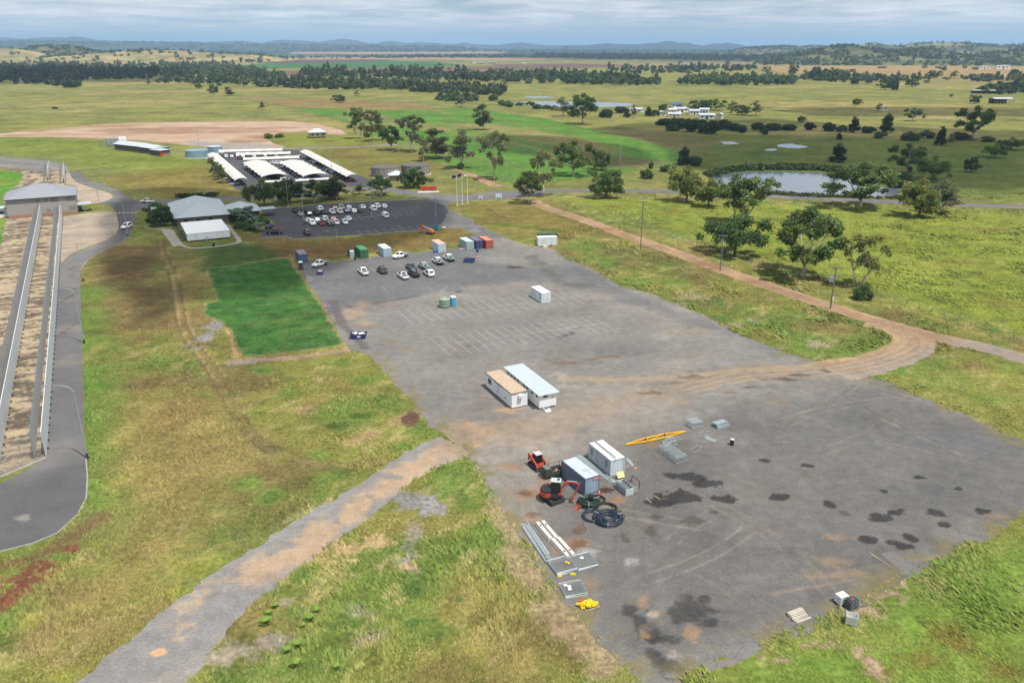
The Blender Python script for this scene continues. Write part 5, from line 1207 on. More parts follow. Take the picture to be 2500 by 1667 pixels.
# ------------------------------------------------------------------ grass standing in the near paddocks
def grass_tufts(n, t0, t1, y0, y1, seed, sz):
 rg = np.random.default_rng(seed)
 t = rg.uniform(t0, t1, n); y = y0 * np.exp(rg.uniform(0, math.log(y1 / y0), n)); x = t * y
 bad = np.zeros(n, bool)
 for p, m in ((YARD, -0.8), (CPARK, .3), (ribbon(ROADA, 9), .3), (JUNC, .3), (POND, .3), (TRK, -0.2), (LAWN, 0.5), (PR_OUT, 0.3), (STRIP, 0.3)) + tuple((q, 0.2) for q in dirt_polys):
  bad |= sdf_poly(x, y, p, 5) > -m if m > 0 else sdf_poly(x, y, p, 5) > -m
 bad |= (x < -108)
 x = x[~bad]; y = y[~bad]
 col = paint_ground(x, y)
 green = (col[:, 1] > col[:, 2] * 2.0)
 keep = green | (rg.uniform(0, 1, len(x)) < 0.12)
 keep &= (fbm(x, y, 3.5, 95, 3) > 0.36) & (rg.uniform(0, 1, len(x)) < (1.1 - y / 210 if sz < 1.5 else .7))
 x = x[keep]; y = y[keep]; col = col[keep]; n = len(x)
 tall = (0.07 + 0.17 * sstep(.4, .7, fbm(x, y, 9, 96, 3))) * rg.uniform(.6, 1.5, n) * sz
 k = 3
 ang = rg.uniform(0, 6.28, (n, k)); w = .05 + tall[:, None] * rg.uniform(.3, .6, (n, k)); lean = .15 + tall[:, None] * rg.uniform(.8, 2.6, (n, k))
 la = 2.2 + 1.2 * (fbm(x, y, 14, 97, 2)[:, None] - .5) + rg.normal(0, .35, (n, k))                      # blown over towards the upper left
 c, s = np.cos(ang), np.sin(ang)
 b0 = np.stack([x[:, None] - c * w, y[:, None] - s * w, np.zeros((n, k))], 2)
 b1 = np.stack([x[:, None] + c * w, y[:, None] + s * w, np.zeros((n, k))], 2)
 tp = np.stack([x[:, None] + np.cos(la) * lean, y[:, None] + np.sin(la) * lean, tall[:, None] * rg.uniform(.75, 1.1, (n, k))], 2)
 V = np.stack([b0, b1, tp], 2).reshape(-1, 3); F = np.arange(len(V)).reshape(-1, 3)
 cc = np.repeat(col * rg.uniform(.9, 1.7, (n, 1)), 3 * k, 0)
 o = link('grass', np_mesh('grass', V, F, M_TUFT, cc), color=(1, 1, 1))
 tag(o, 'rough standing grass on both sides of the sandy track' if sz < 1.5 else 'tufted grass in the bright paddock right of the dirt road', 'grass', kind='stuff')
grass_tufts(210000, -.87, .87, 48, 200, 91, 1.0); grass_tufts(90000, .05, .82, 150, 345, 92, 1.51)
CL = [(656, 1498), (672, 1480), (648, 1520), (772, 1492), (738, 1530), (756, 1512), (726, 1576), (724, 1622), (820, 1630), (700, 1590)]
rgc = np.random.default_rng(17)
me_cl = None
for i, (px, py) in enumerate(sorted(CL)):
 if me_cl is None:
  n = 420; a = rgc.uniform(0, 6.28, n); q = rgc.uniform(0, .35, n); L = rgc.uniform(.5, 1.1, n)
  b0 = np.stack([np.cos(a) * q, np.sin(a) * q, np.zeros(n)], 1); dr = np.stack([np.cos(a), np.sin(a), rgc.uniform(.7, 2.0, n)], 1); dr /= np.linalg.norm(dr, axis=1)[:, None]
  sd = np.stack([-np.sin(a), np.cos(a), np.zeros(n)], 1) * .045
  m1 = b0 + dr * L[:, None] * .6; e = b0 + dr * L[:, None]; e[:, 2] -= .12 * L
  V = np.stack([b0 - sd, b0 + sd, m1 + sd, m1 - sd, e], 1).reshape(-1, 3)
  i5 = np.arange(n) * 5
  F = np.concatenate([np.stack([i5, i5 + 1, i5 + 2], 1), np.stack([i5, i5 + 2, i5 + 3], 1), np.stack([i5 + 3, i5 + 2, i5 + 4], 1)])
  cc = np.repeat(np.array([[0.19, 0.29, 0.06]]) * rgc.uniform(.7, 1.3, (n, 1)), 5, 0)
  me_cl = np_mesh('grass_clump', V, F, M_TUFT, cc)
 o = link('grass_clump', me_cl, None, G(px, py), i * 1.1, (1, 1, 1)); s = rgc.uniform(.5, .85); o.scale = (s, s, s * .9)
 tag(o, f'bright green cane-like grass clump, {ORD[i]} from the left beside the sandy track', 'grass clump', 'grass clumps beside the sandy track')
# ------------------------------------------------------------------ clouds overhead whose shadows cross the land
M_CLOUD = newmat('cloud')
_o = nd(M_CLOUD, 'ShaderNodeOutputMaterial'); _d = nd(M_CLOUD, 'ShaderNodeBsdfDiffuse'); _t = nd(M_CLOUD, 'ShaderNodeBsdfTransparent'); _m = nd(M_CLOUD, 'ShaderNodeMixShader')
_d.inputs['Color'].default_value = (.85, .86, .88, 1); _m.inputs[0].default_value = 0.45
lk(M_CLOUD, _t.outputs[0], _m.inputs[1]); lk(M_CLOUD, _d.outputs[0], _m.inputs[2]); lk(M_CLOUD, _m.outputs[0], _o.inputs[0])
def cloud(shadow, zc, seed, bumps=0.25):
 """a cumulus whose shadow falls on the given outline of ground points"""
 k = zc / SUN_V.z
 P = [Vector((p.x + SUN_V.x * k, p.y + SUN_V.y * k)) for p in shadow]
 c = sum(P, Vector((0, 0))) / len(P); n = len(P) * 6; m = 9
 ring = spline([(p.x, p.y, 0) for p in P] + [(P[0].x, P[0].y, 0)], 6)[:-1]
 rg = np.random.default_rng(seed)
 V = []; r = np.array([(q.x - c.x, q.y - c.y) for q in ring])
 size = np.sqrt((r ** 2).sum(1)).mean()
 wob = 1 + (np.interp(np.arange(len(ring)), np.arange(0, len(ring), 2), rg.uniform(-bumps, bumps, (len(ring) + 1) // 2)))
 r = r * wob[:, None]
 for j in range(m):
  t = j / (m - 1); s = math.cos(t * math.pi / 2 * .98)
  for i in range(len(ring)):
   V.append((c.x + r[i, 0] * s, c.y + r[i, 1] * s, zc + size * .28 * math.sin(t * math.pi / 2) * (1 + rg.uniform(-.15, .15))))
 N = len(ring); F = []
 for j in range(m - 1):
  for i in range(N):
   F.append((j * N + i, j * N + (i + 1) % N, (j + 1) * N + (i + 1) % N, (j + 1) * N + i))
 F.append(tuple(range(N - 1, -1, -1))); F.append(tuple(range((m - 1) * N, m * N)))
 me = bpy.data.meshes.new('cloud'); me.from_pydata(V, [], F); me.materials.append(M_CLOUD); me.polygons.foreach_set('use_smooth', [True] * len(F))
 tag(link('cloud', me), kind='structure')
cloud(NP((290, 470), (420, 455), (560, 462), (700, 470), (900, 478), (1080, 495), (1090, 560), (1000, 585), (850, 640), (740, 690), (640, 730), (480, 735), (360, 780), (270, 690), (240, 600), (260, 520)), 620, 5, .06)
cloud(NP((1640, 380), (1560, 340), (1450, 315), (1600, 300), (1800, 292), (2000, 300), (2200, 312), (2450, 318), (2700, 330), (2750, 430), (2450, 462), (2250, 462), (2050, 418), (1850, 408), (1740, 420)), 900, 6, .08)
cloud(NP((1150, 345), (1300, 330), (1450, 345), (1580, 372), (1600, 400), (1450, 404), (1300, 380)), 800, 7, .1)
cloud(NP((-100, 190), (100, 176), (300, 174), (460, 180), (420, 200), (200, 200), (0, 205)), 900, 8, .1)
cloud(NP((1900, 270), (2150, 262), (2600, 268), (2600, 284), (2300, 284), (2000, 282)), 900, 9, .1)
cloud(NP((800, 136), (1500, 134), (2000, 140), (1900, 150), (1300, 144)), 1500, 10, .1)
# ------------------------------------------------------------------ shipping containers
M_CPAINT = mat('container_paint', None, 0.55, var=0.14, scale=1.2, dirt=0.35, dirtcol=(0.17, 0.12, 0.085), streak=True)
M_CROOF = mat('container_roof', None, 0.6, var=0.18, scale=0.9, dirt=0.45, dirtcol=(0.22, 0.15, 0.10))
M_STEEL = mat('galvanised_steel', (0.40, 0.43, 0.45), 0.45, 0.55, var=0.2, scale=3)
M_STEELD = mat('dark_steel', (0.055, 0.06, 0.06), 0.6, 0.3, var=0.3, scale=3)
M_RUST = mat('rusty_steel', (0.15, 0.065, 0.035), 0.85, 0.1, var=0.35, scale=5)
M_BLACK = mat('black_rubber', (0.018, 0.018, 0.02), 0.75, var=0.2)
M_GLASS = mat('dark_glass', (0.018, 0.022, 0.026), 0.12, var=0.05, spec=0.7)
M_WHITE = mat('white_paint', (0.78, 0.79, 0.78), 0.5, var=0.05, scale=1.5, dirt=0.16, dirtcol=(0.42, 0.36, 0.28))
M_PLAIN = mat('plain_paint', None, 0.5, var=0.08, scale=2.0)
M_PLAINM = mat('matt_paint', None, 0.85, var=0.12, scale=2.0)
M_TIMBER = mat('weathered_timber', (0.34, 0.27, 0.19), 0.9, var=0.25, scale=4)
M_CONCR = mat('pale_concrete', (0.62, 0.59, 0.53), 0.9, var=0.14, scale=2.5, dirt=0.3, dirtcol=(0.30, 0.25, 0.2))
CW, CH = 2.44, 2.59
CM = {}
def wave(L, pitch, depth, z0, z1):
 """trapezoid corrugation along +X, bulging to -Y"""
 mb = MB(); n = max(2, int(round(L / pitch))); p = L / n; pts = []
 for i in range(n):
  x = i * p
  pts += [(x, 0), (x + p * .28, 0), (x + p * .5, depth), (x + p * .78, depth)]
 pts.append((L, 0))
 vs_ = []; fs = []
 for (x, d) in pts:
  vs_ += [(x, d, z0), (x, d, z1)]
 for i in range(len(pts) - 1):
  fs.append((2 * i, 2 * i + 2, 2 * i + 3, 2 * i + 1))
 mb.add(vs_, fs)
 return mb
def cont_meshes(L):
 if L in CM: return CM[L]
 f = MB()
 for x in (0, CW - .16):
  for y in (0, L - .16):
   f.box(x, x + .16, y, y + .16, .02, CH)
 for x in (0.004, CW - .124):
  f.box(x, x + .12, .16, L - .16, .06, .26); f.box(x, x + .10, .16, L - .16, CH - .13, CH - .012)
 for y in (0.004, L - .124):
  f.box(.16, CW - .16, y, y + .12, .06, .22); f.box(.16, CW - .16, y, y + .12, CH - .15, CH - .012)
 f.box(.1, CW - .1, .1, L - .1, .14, .2)
 side = wave(L - .32, .29, .05, .26, CH - .13).mesh('side_wall', M_CPAINT)
 end = wave(CW - .32, .26, .05, .22, CH - .15).mesh('end_wall', M_CPAINT)
 r = MB(); n = int(L / .42); q = (L - .24) / n
 for i in range(n):
  y0 = .12 + i * q
  r.add([(.1, y0, CH - .022), (CW - .1, y0, CH - .022), (CW - .1, y0 + q * .3, CH + .006), (.1, y0 + q * .3, CH + .006), (CW - .1, y0 + q * .7, CH + .006), (.1, y0 + q * .7, CH + .006), (CW - .1, y0 + q, CH - .022), (.1, y0 + q, CH - .022)],
   [(0, 1, 2, 3), (3, 2, 4, 5), (5, 4, 6, 7)])
 d = MB(); w = CW / 2 - .18
 d.box(0, w, .03, .09, .24, CH - .17)
 for k in range(5):
  z = .42 + k * .42; d.box(.10, w - .10, .008, .03, z, z + .24)
 rod = MB().cyl((0, -.03, .2), (0, -.03, CH - .14), .022, n=6)
 for z in (.3, 1.1, 2.3): rod.box(-.05, .05, -.05, .03, z, z + .07)
 rod.box(-.04, .16, -.06, -.03, 1.0, 1.05)
 CM[L] = (f.mesh('frame', M_CPAINT), side, end, r.mesh('roof', M_CROOF), d.mesh('door', M_CPAINT), rod.mesh('lock_rod', M_STEEL))
 return CM[L]
def container(px, rz, color, label, roof=None, L=6.06, doors=True, front=None, rods=(0.5, 0.52, 0.52), group=None):
 fm, sm, em, rm, dm, lm = cont_meshes(L)
 p = G(*px); o = thing('shipping_container', label, 'container', p, rz, group)
 link('frame', fm, o, color=color)
 a = link('side_wall', sm, o, (0.03, L - .16, 0), -math.pi / 2, color)
 b = link('side_wall', sm, o, (CW - .03, .16, 0), math.pi / 2, color)
 e = link('end_wall', em, o, (CW - .16, L - .03, 0), math.pi, color)
 link('roof', rm, o, color=roof or color)
 fc = front or color
 if doors:
  for k, x in enumerate((.17, CW / 2 + .01)):
   d = link('door', dm, o, (x, 0, 0), 0, fc)
   for t in (.28, .78):
    link('lock_rod', lm, d, (t, 0, 0), 0)
 else:
  link('end_wall', em, o, (.16, .03, 0), 0, fc)
 return o
def sticker(o, name, x, y, z, w, h, color, axis='x', side=-1, parent=None):
 """a flat plate on a face of o: axis x lies along local X (front), axis y along the long side"""
 mb = MB()
 if axis == 'x': mb.box(x, x + w, y - .012, y, z, z + h)
 else: mb.box(x - .012, x, y, y + w, z, z + h)
 return mb.build(name, M_PLAIN, parent or o, color)
A0 = R(26.0)
c1 = container((1427.5, 1209.6), R(29), (0.135, 0.185, 0.26), 'blue-grey container between the excavator and the steel lengths', (0.42, 0.49, 0.55), doors=False, front=(0.30, 0.36, 0.46))
s_ = sticker(c1, 'placard', 1.35, -.01, 2.05, .95, .34, (0.55, 0.10, 0.12)); sticker(c1, 'lettering', 1.45, -.024, 2.17, .7, .08, (0.8, 0.7, 0.7), parent=s_)
s_ = sticker(c1, 'placard', -.01, L_ := 5.0, 2.1, .75, .3, (0.45, 0.09, 0.12), 'y')
c2 = container((1489.5, 1163.2), R(26), (0.50, 0.54, 0.57), 'pale grey container with steel lengths lying on its roof', (0.72, 0.71, 0.66), doors=False, front=(0.55, 0.62, 0.65))
for yy in (.9, 4.9):
 for k in range(4):
  sticker(c2, 'emblem', -.01, yy + (.04 if k % 2 else 0), 1.05 + k * .27, .42 - (k % 2) * .1, .2, (0.10, 0.22, 0.36), 'y')
c3 = container((1322.4, 741), R(24.5), (0.66, 0.71, 0.73), 'lone white container standing across the marked bays', (0.83, 0.85, 0.84))
for yy in (.7, 4.7):
 for k in range(6):
  sticker(c3, 'letter', -.01, yy + .03 * (k % 2), 2.05 - k * .28, .3 - .06 * (k % 3), .19, (0.03, 0.06, 0.14), 'y')
container((731.5, 643.5), R(25), (0.07, 0.12, 0.22), 'dark blue container with pinkish faded roof near the lawn corner', (0.24, 0.19, 0.24))
container((880.2, 631.9), R(26.4), (0.035, 0.13, 0.06), 'green container with light green roof', (0.07, 0.27, 0.13))
container((937, 628.5), R(26), (0.38, 0.48, 0.56), 'pale blue container right of the green one', (0.60, 0.66, 0.68))
container((1070.5, 617), R(26), (0.50, 0.58, 0.64), 'whitish container with rust-red patch on the roof', (0.62, 0.36, 0.25))
container((1139.5, 611), R(26), (0.32, 0.43, 0.42), 'pale teal container, left one of three side by side', (0.45, 0.58, 0.58))
container((1162, 609), R(26), (0.035, 0.042, 0.11), 'dark navy container, middle one of three side by side', (0.13, 0.12, 0.20))
container((1187, 608), R(26), (0.42, 0.085, 0.045), 'rust-red container, right one of three side by side', (0.55, 0.20, 0.13))
cw = container((1313.5, 600.5), R(9.5), (0.66, 0.71, 0.72), 'long white container set sideways on the right verge', (0.82, 0.84, 0.84), L=2.44 * 1.0, doors=False)
bpy.data.objects.remove(cw, do_unlink=True) if False else None
for ch in list(cw.children): bpy.data.objects.remove(ch, do_unlink=True)
def container_side(o, color, roof, L=6.06):
 fm, sm, em, rm, dm, lm = cont_meshes(L)
 def put(n, me, loc, rz, c): return link(n, me, o, loc, rz, c)
 q = -math.pi / 2                                  # local X of the box runs away from the viewer
 put('frame', fm, (0, CW, 0), q, color); put('roof', rm, (0, CW, 0), q, roof)
 put('side_wall', sm, (.16, .03, 0), 0, color); put('side_wall', sm, (L - .16, CW - .03, 0), math.pi, color)
 put('end_wall', em, (L - .03, .16, 0), math.pi / 2, color); put('end_wall', em, (.03, CW - .16, 0), -math.pi / 2, color)
container_side(cw, (0.66, 0.71, 0.72), (0.82, 0.84, 0.84))
sticker(cw, 'hatch', 1.1, -.012, .9, .75, 1.2, (0.55, 0.60, 0.62))
cg = thing('shipping_container', 'dark green container behind the long white one on the verge', 'container', G(1315, 592.5), R(9.5))
container_side(cg, (0.025, 0.085, 0.05), (0.03, 0.10, 0.06))
KIDS.clear()
mbx = MB().box(0, 1.3, 0, .8, 0, .35).box(.2, 1.0, .1, .7, .35, .55)
tag(mbx.build('concrete_block', M_CONCR, loc=G(1327, 605), rz=R(12)), 'rough pale block lying before the long white container', 'block')
# ------------------------------------------------------------------ site buildings in the middle of the yard
def ribbed(x0, x1, y0, y1, z, dz, pitch, along='y'):
 """pressed roof sheet: raised ribs running along y"""
 mb = MB(); n = int((x1 - x0) / pitch); p = (x1 - x0) / n
 for i in range(n):
  a = x0 + i * p
  za = z + dz * (a - x0) / (x1 - x0); zb = z + dz * (a + p - x0) / (x1 - x0)
  mb.add([(a, y0, za), (a, y1, za), (a + p * .7, y0, za), (a + p * .7, y1, za), (a + p * .8, y0, za + .035), (a + p * .8, y1, za + .035), (a + p, y0, zb), (a + p, y1, zb)],
   [(0, 2, 3, 1), (2, 4, 5, 3), (4, 6, 7, 5)])
 return mb
def ribbed_y(x0, x1, y0, y1, z, pitch):
 mb = MB(); n = int((y1 - y0) / pitch); p = (y1 - y0) / n
 for i in range(n):
  a = y0 + i * p
  mb.add([(x0, a, z), (x1, a, z), (x0, a + p * .7, z), (x1, a + p * .7, z), (x0, a + p * .8, z + .035), (x1, a + p * .8, z + .035), (x0, a + p, z), (x1, a + p, z)], [(0, 1, 3, 2), (2, 3, 5, 4), (4, 5, 7, 6)])
 return mb
M_WALLW = mat('white_wall_panel', (0.74, 0.76, 0.76), 0.55, var=0.05, scale=1.0, dirt=0.14, dirtcol=(0.45, 0.40, 0.33), streak=True)
M_FRAME = mat('window_frame', (0.55, 0.57, 0.58), 0.5)
def shed_body(o, w, L, h, z0=.18):
 MB().box(0, w, 0, .06, z0, h).build('wall', M_WALLW, o)
 MB().box(0, w, L - .06, L, z0, h).build('wall', M_WALLW, o)
 MB().box(0, .06, .06, L - .06, z0, h).build('wall', M_WALLW, o)
 MB().box(w - .06, w, .06, L - .06, z0, h).build('wall', M_WALLW, o)
 MB().box(.06, w - .06, .06, L - .06, z0 - .04, z0 + .02).build('floor', M_STEELD, o)
 sk = MB()
 for x in (.35, w - .5): sk.box(x, x + .15, .2, L - .2, 0.0, z0 - .045)
 sk.build('skid', M_STEELD, o)
def window_y(o, x, y0, y1, z0, z1, face=-1, mull=True):
 """window in a wall whose plane is x = const"""
 s = face
 fr = MB()
 fr.box(min(x, x + s * .03), max(x, x + s * .03), y0, y1, z0, z0 + .05); fr.box(min(x, x + s * .03), max(x, x + s * .03), y0, y1, z1 - .05, z1)
 fr.box(min(x, x + s * .03), max(x, x + s * .03), y0, y0 + .05, z0 + .05, z1 - .05); fr.box(min(x, x + s * .03), max(x, x + s * .03), y1 - .05, y1, z0 + .05, z1 - .05)
 wdw = MB().box(min(x, x + s * .016), max(x, x + s * .016), y0 + .05, y1 - .05, z0 + .05, z1 - .05).build('window', M_GLASS, o)
 fr.build('frame', M_FRAME, wdw)
 return wdw
def window_x(o, y, x0, x1, z0, z1, name='window'):
 fr = MB().box(x0, x1, y - .03, y, z0, z0 + .05).box(x0, x1, y - .03, y, z1 - .05, z1).box(x0, x0 + .05, y - .03, y, z0 + .05, z1 - .05).box(x1 - .05, x1, y - .03, y, z0 + .05, z1 - .05)
 wdw = MB().box(x0 + .05, x1 - .05, y - .016, y, z0 + .05, z1 - .05).build(name, M_GLASS, o)
 fr.build('frame', M_FRAME, wdw)
 return wdw
M_TANROOF = mat('tan_roof_sheet', (0.43, 0.335, 0.245), 0.75, var=0.14, scale=1.5, dirt=0.3, dirtcol=(0.30, 0.22, 0.15))
M_BLUROOF = mat('pale_blue_roof_sheet', (0.40, 0.455, 0.49), 0.5, var=0.06, scale=1.0)
sa = thing('site_office', 'white portable site office with tan ribbed roof', 'building', G(1249.4, 998.4), R(26.3))
w_, L_, h_ = 3.0, 10.6, 2.72
shed_body(sa, w_, L_, h_)
rf = ribbed_y(-.05, w_ + .05, -.05, L_ + .05, h_ + .1, .24).build('roof', M_TANROOF, sa)
tr = MB().box(-.07, w_ + .07, -.09, -.055, h_ - .03, h_ + .13).box(-.07, w_ + .07, L_ + .055, L_ + .09, h_ - .03, h_ + .13).box(-.09, -.055, -.05, L_ + .05, h_ - .05, h_ + .12).box(w_ + .055, w_ + .09, -.05, L_ + .05, h_ - .05, h_ + .12)
tr.build('roof_trim', mat('dark_green_trim', (0.07, 0.09, 0.08), .6), rf)
MB().box(-.05, w_ + .05, -.05, L_ + .05, h_ + .002, h_ + .07).build('ceiling_panel', M_WALLW, sa)
window_y(sa, -.002, 8.2, 9.6, 1.15, 2.25)
dr = MB().box(-.03, -.003, 5.2, 6.1, .25, 2.3).build('door', mat('grey_door', (0.60, 0.63, 0.65), .5), sa)
MB().box(-.09, -.03, 5.28, 5.36, 1.15, 1.35).build('handle', M_STEELD, dr)
MB().box(-.02, -.003, 2.2, 2.75, 1.0, 1.2).build('vent', M_STEELD, sa)
MB().box(-.035, -.003, 4.0, 6.6, 2.42, 2.5).build('door_hood', M_STEELD, sa)
ac = MB().box(1.15, 1.95, -.55, -.002, 1.95, 2.5).build('air_conditioner', M_WHITE, sa)
MB().box(1.3, 1.85, -.565, -.551, 2.02, 2.35).build('grille', M_FRAME, ac)
sb = thing('ablution_block', 'white portable amenities block with pale blue roof and small dark windows', 'building', G(1316.6, 1000.5), R(25.5))
w_, L_, h_ = 3.25, 13.4, 2.78
shed_body(sb, w_, L_, h_, .3)
rf = ribbed_y(-.32, w_ + .28, -.4, L_ + .3, h_ + .13, .26).build('roof', M_BLUROOF, sb)
MB().box(-.36, -.32, -.42, L_ + .32, h_ - .02, h_ + .16).box(w_ + .28, w_ + .32, -.42, L_ + .32, h_ - .02, h_ + .16).box(-.32, w_ + .28, -.44, -.4, h_ + .0, h_ + .13).box(-.32, w_ + .28, L_ + .3, L_ + .34, h_, h_ + .13).build('roof_trim', M_WHITE, rf)
MB().box(-.3, w_ + .26, -.38, L_ + .28, h_ + .004, h_ + .1).build('ceiling_panel', M_WALLW, sb)
for yy in (.55, 2.3, 4.3, 5.5, 7.9, 9.2, 10.5, 11.9):
 window_y(sb, -.002, yy, yy + .8, 1.9, 2.45)
window_x(sb, -.002, .7, 1.6, 2.05, 2.55)
MB().box(2.4, 2.6, -.05, -.002, 1.95, 2.1).build('lamp', M_STEELD, sb)
sb2 = thing('step_unit', 'small white step box on the ground before the amenities block', 'step', G(1331, 1005.5), R(30))
MB().box(0, 1.0, 0, .75, 0, .42).build('box', M_WHITE, sb2); MB().box(.12, .88, .12, .63, .42, .47).build('tread', M_STEELD, sb2); MB().box(-.02, 1.02, -.35, 0, 0, .2).build('lower_step', M_WHITE, sb2)
# ------------------------------------------------------------------ tank, toilets, bins
def lathe(prof, n=28):
 mb = MB(); vs_ = []; fs = []
 for (r, z) in prof:
  for i in range(n):
   t = 2 * math.pi * i / n; vs_.append((r * math.cos(t), r * math.sin(t), z))
 for j in range(len(prof) - 1):
  for i in range(n):
   fs.append((j * n + i, j * n + (i + 1) % n, (j + 1) * n + (i + 1) % n, (j + 1) * n + i))
 fs.append(tuple(range((len(prof) - 1) * n, len(prof) * n)))
 return mb.add(vs_, fs)
tk = thing('water_tank', 'round grey-green poly water tank standing on the marked bays', 'tank', G(1086, 750))
lathe([(1.3, 0), (1.3, .5), (1.34, .55), (1.34, .62), (1.3, .67), (1.3, 1.2), (1.34, 1.25), (1.34, 1.32), (1.3, 1.37), (1.3, 1.85), (1.34, 1.9), (1.34, 1.97), (1.3, 2.02), (1.27, 2.15)]).build('wall', mat('tank_green', (0.20, 0.27, 0.20), .6, var=.08), tk, smooth=True)
lathe([(1.27, 2.152), (1.15, 2.25), (.4, 2.42), (.05, 2.44)]).build('lid', mat('tank_lid', (0.25, 0.31, 0.23), .6, var=.1), tk, smooth=True)
MB().cyl((.75, .2, 2.3), (.75, .2, 2.46), .24, n=12).build('hatch', mat('tank_lid2', (0.2, 0.26, 0.2), .6), tk)
def toilet(px, col, label, rz=R(26), top=(0.8, 0.82, 0.84)):
 o = thing('portable_toilet', label, 'toilet', G(*px), rz)
 MB().box(0, 1.1, 0, 1.15, .1, 2.1).build('cabin', M_PLAIN, o, col)
 MB().box(-.04, 1.14, -.04, 1.19, 2.103, 2.2, .02, .02).box(.0, 1.1, .0, 1.15, 2.2, 2.34, .2, .2).build('roof', M_PLAIN, o, top)
 d = MB().box(.14, .96, -.03, -.002, .16, 2.0).build('door', M_PLAIN, o, tuple(c * .8 for c in col))
 MB().box(.82, .9, -.05, -.03, .95, 1.1).build('handle', M_PLAIN, d, top)
 MB().box(-.03, 1.13, -.03, 1.18, 0, .098).build('base', M_PLAINM, o, tuple(c * .5 for c in col))
 MB().box(-.02, -.002, .2, .95, 1.75, 1.95).build('vent', M_PLAIN, o, tuple(c * .6 for c in col))
toilet((1103.5, 748), (0.08, 0.36, 0.58), 'light blue portable toilet beside the green water tank')
toilet((731.5, 660), (0.075, 0.06, 0.115), 'dark purple portable toilet in front of the dark blue container')
toilet((856.5, 632), (0.52, 0.60, 0.66), 'pale portable toilet left of the green container')
mb = MB().box(0, 1.3, 0, 1.2, 0, 2.1)
o = thing('steel_cabinet', 'dark steel cabinet behind the pale portable toilet', 'cabinet', G(852, 627), R(26)); mb.build('body', M_STEELD, o); MB().box(.1, 1.2, -.02, -.002, .1, 2.0).build('door', mat('dark_door', (0.03, 0.03, .035), .5), o)
def wheelie(px, col, label, rz=R(30), s=1.0):
 o = thing('wheelie_bin', label, 'bin', G(*px), rz); o.scale = (s, s, s)
 MB().hexa([(.06, .1, .08), (.52, .1, .08), (.52, .6, .08), (.06, .6, .08), (0, 0, 1.0), (.58, 0, 1.0), (.58, .7, 1.0), (0, .7, 1.0)]).build('body', M_PLAIN, o, col)
 MB().box(-.02, .6, -.02, .74, 1.002, 1.07, .03, .03).build('lid', M_PLAIN, o, tuple(c * 1.3 for c in col))
 for x in (-.02, .54): MB().cyl((x, .58, .12), (x + .06, .58, .12), .12, n=10).build('wheel', M_BLACK, o)
wheelie((866, 635), (0.02, 0.05, 0.03), 'dark green wheelie bin beside the green container')
wheelie((1165, 616.5), (0.02, 0.07, 0.22), 'blue wheelie bin standing alone right of the blue skip')
wheelie((520, 603), (0.012, 0.012, 0.014), 'black wheelie bin on the path before the white annexe', s=1.1)
def skip(px, rz, L, Wd, H, col, label, rubbish=None, flare=.5, name='skip_bin'):
 o = thing(name, label, 'skip bin', G(*px), rz)
 mb = MB(); t = .05
 for y in (0, Wd - t):
  mb.side([(flare, .12), (L - flare, .12), (L, H), (0, H)], y, y + t)
 mb.add([(flare, t, .12), (flare, Wd - t, .12), (0, Wd - t, H), (0, t, H), (flare + .05, t, .15), (flare + .05, Wd - t, .15), (.05, Wd - t, H), (.05, t, H)], [(0, 3, 2, 1), (4, 5, 6, 7), (2, 3, 7, 6)])
 mb.add([(L - flare, t, .12), (L - flare, Wd - t, .12), (L, Wd - t, H), (L, t, H), (L - flare - .05, t, .15), (L - flare - .05, Wd - t, .15), (L - .05, Wd - t, H), (L - .05, t, H)], [(0, 1, 2, 3), (7, 6, 5, 4), (3, 2, 6, 7)])
 mb.box(flare, L - flare, t, Wd - t, .12, .16)
 mb.build('body', M_CPAINT, o, col)
 MB().box(0, L, -.06, -.003, H - .1, H).box(0, L, Wd + .003, Wd + .06, H - .1, H).build('rim', M_CPAINT, o, tuple(c * 1.2 for c in col))
 for x in (.8, L - .95):
  MB().box(x, x + .12, -.07, -.003, .15, H - .1).build('rib', M_CPAINT, o, tuple(c * .9 for c in col))
 MB().box(flare + .1, L - flare - .1, .1, Wd - .1, 0, .118).build('skid', M_STEELD, o)
 if rubbish:
  rg = random.Random(hash(label) % 1000); m = MB()
  for k in range(46):
   x = rg.uniform(.35, L - .4); y = rg.uniform(.2, Wd - .25); s = rg.uniform(.12, .3)
   m.at((x, y, H - rg.uniform(.02, .25)), rg.uniform(0, 3), rg.uniform(-.5, .5), rg.uniform(-.5, .5)).box(-s, s, -s * .6, s * .6, -s * .3, s * .3)
  m.at()
  u = m.build('rubbish', [mat('rubbish_pale', (0.70, 0.72, 0.72), .7, var=.2), mat('rubbish_dark', (0.12, 0.10, 0.08), .8)], o)
  for i, f in enumerate(u.data.polygons): f.material_index = 0 if (i // 6) % 4 else 1
  u['kind'] = 'stuff'
 return o
sk1 = skip((855, 829), R(4.5), 3.5, 1.7, 1.15, (0.022, 0.028, 0.13), 'navy skip bin heaped with pale rubbish near the lawn corner', True)
for k, (x, z, w, h) in enumerate(((1.45, .42, .75, .26), (1.5, .70, .13, .12), (1.68, .66, .2, .16), (1.92, .72, .14, .13))):
 sticker(sk1, 'emblem', x, -.012, z, w, h, (0.62, 0.65, 0.82))
skip((1131, 641.5), R(-12), 3.3, 1.7, 1.1, (0.045, 0.085, 0.20), 'worn blue open skip right of the parked utes', None)
skip((773, 672), R(6), 1.7, 1.3, 1.0, (0.075, 0.055, 0.14), 'small purple bin overflowing with waste by the toilet', True, .1)
skip((1057, 563), R(3), 1.9, 1.5, 1.35, (0.02, 0.22, 0.36), 'bright blue bin beside the orange boom lift', None, .12)
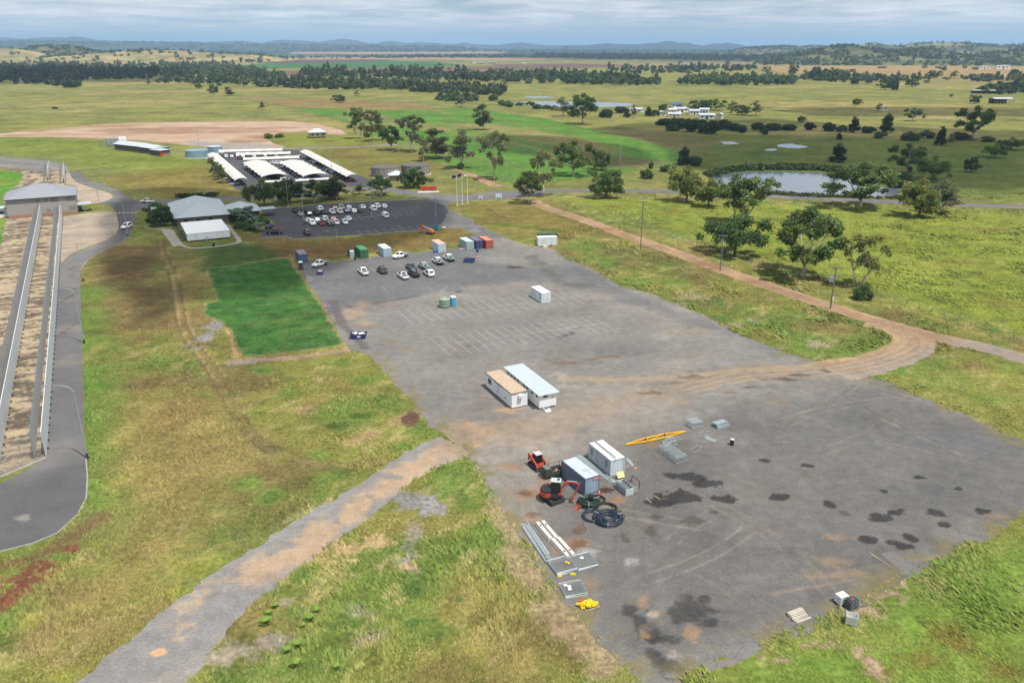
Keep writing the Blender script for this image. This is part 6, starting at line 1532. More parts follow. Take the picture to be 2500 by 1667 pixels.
o = thing('pallet', 'low white pallet load right of the bright blue bin', 'pallet', G(1079, 558), R(8)); MB().box(0, 1.4, 0, 1.0, 0, .15).build('base', M_TIMBER, o); MB().box(.05, 1.35, .05, .95, .152, .5, .08, .08).build('load', M_WHITE, o)
o = thing('barrier_stand', 'red and white barrier stand before the pale teal container', 'barrier', G(1121, 612), R(26))
for k in range(2): MB().box(0, 1.9, -.02, .02, .35 + k * .4, .5 + k * .4).build('rail', M_PLAIN, o, (.6, .12, .1) if k else (.75, .73, .7))
for x in (0.1, 1.75): MB().box(x, x + .06, -.3, .3, 0, .06).box(x, x + .06, .021, .06, .06, 1.0).build('leg', M_STEEL, o)
o = thing('equipment_crate', 'bright blue plastic tub against the whitish container', 'tub', G(1060, 618), R(26)); MB().hexa([(.1, .1, 0), (1.4, .1, 0), (1.4, .9, 0), (.1, .9, 0), (0, 0, .6), (1.5, 0, .6), (1.5, 1, .6), (0, 1, .6)]).build('body', M_PLAIN, o, (0.02, 0.12, 0.45)); MB().box(-.03, 1.53, -.03, 1.03, .602, .66).build('rim', M_PLAIN, o, (0.03, 0.15, 0.5))
cone_m = lathe([(.16, .05), (.15, .06), (.03, .72), (.02, .73)], 10).mesh('cone', mat('cone_orange', (0.75, 0.10, 0.04), .6), True)
cone_b = MB().box(-.2, .2, -.2, .2, 0, .05).mesh('base', M_BLACK); cone_s = lathe([(.103, .38), (.085, .5)], 10).mesh('band', M_WHITE)
for px, lab in (((709, 626), 'orange cone behind the dark blue container'), ((718.5, 648.5), 'orange cone at the corner of the lawn by the purple toilet'), ((801, 641), 'orange cone left of the tray ute near the verge'), ((839.5, 636), 'orange cone alone between the ute and the cabinet'), ((794, 750.5), 'orange cone on the yard edge halfway down the lawn'), ((903, 634), 'small orange cone at the right of the green container'),
    ((711, 583), 'small orange cone on the kerb corner of the visitor car park'), ((1086, 624), 'small orange cone above the tray utes'), ((1168, 629), 'tiny orange cone below the blue wheelie bin'), ((1463, 1206), 'orange cone at the corner of the blue-grey container')):
 o = thing('traffic_cone', lab, 'cone', G(*px), group='traffic cones'); link('cone', cone_m, o); link('base', cone_b, o); link('band', cone_s, o)
o = thing('delineator_post', 'red delineator post beside the pale grey container', 'post', G(1550.5, 1142))
MB().cyl((0, 0, .08), (0, 0, 1.05), .05, .04, 10).build('post', M_PLAIN, o, (.62, .06, .06)); MB().box(-.24, .24, -.2, .2, 0, .08).build('base', M_PLAIN, o, (.55, .2, .17)); MB().cyl((0, 0, .62), (0, 0, .76), .054, n=10).build('band', M_WHITE, o)
# ------------------------------------------------------------------ compact track loader
M_RED = mat('machine_red', (0.42, 0.050, 0.035), 0.5, var=0.2, scale=3, dirt=.45)
M_CABIN = mat('cab_black', (0.02, 0.022, 0.024), 0.4, var=.1)
M_ROOFG = mat('cab_roof_grey', (0.42, 0.47, 0.47), .6, var=.08)
def track_unit(o, x0, x1, y0, y1, h, zc=0.0):
 t = MB(); n = 8; r = h / 2; pts = []
 for i in range(n + 1):
  a = math.pi / 2 + math.pi * i / n; pts.append((x0 + r + r * math.cos(a), r + r * math.sin(a)))
 for i in range(n + 1):
  a = -math.pi / 2 + math.pi * i / n; pts.append((x1 - r + r * math.cos(a), r + r * math.sin(a)))
 t.side(pts, y0, y1)
 k = t.build('track', M_BLACK, o)
 g = MB(); m = int((x1 - x0) / .16)
 for i in range(m):
  x = x0 + r * .6 + i * (x1 - x0 - r * 1.2) / m
  g.box(x, x + .07, y0 - .004, y1 + .004, h + .001, h + .035)
 g.build('tread', M_BLACK, k)
 for x in (x0 + r, (x0 + x1) / 2, x1 - r):
  MB().cyl((x, y0 - .02, r), (x, y1 + .02, r), r * .55, n=12).build('roller', M_STEELD, k)
ld = thing('track_loader', 'red compact track loader facing the dark green trailer', 'loader', G(1312, 1139), R(-62)); ld.scale = (1.1, 1.1, 1.1)
for y0 in (-.95, .55): track_unit(ld, -1.05, .95, y0, y0 + .4, .62)
MB().box(-1.0, .75, -.53, .53, .35, .95, .05, .03).box(-1.15, -.45, -.52, .52, .95, 1.45, .06, .05).build('chassis', M_RED, ld)
MB().hexa([(.45, -.52, .5), (.98, -.52, .5), (.98, .52, .5), (.45, .52, .5), (.45, -.5, .95), (.8, -.5, .95), (.8, .5, .95), (.45, .5, .95)]).build('front_plate', M_RED, ld)
cb_ = MB()
for x in (-.5, .45):
 for y in (-.45, .39): cb_.box(x, x + .06, y, y + .06, .95, 2.02)
cb_.build('cab_frame', M_CABIN, ld)
MB().box(-.46, .47, -.43, .43, .952, 2.0).build('cab_interior', M_CABIN, ld)
MB().box(.475, .49, -.37, .37, 1.05, 1.9).build('windscreen', M_GLASS, ld)
MB().box(-.56, .56, -.5, .5, 2.022, 2.1, .03, .03).build('cab_roof', M_ROOFG, ld)
MB().box(-.62, -.5, -.1, .25, 2.0, 2.2).build('beacon', M_RED, ld)
for s in (-1, 1):
 y = s * .72
 MB().hexa([(-1.2, y - .07, .75), (-.95, y - .07, .75), (-.95, y + .07, .75), (-1.2, y + .07, .75), (-1.15, y - .07, 1.75), (-.85, y - .07, 1.75), (-.85, y + .07, 1.75), (-1.15, y + .07, 1.75)]).build('rear_tower', M_RED, ld)
 MB().tube([(-1.0, y, 1.66), (.2, y, 1.25), (.85, y, 1.0), (1.15, y, .55), (1.3, y, .28)], [.11, .12, .12, .11, .08], 4).build('lift_arm', M_RED, ld)
 MB().cyl((-.3, y * .97, .7), (.5, y * .97, 1.08), .05, n=8).build('ram', M_STEEL, ld)
MB().box(1.32, 1.42, -.95, .95, .14, .34).box(1.32, 1.40, -.95, .95, .62, .72).box(1.32, 1.42, -.95, -.85, .34, .62).box(1.32, 1.42, .85, .95, .34, .62).build('attachment_frame', M_RUST, ld)
for y in (-.55, .35): MB().box(1.42, 2.5, y, y + .14, .05, .11).box(1.42, 1.5, y, y + .14, .11, .6).build('fork', M_STEELD, ld)
# ------------------------------------------------------------------ mini excavator
ex = thing('mini_excavator', 'red mini excavator with curled arm beside the blue-grey container', 'excavator', G(1347, 1219), 0); ex.scale = (1.18, 1.18, 1.18)
ut = link('undercarriage', None, ex, (0, 0, 0), R(-57))
MB().box(-.7, .7, -.55, .55, .25, .5).build('frame', M_STEELD, ut)
for y0 in (-.98, .62):
 t = MB(); r = .29; n = 8; pts = []
 for i in range(n + 1): a = math.pi / 2 + math.pi * i / n; pts.append((-1.15 + r + r * math.cos(a), r + r * math.sin(a)))
 for i in range(n + 1): a = -math.pi / 2 + math.pi * i / n; pts.append((1.15 - r + r * math.cos(a), r + r * math.sin(a)))
 t.side(pts, y0, y0 + .36)
 for i in range(12): t.box(-1.0 + i * .165, -.93 + i * .165, y0 - .01, y0 + .37, .581, .61)
 for x in (-.86, -.3, .3, .86): t.cyl((x, y0 - .03, .29), (x, y0 + .39, .29), .16, n=10)
 t.build('track', M_BLACK, ut)
MB().box(1.2, 1.32, -.95, .95, .1, .55).box(.6, 1.2, -.45, -.33, .25, .4).box(.6, 1.2, .33, .45, .25, .4).build('dozer_blade', M_STEELD, ut)
HA = R(-8)
hs = link('house', None, ex, (0, 0, 0), HA)
def arc(cx, cy, r, a0, a1, n=7): return [(cx + r * math.cos(R(a0 + (a1 - a0) * i / n)), cy + r * math.sin(R(a0 + (a1 - a0) * i / n))) for i in range(n + 1)]
MB().prism([(.9, -.8), (.9, .8)] + arc(-.15, 0, 1.15, 120, 240), .62, .80).build('deck', M_CABIN, hs)
MB().prism([(-.1, -.85), (-.1, .85)] + arc(-.2, 0, 1.22, 110, 250), .805, 1.28).build('counterweight', M_RED, hs)
MB().prism([(-.05, -.78), (-.05, .78)] + arc(-.2, 0, 1.1, 112, 248), 1.283, 1.5).build('engine_hood', M_CABIN, hs)
MB().box(-.2, 1.0, -.08, .84, .805, 2.35, .05, .05).build('cab', M_CABIN, hs)
MB().box(.05, .85, .80, .835, 1.35, 2.25).box(.955, .99, .05, .72, 1.1, 2.2).build('cab_window', M_GLASS, hs)
MB().box(-.22, 1.02, -.1, .86, 2.352, 2.45, .1, .08).build('cab_roof', M_ROOFG, hs)
MB().box(.55, .85, .2, .65, 2.455, 2.47).build('roof_hatch', M_GLASS, hs)
MB().box(.75, 1.15, -.35, -.05, .7, 1.0).build('boom_foot', M_RED, hs)
bm = MB().tube([(.95, -.2, .95), (1.15, -.2, 1.75), (1.6, -.2, 2.45), (2.2, -.2, 2.62), (3.1, -.2, 2.35)], [.13, .16, .19, .16, .12], 4).build('boom', M_RED, hs)
MB().cyl((1.15, -.2, 1.0), (1.75, -.2, 2.2), .06, n=8).build('boom_ram', M_STEEL, hs)
MB().cyl((1.7, -.2, 2.72), (2.9, -.2, 2.66), .055, n=8).build('arm_ram', M_STEEL, hs)
MB().tube([(3.2, -.2, 2.62), (3.05, -.2, 2.2), (2.75, -.2, 1.3), (2.6, -.2, .85)], [.09, .13, .11, .08], 4).build('arm', M_RED, hs)
bk = MB().side([(2.65, .95), (2.35, .85), (2.15, .5), (2.2, .22), (2.5, .12), (2.55, .2), (2.4, .3), (2.38, .55), (2.6, .72)], -.5, .1)
bk.build('bucket', mat('bucket_orange', (0.30, 0.10, 0.05), .7, var=.3), hs)
MB().cyl((2.95, -.2, 1.95), (2.5, -.2, 1.0), .045, n=8).build('bucket_ram', M_STEEL, hs)
MB().box(-.9, -.55, -.9, -.6, 1.0, 1.35).build('tool_box', M_CABIN, hs)
# ------------------------------------------------------------------ dark green box trailer
tr_ = thing('box_trailer', 'dark green steel trailer with cabinet and open tray beside the container', 'trailer', G(1333, 1173), R(27))
M_DGRN = mat('dark_green_steel', (0.045, 0.06, 0.045), .6, var=.25, dirt=.3)
MB().box(0, .95, 0, 1.5, .45, 1.65).build('cabinet', M_DGRN, tr_); MB().box(.08, .87, .1, 1.4, 1.652, 1.69).build('cabinet_lid', mat('trailer_lid', (0.13, .15, .13), .6), tr_)
MB().box(.952, 3.1, 0, .05, .45, 1.1).build('side_panel', M_DGRN, tr_); MB().box(.952, 3.1, 1.45, 1.5, .45, 1.1).build('side_panel', M_DGRN, tr_); MB().box(3.05, 3.1, .05, 1.45, .45, 1.1).build('tail_gate', M_DGRN, tr_); MB().box(.952, 3.05, .05, 1.45, .4, .45).build('tray_floor', M_RUST, tr_)
rl = MB()
for x in (1.0, 2.0, 3.06):
 for y in (.01, 1.46): rl.cyl((x, y, 1.1), (x, y, 1.75), .025, n=6)
for y in (.01, 1.46): rl.cyl((1.0, y, 1.75), (3.06, y, 1.75), .025, n=6)
rl.build('rail', M_STEELD, tr_)
for x in (1.3, 2.0):
 for y in (-.2, 1.52): MB().cyl((x, y, .32), (x, y + .18, .32), .32, n=14).build('wheel', M_BLACK, tr_)
MB().tube([(0, .75, .5), (-1.1, .75, .45)], .05, 6).build('drawbar', M_STEELD, tr_)
for k, (x, y) in enumerate(((1.5, .5), (2.2, .9), (2.6, .4))): MB().at((x, y, .52), k).box(-.4, .4, -.12, .12, 0, .2).build('scrap', M_TIMBER if k % 2 else M_RUST, tr_)
# ------------------------------------------------------------------ hose and pipe coils
def coil(px, r, turns, layers, tr, m, label, seed, squash=1.0, inner=0.55):
 rg = random.Random(seed); pts = []
 n = 26; tot = turns * layers
 jit = [(rg.uniform(-.11, .11) * r, rg.uniform(-.11, .11) * r) for _ in range(tot + 2)]
 for k in range(tot * n + 1):
  a = 2 * math.pi * k / n; q = k / n; ly = int(q // turns); f = (q % turns) / turns
  f = f if ly % 2 == 0 else 1 - f
  rr = r * (1 - (1 - inner) * f) + rg.uniform(-.02, .02) + .06 * math.sin(a * .93 + ly * 2)
  i0 = int(q); w = q - i0; jx = jit[i0][0] * (1 - w) + jit[i0 + 1][0] * w; jy = jit[i0][1] * (1 - w) + jit[i0 + 1][1] * w
  pts.append((rr * math.cos(a) + jx, rr * math.sin(a) * squash + jy, tr + ly * tr * 1.9 + 0.02 * math.sin(a * 3 + ly)))
 o = thing('pipe_coil', label, 'pipe coil', G(*px))
 MB().tube(pts, tr, 5).build('pipe', m, o, smooth=True)
 return o
M_HGRN = mat('green_black_pipe', (0.018, 0.040, 0.032), .45, var=.2); M_HBLU = mat('blue_black_pipe', (0.028, 0.042, 0.065), .35, var=.25); M_HBLK = mat('black_pipe', (0.018, .018, .02), .45)
def ties(o, r, inner, h):
 for k in range(3):
  a = k * 2.1 + .4; MB().tube([(r * 1.04 * math.cos(a), r * 1.04 * math.sin(a), .02), (r * 1.05 * math.cos(a), r * 1.05 * math.sin(a), h), (r * inner * .96 * math.cos(a), r * inner * .96 * math.sin(a), h)], .02, 4).build('tie', M_WHITE, o)
o = coil((1438, 1229), 1.5, 5, 6, .06, M_HGRN, 'dark green coil of pipe touching the blue-grey container', 1, inner=.45); ties(o, 1.5, .45, .72)
coil((1457, 1222), 1.15, 3, 3, .035, M_HBLK, 'loose black hose coil lying behind the dark green coil', 2, inner=.8).location.z = .05
o = coil((1447, 1262), 1.45, 4, 3, .05, M_HBLU, 'blue-black ring of hose left of the big flat coil', 3, inner=.72); o.location.z = .02
o = coil((1484, 1268), 2.0, 4, 4, .06, M_HBLU, 'big flat blue-black pipe coil at the front of the coil heap', 4, inner=.68); ties(o, 2.0, .72, .5); coil((1486, 1266), 1.15, 4, 3, .055, M_HBLU, 'tight blue-black coil lying inside the big flat coil', 6, inner=.42)
coil((1478, 1243), 1.6, 4, 2, .045, M_HBLK, 'black hose ring half buried under the big flat coil', 5, inner=.7).location.z = .03
tl = spline([(G(1428, 1262)).to_tuple(), G(1423, 1280).to_tuple(), G(1431, 1294).to_tuple(), G(1420, 1304).to_tuple(), G(1398, 1297).to_tuple()], 6)
tag(MB().tube([p + Vector((0, 0, .03)) for p in tl], .025, 5).build('hose_tail', M_HBLK), 'thin black hose end snaking from the coils', 'hose')
tl = spline([(G(1500, 1285)).to_tuple(), G(1516, 1280).to_tuple(), G(1520, 1262).to_tuple(), G(1512, 1245).to_tuple(), G(1480, 1232).to_tuple(), G(1450, 1240).to_tuple()], 6)
tag(MB().tube([p + Vector((0, 0, .12)) for p in tl], .03, 5).build('hose_loop', M_HBLK), 'wide loose black hose loop around the big flat coil', 'hose')
# ------------------------------------------------------------------ steel lengths, stacks and barriers
def lengths(name, a, b, n, spread, m, label, cat, sec=.1, seed=1, z=0.0, layers=1, stag=.4):
 A = G(*a); B = G(*b); d = (B - A); L = d.length; rz = math.atan2(d.y, d.x); rg = random.Random(seed)
 o = thing(name, label, cat, A, rz)
 for k in range(n):
  y = (k % max(1, n // layers)) / max(1, n // layers) * spread - spread / 2 + rg.uniform(-.02, .02); zz = z + (k // max(1, n // layers)) * sec * 1.05
  x0 = rg.uniform(-stag, stag); t = rg.uniform(-.012, .012)
  mb = MB().at((0, 0, 0), t)
  w = sec * rg.uniform(.8, 1.3)
  mb.box(x0, x0 + L * rg.uniform(.85, 1.0), y, y + w, zz, zz + sec)
  mb.build('length', m, o)
 return o
M_GALV = mat('galvanised_pale', (0.36, 0.42, 0.43), .5, .3, var=.15)
lengths('steel_purlin_bundle', (1411, 1112), (1503, 1183), 7, .8, M_GALV, 'bundle of long galvanised purlins between the two containers', 'steel', .12, 3)
lengths('steel_tube_bundle', (1281, 1281), (1340, 1368), 14, 1.15, M_GALV, 'bundle of grey steel tubes at the yard edge left of the white barriers', 'steel', .11, 4, layers=2, stag=.7)
o = lengths('roof_channel', (1443, 1117), (1497, 1163), 4, .55, M_GALV, 'steel channels lying along the roof of the pale grey container', 'steel', .06, 5); o.location.z = CH + .02; o.location.x += .55; o.location.y += .2
lengths('steel_angle_pile', (1530, 1120), (1547, 1140), 5, .5, M_GALV, 'short steel angles leaning out behind the pale grey container', 'steel', .1, 6)
def frame_panel(w, h, t, bars, m, wire=.02):
 mb = MB(); r = t
 for (a, b) in (((0, 0), (w, 0)), ((w, 0), (w, h)), ((w, h), (0, h)), ((0, h), (0, 0))):
  mb.cyl((a[0], a[1], r), (b[0], b[1], r), r, n=6)
 for i in range(1, bars + 1):
  x = w * i / (bars + 1); mb.cyl((x, 0, r), (x, h, r), wire, n=4)
 return mb
fp = frame_panel(2.6, 1.25, .05, 3, M_GALV, .04).mesh('frame', M_GALV)
st = G(1546, 1206)
for k in range(9):
 o = thing('steel_gate', f'galvanised gate frame, {ORD[k]} from the ground in the stack by the pale grey container' if k < 8 else 'topmost galvanised gate frame of the tall stack by the container', 'gate frame', st + Vector((0, 0, .12 * k)), R(116) + random.uniform(-.02, .02), 'stacked gate frames' if k < 8 else None)
 link('frame', fp, o)
 if k % 2 == 0: MB().box(.1, 2.5, .05, .12, .03, .1).box(.1, 2.5, 1.12, 1.2, .03, .1).build('rail', M_STEELD, o)
o = thing('slatted_rack', 'short white slatted rack at the near end of the gate frame stack', 'rack', G(1541, 1207), R(26))
for k in range(6): MB().box(0, 1.0, 0, .06, .15 + k * .16, .21 + k * .16).build('slat', M_GALV, o)
for x in (-.062, 1.002): MB().box(x, x + .06, 0, .1, 0, 1.1).build('post', M_TIMBER, o)
o = thing('steel_cradle', 'black steel cradle behind the gate frame stack', 'cradle', G(1562, 1190), R(116))
for x in (0, 1.9): MB().box(x, x + .08, 0, .08, 0, 1.0).box(x, x + .08, .08, .9, 0, .08).build('upright', M_STEELD, o)
MB().box(.08, 1.9, 0, .08, .92, 1.0).build('rail', M_STEELD, o)
o = thing('notice_board', 'yellow notice board leaning against the gate frame stack', 'sign', G(1509, 1172), R(24)); MB().at((0, 0, .3), 0, R(-40)).box(0, 1.1, 0, .03, 0, .85).build('board', mat('yellow_board', (0.72, 0.68, 0.28), .6), o); q = MB().at((0, 0, .3), 0, R(-40))
for k in range(4): q.box(.15, .95, -.005, -.001, .15 + k * .17, .2 + k * .17)
q.build('lettering', M_STEELD, o)
for x in (.1, .95): MB().cyl((x, .3, 0), (x, .2, .7), .03, n=5).build('leg', M_TIMBER, o)
o = thing('scrap_heap', 'heap of rusty reinforcing scrap between the two containers', 'scrap', G(1481, 1197)); rgs = random.Random(9)
for k in range(26):
 a = rgs.uniform(0, 6.28); x, y = rgs.uniform(-.7, .7), rgs.uniform(-.6, .6); l = rgs.uniform(.3, .8)
 MB().cyl((x - math.cos(a) * l, y - math.sin(a) * l, rgs.uniform(.03, .15)), (x + math.cos(a) * l, y + math.sin(a) * l, rgs.uniform(.1, .4)), .03, n=4).build('rod', M_RUST if k % 3 else M_STEELD, o)
o = thing('spare_bucket', 'small red spare digging bucket lying before the excavator', 'bucket', G(1408, 1247), R(40))
MB().side([(0, 0), (.7, 0), (.95, .3), (.85, .55), (.75, .3), (.6, .12), (.1, .12)], 0, .7).build('shell', mat('bucket_red', (0.35, 0.06, 0.04), .7, var=.3), o); MB().side([(0.1, .121), (.6, .121), (.75, .3), (.8, .5), (.3, .5)], 0, .05).build('side_plate', M_RUST, o)
for k, (a, b) in enumerate((((1576, 1216), (1589, 1228)), ((1597, 1211), (1611, 1220)), ((1526, 1142), (1538, 1138)))):
 A = G(*a); d = G(*b) - A; tag(MB().box(0, d.length, 0, .12, 0, .1).build('timber_offcut', M_TIMBER, loc=A, rz=math.atan2(d.y, d.x)), ('grey timber offcut left of the big wet patch', 'grey timber offcut lying on the big wet patch', 'pale timber offcut behind the pale grey container')[k], 'timber')
jb = thing('crane_jib', 'long yellow crane jib lying on the yard', 'jib', G(1527, 1088), R(24)); LJ = 11.2
M_YEL = mat('jib_yellow', (0.72, 0.40, 0.02), .45, var=.08)
for s in (-1, 1):
 MB().tube([(0, 0, .2), (.5, s * .1, .22), (4.0, s * .5, .25), (7.4, s * .5, .25), (10.7, s * .1, .22), (LJ, 0, .2)], [.08, .11, .13, .13, .11, .08], 4).build('chord', M_YEL, jb)
for x in (3.8, 7.4): MB().box(x, x + .2, -.5, .5, .32, .42).build('brace', mat('jib_brace', (.45, .2, .02), .6), jb)
MB().cyl((4.2, -.45, .3), (7.2, .45, .3), .04, n=5).build('lattice', M_YEL, jb)
cbm = MB(); W2, H2 = 2.1, 1.05
cbm.tube([(0, 0, .12), (0, 0, H2 - .1), (.1, 0, H2), (W2 - .1, 0, H2), (W2, 0, H2 - .1), (W2, 0, .12)], .034, 6); cbm.cyl((0, 0, .2), (W2, 0, .2), .022, n=6)
crowd_f = cbm.mesh('frame', M_GALV)
bar_m = MB().cyl((0, 0, .2), (0, 0, H2), .011, n=4).mesh('bar', M_GALV)
foot_m = MB().tube([(0, -.25, .02), (0, 0, .14), (0, .25, .02)], .02, 5).mesh('foot', M_GALV)
def barrier(loc, rz, label, group, tilt=None):
 o = thing('crowd_barrier', label, 'barrier', loc, rz, group)
 if tilt is not None: o.rotation_euler = (tilt, 0, rz)
 link('frame', crowd_f, o)
 for k in range(10): link('bar', bar_m, o, (W2 * (k + 1) / 11, 0, 0))
 for x in (.25, W2 - .25): link('foot', foot_m, o, (x, 0, 0))
rb = random.Random(3)
pb = G(1690, 1048)
for k in range(8): barrier(pb + VX * (.24 * k) + UX * rb.uniform(-.1, .1), R(20) + rb.uniform(-.04, .04), f'crowd barrier, {ORD[k]} from the front of the small bundle left of the silver stack', 'upright barrier bundle', R(-4))
pb = G(1650, 1134)
for k in range(11): barrier(pb + VX * (.42 * k) + UX * (rb.uniform(-.1, .1) + .05 * (k % 3)), R(24) + rb.uniform(-.05, .05), f'crowd barrier, {ORD[k]} from the front of the big bundle before the yellow jib', 'big barrier bundle', R(-6))
pb = G(1622, 1092)
for k in range(6): barrier(pb + UX * (.3 * k) + VX * .15 * k + Vector((0, 0, .06 * k)), R(20) + rb.uniform(-.2, .2), f'crowd barrier lying flat, {ORD[k]} from the left behind the big bundle', 'flat barriers', R(-80))
barrier(G(1712, 1064), R(14), 'single crowd barrier lying flat before the small upright bundle', None, R(-86))
barrier(G(1700, 1105), R(50), 'single crowd barrier lying askew right of the big bundle', None, R(-84))
spm = MB().box(0, 2.4, 0, 1.1, 0, .035).box(0, 2.4, 0, .08, .036, .09).box(0, 2.4, 1.02, 1.1, .036, .09).mesh('panel', M_GALV)
for k in range(7):
 o = thing('steel_hurdle', f'silver steel panel, {ORD[k]} from the ground in the fanned stack at the far end' if k < 6 else 'topmost silver steel panel tilted on the far stack', 'panel', G(1752, 1048) + Vector((0, 0, .11 * k)) + VX * (.05 * k), R(24) + rb.uniform(-.18, .18), 'silver panel stack' if k < 6 else None); link('panel', spm, o)
 for x in (.4, 1.2, 2.0): MB().box(x, x + .06, .08, 1.02, .036, .07).build('stiffener', M_STEELD, o)
o = lengths('steel_post_row', (1722, 1067), (1752, 1079), 7, 1.0, M_GALV, 'row of blue-grey steel posts on the ground before the silver stack', 'steel', .09, 8, stag=.15)
o = thing('bucket_drum', 'small black drum with pale lid standing on rusty soil', 'drum', G(1786.5, 1086)); MB().cyl((0, 0, 0), (0, 0, .95), .3, n=14).build('body', mat('drum_black', (0.02, .024, .02), .6), o); MB().cyl((0, 0, .952), (0, 0, 1.02), .31, n=14).build('lid', M_CONCR, o)
# ------------------------------------------------------------------ concrete barriers, fence panels, pallets at the near edge
cbar = MB().side([(-.3, 0), (.3, 0), (.3, .12), (.22, .3), (.22, .62), (-.22, .62), (-.22, .3), (-.3, .12)], 0, 3.9).mesh('block', M_CONCR)
lift = MB().box(-.09, .09, 0, .3, .621, .68).mesh('lifting_recess', M_STEELD)
B0 = (G(1311, 1282), G(1324, 1279)); u_ = (G(1372, 1353) - G(1309, 1280)); rzb = math.atan2(u_.y, u_.x) - math.pi / 2
for k, (i, f, lab) in enumerate(((0, 0, 'white concrete barrier, far one of the left row'), (0, 1, 'white concrete barrier, near one of the left row'), (1, 0, 'white concrete barrier, far one of the right row'), (1, 1, 'white concrete barrier, near one of the right row'))):
 o = thing('concrete_barrier', lab + ' beside the steel tubes', 'concrete barrier', B0[i] + u_.normalized() * (f * 4.0 + .1) + Vector((.1 * f, 0, 0)), rzb + R(1.5 * (f - .5)), 'white concrete barriers')
 link('block', cbar, o); link('lifting_recess', lift, o, (0, 2.9 if f else .8, 0))
def mesh_panel():
 f = MB()
 for (a, b) in (((0, 0), (3.0, 0)), ((3.0, 0), (3.0, 2.1)), ((3.0, 2.1), (0, 2.1)), ((0, 2.1), (0, 0))):
  f.cyl((a[0], a[1], .03), (b[0], b[1], .03), .032, n=6)
 f.cyl((0.3, 0, .03), (0.3, 2.1, .03), .022, n=5); f.cyl((2.7, 0, .03), (2.7, 2.1, .03), .022, n=5)
 w = MB()
 for i in range(1, 30): w.box(i * .1 - .009, i * .1 + .009, .03, 2.07, .02, .028)
 for j in range(1, 14): w.box(.03, 2.97, j * .15 - .009, j * .15 + .009, .029, .036)
 return f.mesh('frame', M_GALV), w.mesh('wire_mesh', mat('wire_grey', (0.30, .31, .31), .6, .3))
fpf, fpw = mesh_panel()
for (cx, cy), rz, n, nm, tagc in (((1360, 1406), R(22), 6, 'left', 0), ((1412, 1393), R(20), 4, 'right', 1), ((1380, 1460), R(15), 4, 'near', 2)):
 for k in range(n):
  o = thing('mesh_fence', (f'mesh fence panel, {ORD[k]} from the ground in the {nm} one of three stacks' if k < n - 1 else f'topmost mesh fence panel of the {nm} panel stack'), 'fence panel', G(cx, cy) + Vector((0, 0, .075 * k)), rz + rb.uniform(-.03, .03), f'{nm} fence panel stack' if k < n - 1 else None)
  o.rotation_euler.z += R(0); o.scale = (.87, 1.28 if tagc < 2 else 1.15, 1)
  link('frame', fpf, o); link('wire_mesh', fpw, o)
  if k == n - 1 and tagc:
   for (x, y) in (((1.3, 1.3),) if tagc == 1 else ((.5, 1.5), (.9, 1.2), (.8, .8))): MB().box(x, x + .45, y, y + .32, .04, .05).build('sign_plate', M_WHITE, o)
M_YBLK = mat('yellow_plastic', (0.80, 0.55, 0.02), .5, var=.08)
yb = MB().box(0, .62, 0, .22, 0, .16, .04, .03).box(.1, .5, .05, .17, .161, .2).mesh('block', M_YBLK)
for k, (px, lab) in enumerate((((1378, 1381), 'yellow fence foot on top of the left panel stack'), ((1392, 1403), 'yellow fence foot at the right corner of the left panel stack'), ((1362, 1409), 'yellow fence foot at the near corner of the left panel stack'))):
 o = thing('barrier_weight', lab, 'fence foot', G(*px) + Vector((0, 0, .47 if k == 0 else 0)), R(-35 + k * 30)); link('block', yb, o)
pal = thing('pallet', 'timber pallet under the heap of yellow fence feet', 'pallet', G(1432, 1494), R(26))
for k in range(5): MB().box(0, 1.75, .28 * k, .28 * k + .14, .1, .13).build('slat', M_TIMBER, pal)
for x in (0, .8, 1.65): MB().box(x, x + .1, 0, 1.26, 0, .099).build('bearer', M_TIMBER, pal)
for k in range(34):
 x, y = rb.uniform(.15, 1.5), rb.uniform(.1, 1.05); z = .14 + .13 * (k // 9)
 o = thing('barrier_weight', 'yellow plastic fence foot in the heap on the pallet', 'fence foot', pal.matrix_basis @ Vector((x - .25, y, z)), rb.uniform(0, 3.1), 'heap of yellow fence feet'); o.rotation_euler = (rb.uniform(-.2, .2), rb.uniform(-.2, .2), rb.uniform(0, 3.1)); link('block', yb, o)
rbk = MB().box(0, .5, 0, .25, 0, .16, .04, .03).box(.12, .38, .05, .2, .161, .22).mesh('block', mat('red_plastic', (.55, .09, .04), .5))
for k, (px, r_) in enumerate((((1412, 1471), 0), ((1420, 1469), 1))): o = thing('marker_block', ('red-orange block left of the yellow heap' , 'red-orange block touching the yellow heap')[k], 'block', G(*px), r_); link('block', rbk, o)
slm = MB().box(0, 2.0, 0, .24, 0, .14).mesh('beam', mat('sleeper_grey', (0.42, 0.39, 0.33), .9, var=.15, scale=4))
S0 = G(1946, 1522)
for k, (du, dv, dz) in enumerate(((.0, 0, 0), (-.05, .32, 0), (.05, .64, 0), (-.1, .95, 0), (.02, 1.25, 0), (-.15, .45, .145), (.0, .78, .145), (-.08, 1.1, .145), (.1, 1.38, .145), (-.05, .95, .29), (0, 1.25, .29))):
 o = thing('concrete_sleeper', (f'concrete sleeper, {ORD[k]} from the front in the ground layer of the stack' if k < 5 else f'concrete sleeper, {ORD[k - 5]} from the front in the middle layer of the stack' if k < 9 else ('front', 'back')[k - 9] + ' one of the two topmost concrete sleepers of the stack'), 'sleeper', S0 + UX * du + VX * dv + Vector((0, 0, dz)), R(25) + rb.uniform(-.06, .06), 'concrete sleeper stack' if k < 9 else None); link('beam', slm, o)
